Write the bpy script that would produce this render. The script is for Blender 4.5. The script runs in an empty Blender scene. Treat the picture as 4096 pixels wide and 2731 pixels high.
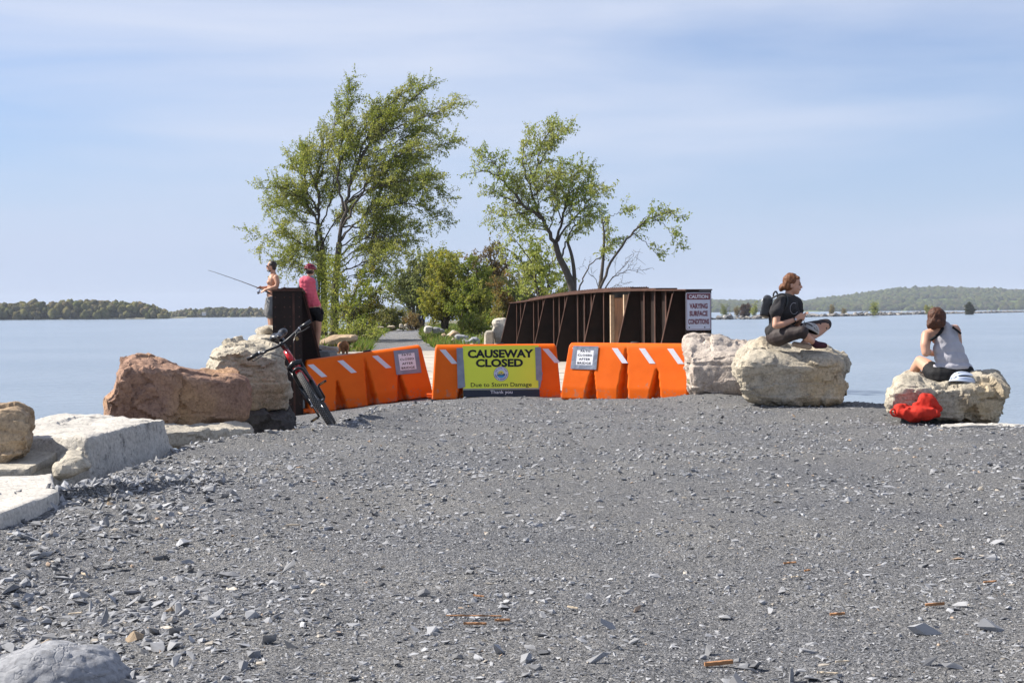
import bpy, bmesh, math, random
import numpy as np
from math import radians as RAD, sin, cos, pi, sqrt
from mathutils import Vector, Matrix

SC = bpy.context.scene
COL = SC.collection
rng = np.random.default_rng(7)
random.seed(7)

# ------------------------------------------------------------------ camera
FPX = 6000.0
CAM = Vector((0.0, 0.0, 1.2))
PITCH, ROLL = RAD(1.11), RAD(0.43)
_f = Vector((0, cos(PITCH), -sin(PITCH)))
_r0, _u0 = Vector((1, 0, 0)), Vector((0, sin(PITCH), cos(PITCH)))
_r = _r0 * cos(ROLL) - _u0 * sin(ROLL)
_u = _u0 * cos(ROLL) + _r0 * sin(ROLL)
cam_d = bpy.data.cameras.new('camera')
cam = bpy.data.objects.new('camera', cam_d)
COL.objects.link(cam)
mw = Matrix.Identity(4)
for i in range(3):
    mw[i][0], mw[i][1], mw[i][2], mw[i][3] = _r[i], _u[i], -_f[i], CAM[i]
cam.matrix_world = mw
cam_d.sensor_fit = 'HORIZONTAL'
cam_d.sensor_width = 36.0
cam_d.lens = 36.0 * FPX / 4096.0
cam_d.clip_start, cam_d.clip_end = 0.1, 20000
SC.camera = cam

# ------------------------------------------------------------------ daylight
SUN_AZ, SUN_EL = -79.0, 41.0        # degrees, azimuth measured from +Y towards +X
world = bpy.data.worlds.new('World')
SC.world = world
world.use_nodes = True
wn, wl = world.node_tree.nodes, world.node_tree.links
wn.clear()
w_out = wn.new('ShaderNodeOutputWorld')
w_bg = wn.new('ShaderNodeBackground')
w_bg.inputs['Strength'].default_value = 0.063
sky = wn.new('ShaderNodeTexSky')
sky.sky_type = 'NISHITA'
sky.sun_disc = False
sky.sun_elevation = RAD(SUN_EL)
sky.sun_rotation = RAD(SUN_AZ)
sky.altitude = 50
sky.air_density = 1.0
sky.dust_density = 0.15
sky.ozone_density = 5.0
# thin cirrus: streaky noise over the direction of view, laid out the same way all round the sky
tc = wn.new('ShaderNodeTexCoord')
mp = wn.new('ShaderNodeMapping')
mp.inputs['Rotation'].default_value = (0, RAD(-8), 0)
mp.inputs['Scale'].default_value = (1.7, 1.7, 13.0)
mp.inputs['Location'].default_value = (-0.825, -3.316, 0.671)
wl.new(tc.outputs['Generated'], mp.inputs['Vector'])
n1 = wn.new('ShaderNodeTexNoise')
n1.inputs['Scale'].default_value = 1.15
n1.inputs['Detail'].default_value = 6
n1.inputs['Roughness'].default_value = 0.5
n1.inputs['Distortion'].default_value = 0.35
wl.new(mp.outputs['Vector'], n1.inputs['Vector'])
r1 = wn.new('ShaderNodeMapRange')
r1.inputs['From Min'].default_value = 0.30
r1.inputs['From Max'].default_value = 0.78
r1.inputs['To Min'].default_value = 0.24
r1.inputs['To Max'].default_value = 0.84
r1.interpolation_type = 'SMOOTHSTEP'
wl.new(n1.outputs['Fac'], r1.inputs['Value'])
w_mix = wn.new('ShaderNodeMix')
w_mix.data_type = 'RGBA'
w_mix.inputs[7].default_value = (7.0, 7.5, 8.8, 1)
wl.new(r1.outputs['Result'], w_mix.inputs[0])
w_wb = wn.new('ShaderNodeMix'); w_wb.data_type = 'RGBA'; w_wb.blend_type = 'MULTIPLY'
w_wb.inputs[0].default_value = 1.0; w_wb.inputs[7].default_value = (0.90, 1.0, 1.20, 1)     # white balance of the clear sky
wl.new(sky.outputs['Color'], w_wb.inputs[6])
wl.new(w_wb.outputs[2], w_mix.inputs[6])
# pale lake haze low over the horizon, all round
w_sep = wn.new('ShaderNodeSeparateXYZ'); wl.new(tc.outputs['Generated'], w_sep.inputs[0])
w_hz = wn.new('ShaderNodeMapRange'); w_hz.interpolation_type = 'SMOOTHSTEP'
w_hz.inputs['From Min'].default_value = -0.02; w_hz.inputs['From Max'].default_value = 0.17
w_hz.inputs['To Min'].default_value = 0.92; w_hz.inputs['To Max'].default_value = 0.0
wl.new(w_sep.outputs['Z'], w_hz.inputs['Value'])
w_mix2 = wn.new('ShaderNodeMix'); w_mix2.data_type = 'RGBA'
w_mix2.inputs[7].default_value = (4.65, 5.6, 7.7, 1)
wl.new(w_hz.outputs['Result'], w_mix2.inputs[0])
wl.new(w_mix.outputs[2], w_mix2.inputs[6])
wl.new(w_mix2.outputs[2], w_bg.inputs['Color'])
wl.new(w_bg.outputs['Background'], w_out.inputs['Surface'])

sun_d = bpy.data.lights.new('sun', 'SUN')
sun_d.energy = 5.0
sun_d.angle = RAD(0.53)
sun_d.color = (1.0, 0.94, 0.85)
sun = bpy.data.objects.new('sun', sun_d)
COL.objects.link(sun)
sdir = Vector((sin(RAD(SUN_AZ)) * cos(RAD(SUN_EL)), cos(RAD(SUN_AZ)) * cos(RAD(SUN_EL)), sin(RAD(SUN_EL))))
sun.rotation_euler = sdir.to_track_quat('Z', 'Y').to_euler()
sun.location = (-20, 5, 30)
SC.view_settings.view_transform = 'Standard'
SC.view_settings.look = 'None'
SC.view_settings.exposure = 0.8
SC.view_settings.gamma = 1.0
SC.view_settings.use_curve_mapping = False

# ------------------------------------------------------------------ measuring helpers
ZOOMS = {'f': (0, 0, 1.0), 'v': (0, 0, 0.574219), 'z1': (800, 950, 1.96), 'z2': (1600, 1100, 1.8816),
         'z3': (2700, 1000, 1.6848), 'z4': (0, 1250, 1.8092), 't': (950, 250, 1.2379), 'g': (2980, 1050, 3.919),
         'w': (3500, 1180, 2.8), 'm': (820, 1020, 3.92), 'b': (950, 1260, 3.267), 'c': (1780, 1350, 4.9),
         'd': (1930, 1130, 2.4247), 's': (0, 1150, 2.138), 'h': (2800, 1100, 1.815), 'p': (1400, 1150, 3.36),
         'l': (0, 1560, 2.904), 'r': (2740, 1280, 3.459)}

def ray(z, x, y):
    ox, oy, s = ZOOMS[z]
    X, Y = ox + x / s, oy + y / s
    return _f + _r * ((X - 2048) / FPX) + _u * ((1365.5 - Y) / FPX)

def J(z, x, y, depth):
    d = ray(z, x, y)
    return CAM + d * (depth / d.y)

def G(z, x, y, level=0.0):
    d = ray(z, x, y)
    return CAM + d * ((level - CAM.z) / d.z)

# ------------------------------------------------------------------ noise
_prm = rng.permutation(256).astype(np.int64)
_prm = np.concatenate([_prm, _prm, _prm])
_grd = rng.normal(size=(256, 3))
_grd /= np.linalg.norm(_grd, axis=1)[:, None]

def perlin(P):
    P = np.asarray(P, dtype=np.float64)
    i = np.floor(P).astype(np.int64)
    f = P - i
    i &= 255
    u = f * f * f * (f * (f * 6 - 15) + 10)
    out = np.zeros(len(P))
    for dx in (0, 1):
        wx = u[:, 0] if dx else 1 - u[:, 0]
        for dy in (0, 1):
            wy = u[:, 1] if dy else 1 - u[:, 1]
            for dz in (0, 1):
                wz = u[:, 2] if dz else 1 - u[:, 2]
                h = _prm[_prm[_prm[(i[:, 0] + dx) & 255] + ((i[:, 1] + dy) & 255)] + ((i[:, 2] + dz) & 255)]
                g = _grd[h]
                d = g[:, 0] * (f[:, 0] - dx) + g[:, 1] * (f[:, 1] - dy) + g[:, 2] * (f[:, 2] - dz)
                out += wx * wy * wz * d
    return out * 1.6

def fbm(P, octv=4, gain=0.5):
    P = np.asarray(P, dtype=np.float64)
    a, s = 1.0, np.zeros(len(P))
    for k in range(octv):
        s += a * perlin(P * (2 ** k) + 17.3 * k)
        a *= gain
    return s

def facets(P):
    """distance-to-plane of random chips: every Voronoi cell gets a plane of its own"""
    i = np.floor(P).astype(np.int64)
    best = np.full(len(P), 1e9)
    val = np.zeros(len(P))
    for dx in (-1, 0, 1):
        for dy in (-1, 0, 1):
            for dz in (-1, 0, 1):
                c = i + np.array([dx, dy, dz])
                h = _prm[_prm[_prm[c[:, 0] & 255] + (c[:, 1] & 255)] + (c[:, 2] & 255)]
                pt = c + 0.5 + 0.45 * _grd[h]
                d = P - pt
                dist = (d * d).sum(1)
                n = _grd[(h * 7 + 3) & 255]
                v = 0.45 * (d * n).sum(1) + 0.75 * _grd[(h * 5 + 1) & 255][:, 0]
                m = dist < best
                best[m] = dist[m]
                val[m] = v[m]
    return val

_ROT = [np.linalg.qr(rng.normal(size=(3, 3)))[0] for _ in range(6)]
def planar(P, k=0):
    """value noise interpolated linearly over tetrahedra: flat facets that meet in creases"""
    Q = P @ _ROT[k % 6] + 31.7 * (k + 1)
    i = np.floor(Q).astype(np.int64); f = Q - i
    o = np.argsort(-f, axis=1)
    fs = np.take_along_axis(f, o, 1)
    def val(c):
        return _prm[_prm[_prm[c[:, 0] & 255] + (c[:, 1] & 255)] + (c[:, 2] & 255)] / 127.5 - 1.0
    w = [1 - fs[:, 0], fs[:, 0] - fs[:, 1], fs[:, 1] - fs[:, 2], fs[:, 2]]
    c = i.copy(); out = w[0] * val(c)
    ar = np.arange(len(P))
    for s in range(3):
        c[ar, o[:, s]] += 1
        out += w[s + 1] * val(c)
    return out

# ------------------------------------------------------------------ mesh helpers
def tag(o, label=None, cat=None, group=None, kind=None):
    if label: o['label'] = label
    if cat: o['category'] = cat
    if group: o['group'] = group
    if kind: o['kind'] = kind
    return o

def empty(name, loc, label=None, cat=None, group=None, rot=(0, 0, 0)):
    o = bpy.data.objects.new(name, None)
    o.empty_display_size = 0.2
    COL.objects.link(o)
    o.location = loc
    o.rotation_euler = rot
    return tag(o, label, cat, group)

def link(name, me, material=None, parent=None, smooth=False):
    o = bpy.data.objects.new(name, me)
    COL.objects.link(o)
    if material is not None and not me.materials:
        me.materials.append(material)
    if smooth:
        me.polygons.foreach_set('use_smooth', np.ones(len(me.polygons), dtype=bool))
    if parent is not None:
        o.parent = parent
    return o

def world_part(name, me, material, parent, smooth=False):
    """child whose mesh was built in world coordinates"""
    o = link(name, me, material, parent, smooth)
    o.matrix_parent_inverse = Matrix.LocRotScale(parent.location, parent.rotation_euler, None).inverted()
    return o

def me_np(name, V, F):
    V = np.asarray(V, dtype=np.float32)
    F = np.asarray(F, dtype=np.int32)
    me = bpy.data.meshes.new(name)
    k = F.shape[1]
    me.vertices.add(len(V)); me.vertices.foreach_set('co', V.ravel())
    me.loops.add(F.size); me.loops.foreach_set('vertex_index', F.ravel())
    me.polygons.add(len(F))
    me.polygons.foreach_set('loop_start', np.arange(0, F.size, k, dtype=np.int32))
    me.polygons.foreach_set('loop_total', np.full(len(F), k, dtype=np.int32))
    me.polygons.foreach_set('use_smooth', np.zeros(len(F), dtype=bool))
    me.update(calc_edges=True)
    return me

class MB:
    """collects simple shapes and turns them into one mesh"""
    def __init__(s):
        s.v, s.f = [], []
    def add(s, v, f):
        b = len(s.v)
        s.v.extend([tuple(p) for p in v])
        s.f.extend([tuple(i + b for i in q) for q in f])
        return s
    def box(s, c, size, M=None):
        hx, hy, hz = size[0] / 2, size[1] / 2, size[2] / 2
        P = [Vector((x * hx, y * hy, z * hz)) for z in (-1, 1) for y in (-1, 1) for x in (-1, 1)]
        if M is not None: P = [M @ p for p in P]
        P = [p + Vector(c) for p in P]
        return s.add(P, [(0, 2, 3, 1), (4, 5, 7, 6), (0, 1, 5, 4), (2, 6, 7, 3), (0, 4, 6, 2), (1, 3, 7, 5)])
    def hexa(s, P):
        return s.add(P, [(0, 3, 2, 1), (4, 5, 6, 7), (0, 1, 5, 4), (1, 2, 6, 5), (2, 3, 7, 6), (3, 0, 4, 7)])
    def tube(s, pts, rad, n=8, cap=True, sx=1.0):
        pts = [Vector(p) for p in pts]
        if not hasattr(rad, '__len__'): rad = [rad] * len(pts)
        rings = []
        ref = None
        for i, p in enumerate(pts):
            a = pts[max(i - 1, 0)]; b = pts[min(i + 1, len(pts) - 1)]
            t = (b - a)
            if t.length < 1e-9: t = Vector((0, 0, 1))
            t.normalize()
            if ref is None:
                ref = t.orthogonal().normalized()
            ref = (ref - t * ref.dot(t))
            if ref.length < 1e-6: ref = t.orthogonal()
            ref.normalize()
            bi = t.cross(ref)
            rings.append([p + (ref * cos(2 * pi * k / n) + bi * sin(2 * pi * k / n) * sx) * rad[i] for k in range(n)])
        V = [q for r in rings for q in r]
        F = []
        for i in range(len(pts) - 1):
            for k in range(n):
                F.append((i * n + k, i * n + (k + 1) % n, (i + 1) * n + (k + 1) % n, (i + 1) * n + k))
        if cap:
            F.append(tuple(range(n - 1, -1, -1)))
            F.append(tuple((len(pts) - 1) * n + k for k in range(n)))
        return s.add(V, F)
    def ell(s, c, rad, M=None, nu=14, nv=9):
        V = [Vector((0, 0, rad[2]))]
        for j in range(1, nv):
            th = pi * j / nv
            for k in range(nu):
                ph = 2 * pi * k / nu
                V.append(Vector((rad[0] * sin(th) * cos(ph), rad[1] * sin(th) * sin(ph), rad[2] * cos(th))))
        V.append(Vector((0, 0, -rad[2])))
        F = [(0, 1 + k, 1 + (k + 1) % nu) for k in range(nu)]
        for j in range(nv - 2):
            for k in range(nu):
                a = 1 + j * nu
                F.append((a + k, a + nu + k, a + nu + (k + 1) % nu, a + (k + 1) % nu))
        a = 1 + (nv - 2) * nu
        F += [(a + nu, ) if False else (len(V) - 1, a + (k + 1) % nu, a + k) for k in range(nu)]
        if M is not None: V = [M @ p for p in V]
        return s.add([p + Vector(c) for p in V], F)
    def cap(s, p0, p1, r0, r1, n=12):
        """capsule with two radii"""
        p0, p1 = Vector(p0), Vector(p1)
        t = (p1 - p0)
        if t.length < 1e-6: t = Vector((0, 0, 1e-3)); p1 = p0 + t
        t = t.normalized()
        pts, rad = [], []
        for a in (-88, -60, -30, 0):
            pts.append(p0 + t * (r0 * sin(RAD(a)))); rad.append(r0 * cos(RAD(a)))
        for a in (0, 30, 60, 88):
            pts.append(p1 + t * (r1 * sin(RAD(a)))); rad.append(r1 * cos(RAD(a)))
        return s.tube(pts, rad, n)
    def chain(s, pts, rad):
        for i in range(len(pts) - 1):
            s.cap(pts[i], pts[i + 1], rad[i], rad[i + 1])
        return s
    def mesh(s, name='m'):
        me = bpy.data.meshes.new(name)
        me.from_pydata(s.v, [], s.f)
        me.update()
        return me
    def build(s, name, material, parent=None, smooth=False):
        return link(name, s.mesh(name), material, parent, smooth)
    def wbuild(s, name, material, parent, smooth=False):
        return world_part(name, s.mesh(name), material, parent, smooth)

def remesh(me, voxel, smooth_iter=0, smooth_fac=0.5):
    o = bpy.data.objects.new('tmp', me)
    COL.objects.link(o)
    m = o.modifiers.new('r', 'REMESH'); m.mode = 'VOXEL'; m.voxel_size = voxel; m.adaptivity = 0.0
    if smooth_iter:
        k = o.modifiers.new('s', 'SMOOTH'); k.iterations = smooth_iter; k.factor = smooth_fac
    dg = bpy.context.evaluated_depsgraph_get()
    out = bpy.data.meshes.new_from_object(o.evaluated_get(dg))
    bpy.data.objects.remove(o)
    bpy.data.meshes.remove(me)
    out.materials.clear()
    return out

def get_vn(me):
    n = len(me.vertices)
    V = np.empty(n * 3, dtype=np.float32); me.vertices.foreach_get('co', V)
    N = np.empty(n * 3, dtype=np.float32); me.vertex_normals.foreach_get('vector', N)
    return V.reshape(-1, 3).astype(np.float64), N.reshape(-1, 3).astype(np.float64)

def set_v(me, V):
    me.vertices.foreach_set('co', np.asarray(V, dtype=np.float32).ravel()); me.update()

def body(mb, name, material, parent, voxel=0.011, it=3, fold=0.0, ffreq=9.0):
    me = remesh(mb.mesh(name), voxel, it, 0.5)
    if fold:
        V, N = get_vn(me)
        q = V * np.array([ffreq, ffreq, ffreq * 0.75])
        q = q + 0.5 * np.stack([perlin(q * 0.6 + 3), perlin(q * 0.6 + 8), perlin(q * 0.6 + 13)], 1)
        d = fold * (0.9 - 2.2 * np.abs(perlin(q)) - 0.8 * np.abs(perlin(q * 2.1 + 5))) * 0.6
        set_v(me, V + N * d[:, None])
    me.name = name
    return world_part(name, me, material, parent, True)

# ------------------------------------------------------------------ material helpers
def new_mat(name):
    m = bpy.data.materials.new(name)
    m.use_nodes = True
    nt = m.node_tree
    b = nt.nodes['Principled BSDF']
    return m, nt, b

def N(nt, typ, **kw):
    n = nt.nodes.new(typ)
    for k, v in kw.items():
        if k.startswith('i_'):
            key = k[2:].replace('_', ' ')
            n.inputs[key].default_value = v
        else:
            setattr(n, k, v)
    return n

def ramp(nt, src, stops):
    r = nt.nodes.new('ShaderNodeValToRGB')
    els = r.color_ramp.elements
    while len(els) > 1: els.remove(els[-1])
    els[0].position = stops[0][0]; els[0].color = (*stops[0][1], 1)
    for p, c in stops[1:]:
        e = els.new(p); e.color = (*c, 1)
    nt.links.new(src, r.inputs['Fac'])
    return r

def pmat(name, c1, c2=None, scale=6.0, rough=0.7, bump=0.0, bscale=40.0, detail=4, spec=0.4, metal=0.0, lo=0.3, hi=0.7,
         trans=0.0, coat=0.0):
    m, nt, b = new_mat(name)
    if c2 is None: c2 = tuple(x * 0.82 for x in c1)
    t = N(nt, 'ShaderNodeTexCoord')
    n = N(nt, 'ShaderNodeTexNoise', i_Scale=scale, i_Detail=detail)
    nt.links.new(t.outputs['Object'], n.inputs['Vector'])
    r = ramp(nt, n.outputs['Fac'], [(lo, c1), (hi, c2)])
    nt.links.new(r.outputs['Color'], b.inputs['Base Color'])
    b.inputs['Roughness'].default_value = rough
    b.inputs['Specular IOR Level'].default_value = spec
    b.inputs['Metallic'].default_value = metal
    if coat: b.inputs['Coat Weight'].default_value = coat
    if bump:
        n2 = N(nt, 'ShaderNodeTexNoise', i_Scale=bscale, i_Detail=5)
        nt.links.new(t.outputs['Object'], n2.inputs['Vector'])
        bp = N(nt, 'ShaderNodeBump', i_Strength=1.0, i_Distance=bump)
        nt.links.new(n2.outputs['Fac'], bp.inputs['Height'])
        nt.links.new(bp.outputs['Normal'], b.inputs['Normal'])
    return m

def rock_mat(name, base, dark, stain, patch=0.5, bump=0.02, warm=None, stain_amt=0.5, stain_lo=0.54):
    """two-tone stone with stains, veins and a rough grain"""
    m, nt, b = new_mat(name)
    t = N(nt, 'ShaderNodeTexCoord')
    n = N(nt, 'ShaderNodeTexNoise', i_Scale=2.3, i_Detail=7, i_Roughness=0.62)
    nt.links.new(t.outputs['Object'], n.inputs['Vector'])
    r = ramp(nt, n.outputs['Fac'], [(0.32, dark), (0.5, base), (0.68, tuple(min(1, x * 1.12) for x in base))])
    col = r.outputs['Color']
    if warm:
        n3 = N(nt, 'ShaderNodeTexNoise', i_Scale=1.1, i_Detail=4)
        nt.links.new(t.outputs['Object'], n3.inputs['Vector'])
        f = ramp(nt, n3.outputs['Fac'], [(0.5, (0, 0, 0)), (0.68, (1, 1, 1))])
        mx = N(nt, 'ShaderNodeMix', data_type='RGBA')
        nt.links.new(f.outputs['Color'], mx.inputs[0])
        nt.links.new(col, mx.inputs[6]); mx.inputs[7].default_value = (*warm, 1)
        col = mx.outputs[2]
    n4 = N(nt, 'ShaderNodeTexNoise', i_Scale=5.5, i_Detail=8, i_Roughness=0.7)
    nt.links.new(t.outputs['Object'], n4.inputs['Vector'])
    f4 = ramp(nt, n4.outputs['Fac'], [(stain_lo, (0, 0, 0)), (stain_lo + 0.14, (stain_amt,) * 3)])
    mx = N(nt, 'ShaderNodeMix', data_type='RGBA')
    nt.links.new(f4.outputs['Color'], mx.inputs[0])
    nt.links.new(col, mx.inputs[6]); mx.inputs[7].default_value = (*stain, 1)
    n6 = N(nt, 'ShaderNodeTexNoise', i_Scale=34.0, i_Detail=6, i_Roughness=0.75)
    nt.links.new(t.outputs['Object'], n6.inputs['Vector'])
    r6 = ramp(nt, n6.outputs['Fac'], [(0.34, (0.62, 0.61, 0.60)), (0.52, (1, 1, 1)), (0.70, (1.22, 1.21, 1.19))])
    m6 = N(nt, 'ShaderNodeMix', data_type='RGBA', blend_type='MULTIPLY'); m6.inputs[0].default_value = 1.0
    nt.links.new(mx.outputs[2], m6.inputs[6]); nt.links.new(r6.outputs['Color'], m6.inputs[7])
    nt.links.new(m6.outputs[2], b.inputs['Base Color'])
    b.inputs['Roughness'].default_value = 0.88
    b.inputs['Specular IOR Level'].default_value = 0.25
    n5 = N(nt, 'ShaderNodeTexNoise', i_Scale=19.0, i_Detail=9, i_Roughness=0.7)
    nt.links.new(t.outputs['Object'], n5.inputs['Vector'])
    bp = N(nt, 'ShaderNodeBump', i_Strength=1.0, i_Distance=bump)
    nt.links.new(n5.outputs['Fac'], bp.inputs['Height'])
    vo = N(nt, 'ShaderNodeTexVoronoi', i_Scale=4.6, feature='DISTANCE_TO_EDGE')
    mpn = N(nt, 'ShaderNodeMapping'); mpn.inputs['Scale'].default_value = (1, 1, 1.7); mpn.inputs['Rotation'].default_value = (0.15, 0.1, 0.4)
    nw = N(nt, 'ShaderNodeTexNoise', i_Scale=6.0, i_Detail=4); nt.links.new(t.outputs['Object'], nw.inputs['Vector'])
    va = N(nt, 'ShaderNodeVectorMath', operation='MULTIPLY_ADD'); va.inputs[1].default_value = (0.30, 0.30, 0.30)
    nt.links.new(nw.outputs['Color'], va.inputs[0]); nt.links.new(t.outputs['Object'], va.inputs[2])
    nt.links.new(va.outputs['Vector'], mpn.inputs['Vector']); nt.links.new(mpn.outputs['Vector'], vo.inputs['Vector'])
    cr = ramp(nt, vo.outputs['Distance'], [(0.0, (0, 0, 0)), (0.035, (1, 1, 1))])
    b2 = N(nt, 'ShaderNodeBump', i_Strength=0.45, i_Distance=bump)
    nt.links.new(cr.outputs['Color'], b2.inputs['Height']); nt.links.new(bp.outputs['Normal'], b2.inputs['Normal'])
    nt.links.new(b2.outputs['Normal'], b.inputs['Normal'])
    return m
# ------------------------------------------------------------------ gravel ground
def interp(x, xs, ys):
    return np.interp(x, xs, ys)

def smooth(a, b, x):
    t = np.clip((x - a) / (b - a), 0, 1)
    return t * t * (3 - 2 * t)

XL_Y = [-20, 2, 6, 9.2, 10.2, 12, 13.6, 14.4, 14.8, 15.5, 16.2, 17.25, 20.2, 21.5, 24]
XL_X = [-5, -4.6, -3.9, -3.3, -2.95, -3.0, -2.95, -2.45, -2.17, -1.87, -1.77, -1.68, -1.2, -0.95, -0.8]
XR_Y = [-20, 2, 10, 14, 15, 15.7, 16.5, 17.5, 18.3, 20, 24]
XR_X = [8, 7, 6.2, 5.6, 5.25, 5.05, 4.85, 4.45, 4.0, 3.9, 4.0]
LIP0, LIP1 = np.array([-3.3, 8.95]), np.array([-2.2, 10.85])

def ground_h(X, Y):
    X = np.asarray(X, float); Y = np.asarray(Y, float)
    P = np.stack([X, Y, np.zeros_like(X)], 1)
    h = 0.030 * fbm(P * 0.55 + 3.1, 3) + 0.010 * fbm(P * 2.2, 3)
    # shallow wheel ruts along the way
    xr = X + 0.02 * Y
    for c in (-0.55, 0.95):
        h -= 0.022 * np.exp(-((xr - c) / 0.28) ** 2)
    # low crest in front of the barriers
    h += 0.075 * np.exp(-((Y - 19.4 + 0.12 * X) / 0.55) ** 2) * smooth(-1.6, -0.6, X) * (1 - smooth(2.6, 3.4, X))
    h += 0.085 * smooth(1.7, 2.5, X) * smooth(15.6, 17.0, Y)
    xl = interp(Y, XL_Y, XL_X) + 0.06 * perlin(P * 1.7 + 9)
    d = xl - X
    h += 0.07 * np.exp(-((d + 0.15) / 0.3) ** 2) * smooth(12.8, 14.6, Y) * (1 - smooth(18, 20, Y))
    near = interp(np.clip(d, 0, 8), [0, 0.25, 1.0, 2.2, 3.4, 8], [0, -0.14, -0.30, -0.42, -1.2, -4])
    far = interp(np.clip(d, 0, 8), [0, 2.2, 3.0, 5.0, 8], [0, -0.27, -0.8, -2.4, -4])
    k = smooth(19.0, 20.5, Y)
    low = interp(np.clip(d, 0, 8), [0, 1.2, 2.4, 4.0, 8], [0, -0.12, -0.5, -2.2, -4])
    k2 = 1 - smooth(9.0, 12.0, Y)
    h += (near * (1 - k) + far * k) * (1 - k2) + low * k2
    xr_ = interp(Y, XR_Y, XR_X) + 0.05 * perlin(P * 1.9 + 40)
    d = X - xr_
    h += interp(np.clip(d, 0, 8), [0, 0.3, 1.0, 2.5, 8], [0, -0.12, -0.6, -2.2, -4])
    # the end of the fill at the bridge
    h += interp(np.clip(Y - 22.6, 0, 8), [0, 0.5, 2.2, 8], [0, -0.25, -2.4, -4])
    # crusted lip over the rubble at the left
    a = LIP1 - LIP0
    L = np.hypot(*a); a = a / L
    nrm = np.array([-a[1], a[0]])
    s = (X - LIP0[0]) * a[0] + (Y - LIP0[1]) * a[1]
    q = (X - LIP0[0]) * nrm[0] + (Y - LIP0[1]) * nrm[1] + 0.10 * perlin(P * 2.6 + 5)
    fade = 1 - smooth(L * 0.55, L * 1.05, s)
    h += 0.075 * fade * np.where(q > 0, np.exp(-q / 0.45), np.exp(-(q / 0.045) ** 2))
    # rubble bank sinks a little in the near left corner
    h -= 0.16 * smooth(-0.8, -2.2, X) * (1 - smooth(6.5, 8.5, Y)) * 1.0
    return h

ny, nx = 450, 450
ys = np.concatenate([np.linspace(-18, 3.4, 12)[:-1], np.exp(np.linspace(math.log(3.4), math.log(26), ny - 11))])
ts = np.linspace(-1, 1, nx)
half = 2.0 + 0.47 * np.maximum(ys, 3.4) + np.where(ys < 3.4, (3.4 - ys) * 0.15, 0)
GX = (ts[None, :] * half[:, None])
GY = np.repeat(ys[:, None], nx, 1)
gx, gy = GX.ravel(), GY.ravel()
gz = ground_h(gx, gy)
Pg = np.stack([gx, gy, np.zeros_like(gx)], 1)
# coarse grain as real relief, finer where the camera is near
patch = fbm(Pg * np.array([0.5, 0.9, 1]) + 60, 3)
gz = gz + 0.0055 * perlin(Pg * 14) + 0.004 * np.abs(perlin(Pg * 33)) + 0.003 * perlin(Pg * 70) * (gy < 12)
idx = np.arange(ny * nx).reshape(ny, nx)
F = np.stack([idx[:-1, :-1], idx[:-1, 1:], idx[1:, 1:], idx[1:, :-1]], -1).reshape(-1, 4)
me = me_np('ground', np.stack([gx, gy, gz], 1), F)

m, nt, b = new_mat('gravel_fines')
t = N(nt, 'ShaderNodeTexCoord')
def nz(scale, detail=4, rough=0.55):
    n = N(nt, 'ShaderNodeTexNoise', i_Scale=scale, i_Detail=detail, i_Roughness=rough)
    nt.links.new(t.outputs['Object'], n.inputs['Vector']); return n
v1 = N(nt, 'ShaderNodeTexVoronoi', i_Scale=95.0); nt.links.new(t.outputs['Object'], v1.inputs['Vector'])
sep = N(nt, 'ShaderNodeSeparateColor'); nt.links.new(v1.outputs['Color'], sep.inputs['Color'])
r0 = ramp(nt, sep.outputs['Red'], [(0.0, (0.135, 0.137, 0.141)), (0.55, (0.225, 0.226, 0.231)), (0.9, (0.31, 0.309, 0.309)), (1.0, (0.44, 0.42, 0.39))])
r1_ = ramp(nt, nz(0.7, 5).outputs['Fac'], [(0.35, (0.86, 0.87, 0.90)), (0.65, (1.08, 1.06, 1.02))])
mx = N(nt, 'ShaderNodeMix', data_type='RGBA', blend_type='MULTIPLY'); mx.inputs[0].default_value = 1
nt.links.new(r0.outputs['Color'], mx.inputs[6]); nt.links.new(r1_.outputs['Color'], mx.inputs[7])
nt.links.new(mx.outputs[2], b.inputs['Base Color'])
b.inputs['Roughness'].default_value = 0.9
b.inputs['Specular IOR Level'].default_value = 0.2
b1 = N(nt, 'ShaderNodeBump', i_Strength=1.0, i_Distance=0.018)
nt.links.new(v1.outputs['Distance'], b1.inputs['Height']); b1.invert = True
b2 = N(nt, 'ShaderNodeBump', i_Strength=1.0, i_Distance=0.012)
nt.links.new(nz(160, 3, 0.6).outputs['Fac'], b2.inputs['Height']); nt.links.new(b1.outputs['Normal'], b2.inputs['Normal'])
nt.links.new(b2.outputs['Normal'], b.inputs['Normal'])
M_GROUND = m
g = link('ground', me, M_GROUND, None, True)
tag(g, kind='structure')

# ------------------------------------------------------------------ stones of the gravel
def stone_hull(seed, n, flat):
    r = random.Random(seed)
    bm = bmesh.new()
    for _ in range(n):
        v = Vector((r.gauss(0, 1), r.gauss(0, 1), r.gauss(0, 1))).normalized()
        k = r.uniform(0.75, 1.1)
        bm.verts.new((v.x * k * 1.15, v.y * k * 0.68, v.z * k * flat))
    bmesh.ops.convex_hull(bm, input=bm.verts[:])
    bmesh.ops.delete(bm, geom=[v for v in bm.verts if not v.link_faces], context='VERTS')
    bmesh.ops.triangulate(bm, faces=bm.faces[:])
    bm.verts.index_update()
    V = np.array([v.co[:] for v in bm.verts]); F = np.array([[v.index for v in f.verts] for f in bm.faces])
    bm.free()
    return V, F

HULLS = [stone_hull(i, 7 + i % 4, 0.20 + 0.09 * (i % 4)) for i in range(14)]
GRITS = [stone_hull(50 + i, 6, 0.55) for i in range(6)]

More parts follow.
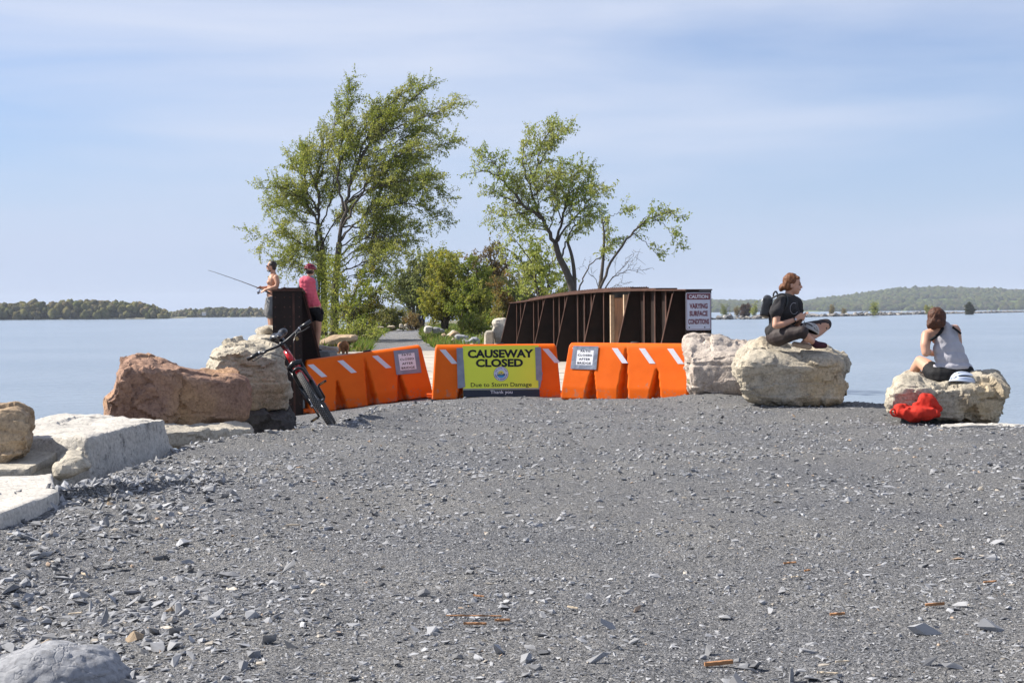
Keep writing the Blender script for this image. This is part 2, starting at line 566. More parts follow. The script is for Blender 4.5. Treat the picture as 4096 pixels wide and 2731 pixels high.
m, nt, b = new_mat('slate_stones')
at = N(nt, 'ShaderNodeAttribute', attribute_name='tint')
t = N(nt, 'ShaderNodeTexCoord')
n = N(nt, 'ShaderNodeTexNoise', i_Scale=45.0, i_Detail=4)
nt.links.new(t.outputs['Object'], n.inputs['Vector'])
r_ = ramp(nt, n.outputs['Fac'], [(0.3, (0.82,) * 3), (0.7, (1.12,) * 3)])
mx = N(nt, 'ShaderNodeMix', data_type='RGBA', blend_type='MULTIPLY'); mx.inputs[0].default_value = 1
nt.links.new(at.outputs['Color'], mx.inputs[6]); nt.links.new(r_.outputs['Color'], mx.inputs[7])
nt.links.new(mx.outputs[2], b.inputs['Base Color'])
b.inputs['Roughness'].default_value = 0.72
b.inputs['Specular IOR Level'].default_value = 0.35
M_STONE = m

def tints(n):
    k = rng.random(n)
    val = np.clip(rng.normal(0.258, 0.068, n), 0.09, 0.42)
    c = np.stack([val * 0.985, val * 0.995, val * 1.025], 1)
    w = k > 0.955
    c[w] = c[w] * np.array([1.35, 1.20, 0.98])
    w = k > 0.993
    c[w] = np.array([0.42, 0.31, 0.22]) * rng.uniform(0.7, 1.1, (w.sum(), 1))
    w = (k < 0.012)
    c[w] = np.array([0.46, 0.46, 0.46]) * rng.uniform(0.8, 1.1, (w.sum(), 1))
    return c

def rot_mats(n, tilt):
    yaw = rng.uniform(0, 2 * pi, n)
    ax = rng.uniform(0, 2 * pi, n)
    an = np.abs(rng.normal(0, tilt, n))
    c, s = np.cos(yaw), np.sin(yaw)
    Z = np.zeros((n, 3, 3)); Z[:, 0, 0] = c; Z[:, 0, 1] = -s; Z[:, 1, 0] = s; Z[:, 1, 1] = c; Z[:, 2, 2] = 1
    k = np.stack([np.cos(ax), np.sin(ax), np.zeros(n)], 1)
    K = np.zeros((n, 3, 3))
    K[:, 0, 2] = k[:, 1]; K[:, 1, 2] = -k[:, 0]; K[:, 2, 0] = -k[:, 1]; K[:, 2, 1] = k[:, 0]
    I = np.eye(3)[None]
    A = I + np.sin(an)[:, None, None] * K + (1 - np.cos(an))[:, None, None] * (K @ K)
    return A @ Z

def scatter(xy, size, tilt, protos, sink=0.25, hfun=ground_h):
    """many stones as one list of triangles; returns V, F, tint"""
    n = len(xy)
    Rm = rot_mats(n, tilt)
    z = hfun(xy[:, 0], xy[:, 1])
    tint = tints(n)
    which = rng.integers(0, len(protos), n)
    Vs, Fs, Ts, base = [], [], [], 0
    for p, (V, F_) in enumerate(protos):
        sel = np.where(which == p)[0]
        if not len(sel): continue
        W = np.einsum('nij,vj->nvi', Rm[sel], V) * size[sel][:, None, None]
        lowz = W[:, :, 2].min(1)
        W[:, :, 0] += xy[sel, 0][:, None]; W[:, :, 1] += xy[sel, 1][:, None]
        W[:, :, 2] += (z[sel] - lowz * (1 - 2 * sink) * 1.0)[:, None]
        k = len(V)
        Fs.append((F_[None] + (base + np.arange(len(sel)) * k)[:, None, None]).reshape(-1, 3))
        Vs.append(W.reshape(-1, 3)); Ts.append(np.repeat(tint[sel], k, 0)); base += len(sel) * k
    return np.concatenate(Vs), np.concatenate(Fs), np.concatenate(Ts)

def wedge(n, y0, y1, mar=0.42):
    """uniform per area over the ground the picture looks along"""
    y = np.sqrt(rng.uniform(y0 ** 2, y1 ** 2, n))
    x = rng.uniform(-1, 1, n) * (mar * y + 0.15)
    return np.stack([x, y], 1)

def inside(xy, pad=0.6):
    return (xy[:, 0] > np.interp(xy[:, 1], XL_Y, XL_X) - pad) & (xy[:, 0] < np.interp(xy[:, 1], XR_Y, XR_X) + pad * 0.6)

def patch_mask(xy):
    P = np.concatenate([xy, np.zeros((len(xy), 1))], 1)
    a = fbm(P * np.array([0.55, 1.0, 1]) + 60, 3)
    band = np.exp(-((xy[:, 1] - 10.2) / 1.6) ** 2) * 0.55 + np.exp(-((xy[:, 1] - 5.6) / 0.7) ** 2) * 0.35
    left = smooth(-0.2, -1.8, xy[:, 0] + 0.0) * 0.9 * (xy[:, 1] < 12)
    return np.clip(0.42 + 0.9 * a + band + left, 0.06, 1.6)

def pick(xy, prob):
    return xy[rng.random(len(xy)) < prob]

parts = []
xy = wedge(24000, 4.0, 8.2); xy = xy[inside(xy)]
parts.append(scatter(xy, rng.uniform(0.004, 0.0085, len(xy)), 0.4, GRITS, 0.15))
xy = wedge(74000, 4.0, 20.5); xy = xy[inside(xy, 1.0)]; xy = pick(xy, 0.8 * patch_mask(xy))
sz = 0.0095 * np.exp(rng.normal(0.10, 0.40, len(xy)))
parts.append(scatter(xy, np.clip(sz, 0.006, 0.026), 0.30, HULLS, 0.2))
xy = wedge(24000, 4.0, 8.6); xy = xy[inside(xy, 1.0)]; xy = pick(xy, 0.35 + 0.5 * patch_mask(xy))
sz = 0.0085 * np.exp(rng.normal(0.0, 0.35, len(xy)))
parts.append(scatter(xy, np.clip(sz, 0.005, 0.02), 0.35, HULLS, 0.2))
xy = wedge(17000, 4.0, 20.5); xy = xy[inside(xy, 1.2)]; xy = pick(xy, 0.75 * patch_mask(xy) * (1 - 0.45 * smooth(0.2, 1.6, xy[:, 0])))
sz = 0.0205 * np.exp(rng.normal(0.0, 0.34, len(xy)))
parts.append(scatter(xy, np.clip(sz, 0.013, 0.044), 0.28, HULLS, 0.22))
xy = wedge(16000, 10.5, 20.5); xy = xy[inside(xy, 0.8)]; xy = pick(xy, 0.3 + 0.6 * patch_mask(xy))
sz = 0.0175 * np.exp(rng.normal(0.0, 0.3, len(xy)))
parts.append(scatter(xy, np.clip(sz, 0.011, 0.034), 0.35, HULLS, 0.18))
# rubble bank: near left corner, along the lip and under the boulders
def rubble_mask(xy):
    a = smooth(-0.75, -1.45, xy[:, 0]) * (1 - smooth(6.3, 7.6, xy[:, 1])) + \
        0.9 * smooth(-1.4, -2.2, xy[:, 0] + 0.12 * (xy[:, 1] - 8)) * (1 - smooth(11, 12.5, xy[:, 1]))
    dl = np.interp(xy[:, 1], XL_Y, XL_X) + 0.35 - xy[:, 0]
    e = smooth(0, 0.35, dl) * (xy[:, 1] > 9)
    P = np.concatenate([xy, np.zeros((len(xy), 1))], 1)
    return np.clip(np.maximum(a, e) * (0.75 + 0.8 * perlin(P * 1.3 + 77)), 0, 1)
xy = wedge(62000, 4.0, 20.0, 0.45); xy = xy[inside(xy, 2.0) & (xy[:, 0] < 0)]; xy = pick(xy, 0.62 * rubble_mask(xy))
sz = 0.0255 * np.exp(rng.normal(0, 0.36, len(xy)))
V, F_, T = scatter(xy, np.clip(sz, 0.012, 0.056), 0.5, HULLS, 0.12)
parts.append((V, F_, T))
_s = rng.uniform(-0.15, 1.05, 1500); _q = rng.normal(0.10, 0.20, 1500)
xy = LIP0[None] + (LIP1 - LIP0)[None] * _s[:, None] + np.array([-(LIP1 - LIP0)[1], (LIP1 - LIP0)[0]])[None] / np.hypot(*(LIP1 - LIP0)) * _q[:, None]
parts.append(scatter(xy, np.clip(0.024 * np.exp(rng.normal(0, 0.35, len(xy))), 0.012, 0.05), 0.7, HULLS, 0.1))
nb = 0; Vs, Fs, Ts = [], [], []
for V, F_, T in parts:
    Vs.append(V); Fs.append(F_ + nb); Ts.append(T); nb += len(V)
V, F_, T = np.concatenate(Vs), np.concatenate(Fs), np.concatenate(Ts)
me = me_np('gravel', V, F_)
ca = me.attributes.new('tint', 'FLOAT_COLOR', 'POINT')
ca.data.foreach_set('color', np.concatenate([T, np.ones((len(T), 1))], 1).astype(np.float32).ravel())
gr = link('gravel', me, M_STONE)
tag(gr, 'crushed grey slate gravel strewn over the whole foreground', 'gravel', kind='stuff')
print('gravel tris', len(F_))

# the biggest loose stones are things of their own
VAR = []
for k in range(12):
    V, F_ = HULLS[k]
    me = me_np('stone', V, F_)
    T = np.repeat(tints(1) * (1.05 if k % 3 else 0.8), len(V), 0)
    ca = me.attributes.new('tint', 'FLOAT_COLOR', 'POINT')
    ca.data.foreach_set('color', np.concatenate([T, np.ones((len(T), 1))], 1).astype(np.float32).ravel())
    me.materials.append(M_STONE)
    VAR.append(me)
def loose_stone(x, y, s, k, tilt=0.3):
    o = bpy.data.objects.new('stone', VAR[k % 12]); COL.objects.link(o)
    z = float(ground_h([x], [y])[0])
    o.scale = (s, s, s * random.uniform(0.9, 1.5))
    o.rotation_euler = (random.gauss(0, tilt), random.gauss(0, tilt), random.uniform(0, 6.28))
    o.location = (x, y, z + s * 0.22)
    return tag(o, 'loose angular slate stone lying on the gravel', 'stone', 'loose slate stones on the gravel')
xy = wedge(260, 4.6, 15.0, 0.34); xy = xy[inside(xy, 0.0)]; xy = pick(xy, 0.55 * patch_mask(xy))[:120]
for i, (x, y) in enumerate(xy):
    loose_stone(x, y, random.uniform(0.024, 0.040), i)
# a few that can be picked out one by one in the picture (full-resolution pixel, size in m)
for i, (px, py, s) in enumerate([(2000, 2610, .055), (2105, 2650, .05), (2395, 2660, .075), (1580, 2640, .05), (2440, 2505, .05),
        (1728, 2520, .055), (2540, 2440, .05), (1075, 2555, .06), (1020, 2610, .06), (2955, 2710, .06), (3010, 2640, .06),
        (3170, 2690, .055), (3700, 2540, .07), (3960, 2530, .07), (3240, 2590, .05), (3720, 2660, .05), (3985, 2170, .06),
        (3975, 2240, .05), (3840, 2230, .05), (2900, 2450, .05), (2830, 2590, .045), (1690, 2380, .05), (2610, 1905, .06),
        (1240, 2290, .05), (1160, 1880, .055), (1725, 1800, .05), (2040, 1805, .05), (640, 2190, .05), (860, 2440, .06),
        (1010, 2460, .05), (640, 2560, .05), (700, 2500, .06), (520, 2680, .06), (980, 2660, .05), (1160, 2570, .06)]):
    q = G('f', px, py)
    loose_stone(q.x, q.y, s * 0.8, i * 5 + 2, 0.5)
M_TAN = pmat('tan_stone', (0.50, 0.38, 0.25), (0.36, 0.27, 0.18), 20, 0.85, 0.004, 60)
for px, py, s in [(540, 2500, .05), (180, 2470, .06), (685, 2390, .03), (440, 2020, .035)]:
    q = G('f', px, py)
    o = loose_stone(q.x, q.y, s, 3)
    o.data = o.data.copy(); o.data.materials.clear(); o.data.materials.append(M_TAN)
    o['label'] = 'loose tan sandstone lump among the dark slate rubble'; o['group'] = 'tan lumps in the rubble'

# wood chips and sticks
M_CHIP = pmat('weathered_wood', (0.40, 0.20, 0.09), (0.26, 0.13, 0.06), 30, 0.85, 0.003, 80)
M_PALE = pmat('pale_stick', (0.62, 0.52, 0.38), (0.5, 0.4, 0.28), 30, 0.85, 0.002, 80)
def chip(px, py, L, w, ang, mat, label, grp):
    q = G('f', px, py)
    z = float(ground_h([q.x], [q.y])[0])
    mb = MB()
    d = Vector((cos(ang), sin(ang), 0)); s_ = Vector((-sin(ang), cos(ang), 0))
    pts = []
    n = 6
    rr = random.Random(px)
    lo, hi = [], []
    for i in range(n + 1):
        t_ = i / n - 0.5
        wd = w * (0.55 + 0.45 * cos(t_ * 2.6)) * rr.uniform(0.8, 1.15)
        c = d * (L * t_)
        lo.append((c - s_ * wd / 2, c + s_ * wd / 2))
    V = []
    for a, bb in lo:
        V += [a + Vector((0, 0, 0.002)), bb + Vector((0, 0, 0.002)), bb + Vector((0, 0, w * 0.45 + 0.004)), a + Vector((0, 0, w * 0.6 + 0.006 * rr.random()))]
    Fc = [(0, 1, 2, 3), (n * 4 + 3, n * 4 + 2, n * 4 + 1, n * 4)]
    for i in range(n):
        for k in range(4):
            Fc.append((i * 4 + k, (i + 1) * 4 + k, (i + 1) * 4 + (k + 1) % 4, i * 4 + (k + 1) % 4))
    mb.add(V, Fc)
    o = mb.build('wood_chip', mat)
    o.location = (q.x, q.y, z + 0.008)
    o.rotation_euler = (0, rr.uniform(-0.08, 0.08), 0)
    return tag(o, label, 'wood chip', grp)
for a in [(2875, 2640, .10, .022, .15), (3740, 2442, .075, .016, -.1), (3350, 2468, .06, .014, .1), (3160, 2264, .06, .012, .1),
          (1895, 2462, .22, .006, -.05), (1900, 2492, .09, .012, .05), (2010, 2480, .06, .014, .1), (3960, 2340, .06, .01, .2),
          (1915, 2395, .05, .008, -.5), (3230, 2297, .03, .01, .3)]:
    chip(*a, M_CHIP, 'brown splinter of weathered wood lying on the gravel', 'brown wood chips on the gravel')
for a in [(1170, 2095, .09, .014, .05), (340, 2230, .07, .012, -.8), (3185, 2322, .05, .007, .4), (2290, 2440, .05, .008, -.6),
          (3310, 2675, .07, .008, .05), (3370, 2640, .05, .007, .2), (300, 2345, .06, .009, .5)]:
    chip(*a, M_PALE, 'pale dry stick lying on the gravel', 'pale sticks on the gravel')

# ------------------------------------------------------------------ water
m, nt, b = new_mat('lake_water')
t = N(nt, 'ShaderNodeTexCoord')
mp_ = N(nt, 'ShaderNodeMapping'); mp_.inputs['Scale'].default_value = (0.5, 1.0, 1.0)
nt.links.new(t.outputs['Object'], mp_.inputs['Vector'])
w1 = N(nt, 'ShaderNodeTexNoise', i_Scale=1.25, i_Detail=5, i_Roughness=0.6)
w2 = N(nt, 'ShaderNodeTexNoise', i_Scale=0.035, i_Detail=3)
nt.links.new(mp_.outputs['Vector'], w1.inputs['Vector']); nt.links.new(mp_.outputs['Vector'], w2.inputs['Vector'])
bp = N(nt, 'ShaderNodeBump', i_Strength=1.0, i_Distance=0.22)
nt.links.new(w1.outputs['Fac'], bp.inputs['Height'])
nt.links.new(bp.outputs['Normal'], b.inputs['Normal'])
rr_ = ramp(nt, w2.outputs['Fac'], [(0.35, (0.19, 0.235, 0.28)), (0.65, (0.24, 0.285, 0.33))])
nt.links.new(rr_.outputs['Color'], b.inputs['Base Color'])
b.inputs['Roughness'].default_value = 0.16
b.inputs['IOR'].default_value = 1.333
M_WATER = m
WZ = -1.8
mb = MB(); mb.add([(-5000, -300, WZ), (5000, -300, WZ), (5000, 6200, WZ), (-5000, 6200, WZ)], [(0, 1, 2, 3)])
tag(mb.build('water', M_WATER), kind='structure')
# ------------------------------------------------------------------ boulders
M_LIME = rock_mat('limestone', (0.50, 0.445, 0.35), (0.37, 0.33, 0.26), (0.22, 0.205, 0.175), bump=0.026, warm=(0.52, 0.405, 0.25), stain_amt=0.6)
M_LIME2 = rock_mat('grey_limestone', (0.50, 0.455, 0.375), (0.40, 0.36, 0.295), (0.22, 0.205, 0.18), bump=0.026, warm=(0.46, 0.37, 0.25), stain_amt=0.4)
M_RED = rock_mat('red_sandstone', (0.38, 0.235, 0.165), (0.25, 0.15, 0.11), (0.15, 0.10, 0.085), bump=0.026, warm=(0.47, 0.29, 0.15), stain_amt=0.5)
M_WHITE = rock_mat('white_marble', (0.52, 0.49, 0.44), (0.45, 0.425, 0.38), (0.17, 0.17, 0.17), bump=0.006, stain_amt=0.35)
M_STAINED = rock_mat('stained_marble', (0.52, 0.49, 0.44), (0.43, 0.41, 0.37), (0.10, 0.10, 0.105), bump=0.008, stain_amt=0.8, stain_lo=0.56)
M_LAYER = rock_mat('layered_sandstone', (0.38, 0.275, 0.175), (0.26, 0.185, 0.12), (0.20, 0.15, 0.10), bump=0.012, warm=(0.50, 0.38, 0.25))
M_GREY = rock_mat('grey_schist', (0.29, 0.295, 0.31), (0.23, 0.235, 0.25), (0.16, 0.165, 0.175), bump=0.008, stain_amt=0.4)
M_SLAB = rock_mat('buff_slab', (0.42, 0.38, 0.31), (0.33, 0.30, 0.25), (0.2, 0.19, 0.17), bump=0.006, stain_amt=0.4)
M_PINKISH = rock_mat('pinkish_limestone', (0.52, 0.45, 0.385), (0.41, 0.345, 0.295), (0.24, 0.20, 0.18), bump=0.026, warm=(0.45, 0.345, 0.27), stain_amt=0.4)

def cuts(me, n, depth, seed):
    """split planes: what sticks out past a plane is pressed onto it, which leaves flat faces and crisp edges"""
    V, _ = get_vn(me)
    r = np.random.default_rng(int(seed * 10) + 5)
    c = V.mean(0); ext = V.max(0) - V.min(0)
    for _ in range(n):
        q = r.normal(size=3); q /= np.linalg.norm(q)
        pr = ((V - c) / ext) @ q
        k = np.quantile(pr, r.uniform(1 - depth, 1 - depth * 0.25))
        ov = np.maximum(pr - k, 0)
        V = V - (ov * 0.93)[:, None] * q[None] * ext[None]
    set_v(me, V)

def weather(me, a_big=0.04, f_big=1.6, a_fac=0.05, f_fac=2.6, a_str=0.0, f_str=9.0, a_fine=0.008, stretch=(1, 1, 1), seed=0.0, tilt=(0, 0), ncut=0, cut=0.16):
    if ncut: cuts(me, ncut, cut, seed)
    V, Nn = get_vn(me)
    P = V + seed
    d = a_big * fbm(P * f_big, 3)
    W = P * np.array(stretch) * f_fac
    W = W + 0.10 * np.stack([perlin(P * 2.5), perlin(P * 2.5 + 9), perlin(P * 2.5 + 20)], 1)
    msk = 0.30 + 0.70 * smooth(-0.35, 0.45, perlin(P * 1.1 + 50))
    d += a_fac * 0.75 * planar(W * 0.75, 0)
    d += a_fac * msk * (0.85 * np.clip(facets(W * np.array([1, 1, 1.5])), -1, 1) + 0.36 * np.clip(facets(W * np.array([2.4, 2.4, 3.4]) + 7), -1, 1)
                  + 0.22 * planar(W * 3.3, 2) + 0.16 * np.clip(facets(W * 5.6 + 3), -1, 1))
    if a_str:
        zz = V[:, 2] + tilt[0] * V[:, 0] + tilt[1] * V[:, 1] + 0.035 * fbm(P * np.array([1.5, 1.5, 3]), 3)
        s = zz * f_str
        saw = s - np.floor(s)
        lay = np.floor(s).astype(np.int64)
        off = _grd[_prm[lay & 255]][:, 0]
        d += a_str * (off * 0.8 + (saw ** 0.6 - 0.5) * 0.9) * (1 - np.abs(Nn[:, 2]) * 0.85)
    d -= 0.8 * np.quantile(d, 0.7)
    d += a_fine * (0.6 * planar(P * 15, 4) + 0.5 * fbm(P * 22, 3, 0.55))
    set_v(me, V + Nn * d[:, None])

def finish(me, name, mat, label, cat, group=None, parent=None):
    V, _ = get_vn(me)
    c = np.array([V[:, 0].mean(), V[:, 1].mean(), V[:, 2].min()])
    # keep texture space in world size; origin at the base
    set_v(me, V - c)
    o = link(name, me, mat, parent, True)
    me.set_sharp_from_angle(angle=RAD(32))
    o.location = c
    if parent is None: tag(o, label, cat, group)
    return o

def rock(name, label, z, pts, Y0, T, mat, voxel=0.025, ky=0.0, tdir=None, cat='boulder', rings=None, group=None, back_up=0.0, front_drop=0.0, **kw):
    if rings is None: rings = [(0.84, 0.0), (0.97, 0.05), (1.0, 0.2), (1.0, 0.7), (0.95, 0.93), (0.8, 1.0)]
    xc = sum(p[0] for p in pts) / len(pts)
    W = [J(z, x, y, Y0 + ky * (x - xc)) for x, y in pts]
    c = sum(W, Vector()) / len(W)
    zt = max(w.z for w in W)
    if tdir is None: tdir = (c.x / c.y, 1, 0)
    mb = MB(); V = []
    n = len(W)
    for s, off in rings:
        for w in W:
            q = c + (w - c) * s + Vector(tdir) * (off * T)
            if front_drop and w.z > c.z:
                q.z -= front_drop * (w.z - c.z) / (zt - c.z) * max(0.0, 1 - off * 2.5)
            V.append(q)
    F = [tuple(range(n - 1, -1, -1)), tuple((len(rings) - 1) * n + k for k in range(n))]
    for i in range(len(rings) - 1):
        for k in range(n):
            F.append((i * n + k, i * n + (k + 1) % n, (i + 1) * n + (k + 1) % n, (i + 1) * n + k))
    mb.add(V, F)
    bm = bmesh.new(); bm.from_mesh(mb.mesh()); bmesh.ops.triangulate(bm, faces=[f for f in bm.faces if len(f.verts) > 4])
    bmesh.ops.recalc_face_normals(bm, faces=bm.faces[:])
    me = bpy.data.meshes.new(name); bm.to_mesh(me); bm.free()
    me = remesh(me, voxel, 1)
    kw.setdefault('ncut', 5); kw.setdefault('cut', 0.05)
    weather(me, **kw)
    me.name = name
    return finish(me, name, mat, label, cat, group)

def slab(name, label, P8, mat, voxel=0.025, cat='slab', sm=1, **kw):
    """P8: four bottom corners then four top corners"""
    mb = MB(); mb.hexa([Vector(p) for p in P8])
    bm = bmesh.new(); bm.from_mesh(mb.mesh()); bmesh.ops.recalc_face_normals(bm, faces=bm.faces[:])
    me = bpy.data.meshes.new(name); bm.to_mesh(me); bm.free()
    me = remesh(me, voxel, sm)
    weather(me, **kw)
    me.name = name
    return finish(me, name, mat, label, cat)

# --- left side, from the far end to the near corner
rock('boulder', 'big tan limestone boulder behind the leaning bicycle', 'z4',
     [(1472, 420), (1500, 380), (1560, 275), (1610, 245), (1700, 225), (1860, 218), (2000, 232), (2052, 262), (2072, 340), (2085, 480), (2088, 640), (2070, 720),
      (1960, 735), (1850, 742), (1815, 740), (1700, 700), (1560, 660)],
     16.9, 1.5, M_LIME, 0.022, ky=0.0009, a_big=0.03, a_fac=0.075, f_fac=2.6, a_str=0.02, f_str=7, seed=1.0, stretch=(1, 1, 1.4), front_drop=0.06)
rock('boulder', 'reddish brown sandstone boulder with cracked sloping top', 'z4',
     [(745, 645), (800, 612), (812, 500), (840, 420), (872, 355), (925, 318), (965, 315), (1090, 335), (1250, 385), (1400, 420), (1560, 440), (1720, 446), (1790, 478),
      (1818, 560), (1822, 680), (1808, 780), (1705, 812), (1560, 800), (1450, 850), (1330, 862), (1220, 845), (1180, 830), (760, 790)],
     14.9, 1.25, M_RED, 0.022, ky=0.0011, a_big=0.02, a_fac=0.08, f_fac=2.2, a_fine=0.010, seed=5.0, ncut=3, cut=0.04, front_drop=0.10)
rock('slab', 'dark pitted slab wedged under the reddish brown boulder', 'z4',
     [(1080, 850), (1320, 855), (1480, 835), (1660, 828), (1830, 838), (1862, 890), (1700, 930), (1480, 960), (1290, 985), (1080, 1000)],
     14.2, 0.9, M_SLAB, 0.022, ky=0.0012, cat='slab', a_big=0.015, a_fac=0.03, seed=8.0)
# white block: its long face looks across the path
def Wp(x, y, z): return (x, y, z)
slab('white_block', 'white marble block with grey stains under the brown boulder',
     [(-3.30, 11.75, -0.35), (-3.02, 13.65, -0.30), (-4.6, 14.1, -0.35), (-4.7, 12.3, -0.35),
      (-3.36, 11.85, 0.235), (-3.13, 13.50, 0.275), (-4.25, 14.0, 0.30), (-4.35, 12.4, 0.22)],
     M_STAINED, 0.022, cat='stone block', a_big=0.010, a_fac=0.022, f_fac=2.2, a_fine=0.006, seed=3.0)
rock('boulder', 'layered ochre sandstone boulder cut by the left edge', 'l',
     [(-220, 260), (-60, 225), (60, 222), (190, 205), (262, 238), (335, 290), (365, 420), (358, 600), (350, 730), (220, 800), (85, 870), (20, 935), (-200, 960)],
     11.3, 1.0, M_LAYER, 0.018, a_big=0.02, a_fac=0.035, f_fac=3.0, a_str=0.03, f_str=6.5, seed=11.0, stretch=(1, 1, 1.6), tilt=(0.12, 0))
a = [G('l', 345, 900, 0.09), G('l', 655, 728, 0.11), G('l', 842, 632, 0.12), G('l', 330, 650, 0.13), G('l', -150, 720, 0.12), G('l', -150, 910, 0.08)]
mb = MB()
n = len(a)
mb.add([(p.x, p.y, p.z - 0.075) for p in a] + [tuple(p) for p in a],
       [tuple(range(n - 1, -1, -1)), tuple(range(n, 2 * n))] + [(k, (k + 1) % n, n + (k + 1) % n, n + k) for k in range(n)])
me = remesh(mb.mesh('thin_slab'), 0.018, 1)
weather(me, a_big=0.004, a_fac=0.005, a_fine=0.003, seed=21)
finish(me, 'thin_slab', M_SLAB, 'thin flat buff slab lying below the layered ochre boulder', 'slab')
rock('stone_block', 'small squarish buff block beside the white marble block', 'l',
     [(620, 905), (700, 800), (745, 760), (760, 725), (840, 700), (968, 712), (1000, 800), (1055, 895), (960, 930), (820, 1000), (690, 1075), (640, 1040)],
     11.1, 0.5, M_SLAB, 0.016, cat='stone block', a_big=0.012, a_fac=0.02, f_fac=5, a_fine=0.005, seed=14.0, front_drop=0.05)
a = [G('l', 0, 1425, 0.10), G('l', 560, 1215, 0.10), G('l', 690, 1170, 0.09), G('l', 625, 1130, 0.10), G('l', 605, 955, 0.11), G('l', 380, 985, 0.12), G('l', -10, 1000, 0.13), G('l', -500, 1080, 0.13), G('l', -500, 1440, 0.10)]
mb = MB(); n = len(a)
mb.add([(p.x + 0.03, p.y, p.z - 0.26) for p in a] + [tuple(p) for p in a],
       [tuple(range(n - 1, -1, -1)), tuple(range(n, 2 * n))] + [(k, (k + 1) % n, n + (k + 1) % n, n + k) for k in range(n)])
bm = bmesh.new(); bm.from_mesh(mb.mesh()); bmesh.ops.triangulate(bm, faces=[f for f in bm.faces if len(f.verts) > 4]); bmesh.ops.recalc_face_normals(bm, faces=bm.faces[:])
me = bpy.data.meshes.new('flat_slab'); bm.to_mesh(me); bm.free()
me = remesh(me, 0.018, 1)
weather(me, a_big=0.008, a_fac=0.006, a_fine=0.002, seed=31)
finish(me, 'flat_slab', M_WHITE, 'flat white slab sunk in the gravel at the left edge', 'slab')
rock('stone', 'pale grey angular stone on the rubble by the flat white slab', 'l',
     [(800, 1175), (880, 1110), (960, 1060), (1030, 1045), (1090, 1075), (1110, 1130), (1040, 1165), (900, 1190)], 10.6, 0.14, M_GREY, 0.009, cat='stone',
     a_big=0.006, a_fac=0.01, f_fac=8, a_fine=0.002, seed=2)
# grey rock half buried in the near corner
def buried(px, py, rx, ry, rz, mat, label, seed, yaw):
    q = G('f', px, py)
    z = float(ground_h([q.x], [q.y])[0])
    mb = MB(); mb.ell((q.x, q.y, z - rz * 0.25), (rx, ry, rz), Matrix.Rotation(yaw, 3, 'Z'), 20, 12)
    me = remesh(mb.mesh('rock'), 0.009, 1)
    weather(me, a_big=0.03, f_big=2.5, a_fac=0.028, f_fac=4.0, a_fine=0.004, seed=seed)
    return finish(me, 'rock', mat, label, 'rock')
buried(215, 2640, 0.31, 0.27, 0.235, M_GREY, 'smooth grey rock half buried in rubble, bottom left corner', 4.0, 0.5)
buried(700, 2770, 0.12, 0.1, 0.05, M_GREY, 'low grey rock at the bottom edge beside the half buried one', 9.0, 0.2)

# --- behind the left girder, at the water
rock('boulder', 'upper pale boulder standing at the water left of the girder', 'z1', [(450, 745), (455, 715), (500, 708), (580, 702), (640, 720), (650, 770), (540, 775), (452, 772)],
     26.0, 1.0, M_LIME2, 0.04, a_big=0.04, a_fac=0.05, seed=6)
rock('boulder', 'lower pale boulder with split face left of the girder', 'z1', [(392, 812), (420, 785), (500, 770), (640, 772), (660, 830), (640, 960), (420, 960), (398, 830)],
     25.0, 1.6, M_LIME2, 0.04, a_big=0.04, a_fac=0.06, a_str=0.02, f_str=5, seed=7)
M_DARKR = rock_mat('shade_dark_stone', (0.12, 0.115, 0.11), (0.08, 0.078, 0.075), (0.05, 0.05, 0.05), bump=0.026, stain_amt=0.4)  # near-black colour stands in for the deep shade under the tan boulder
rock('boulder', 'added dark boulder coloured as the deep shade beneath the big tan boulder', 'z4',
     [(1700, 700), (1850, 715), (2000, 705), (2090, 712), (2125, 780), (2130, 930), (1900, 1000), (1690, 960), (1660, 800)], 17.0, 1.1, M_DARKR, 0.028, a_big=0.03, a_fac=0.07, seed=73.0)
rock('stone', 'pale flat stone lying along the right edge of the gravel', 'f', [(3760, 1702), (3840, 1694), (4000, 1698), (4180, 1704), (4260, 1716), (4180, 1728), (3900, 1726), (3770, 1716)], 15.0, 0.18, M_WHITE, 0.012, cat='stone', a_big=0.008, a_fac=0.012, f_fac=6, a_fine=0.003, seed=75.0)
# --- right side
rock('boulder', 'long pinkish limestone boulder between the barrier and the sitting girl', 'r',
     [(15, 340), (35, 215), (100, 198), (170, 205), (380, 180), (470, 178), (560, 215), (700, 240), (880, 262), (1010, 290), (1110, 420), (1110, 800), (960, 1100), (560, 1070), (420, 1120), (130, 1080), (30, 1000)],
     19.0, 1.5, M_PINKISH, 0.024, a_big=0.03, a_fac=0.10, f_fac=2.3, a_str=0.016, f_str=6, seed=13.0, front_drop=0.30)
rock('boulder', 'large limestone boulder the girl in black sits on', 'r',
     [(664, 560), (700, 480), (790, 400), (850, 290), (960, 240), (1060, 228), (1160, 245), (1260, 300), (1420, 350), (1600, 390), (1800, 395), (1980, 395), (2080, 470), (2180, 520), (2205, 640),
      (2218, 800), (2240, 930), (2225, 1040), (2100, 1160), (1990, 1185), (1700, 1195), (1420, 1200), (1240, 1190), (1090, 1160), (850, 1120), (740, 990), (690, 800), (668, 660)],
     17.2, 1.3, M_LIME, 0.021, a_big=0.04, a_fac=0.10, f_fac=2.3, a_str=0.024, f_str=7.5, seed=16.0, stretch=(1, 1, 1.5), tilt=(-0.06, 0.1), front_drop=0.22)
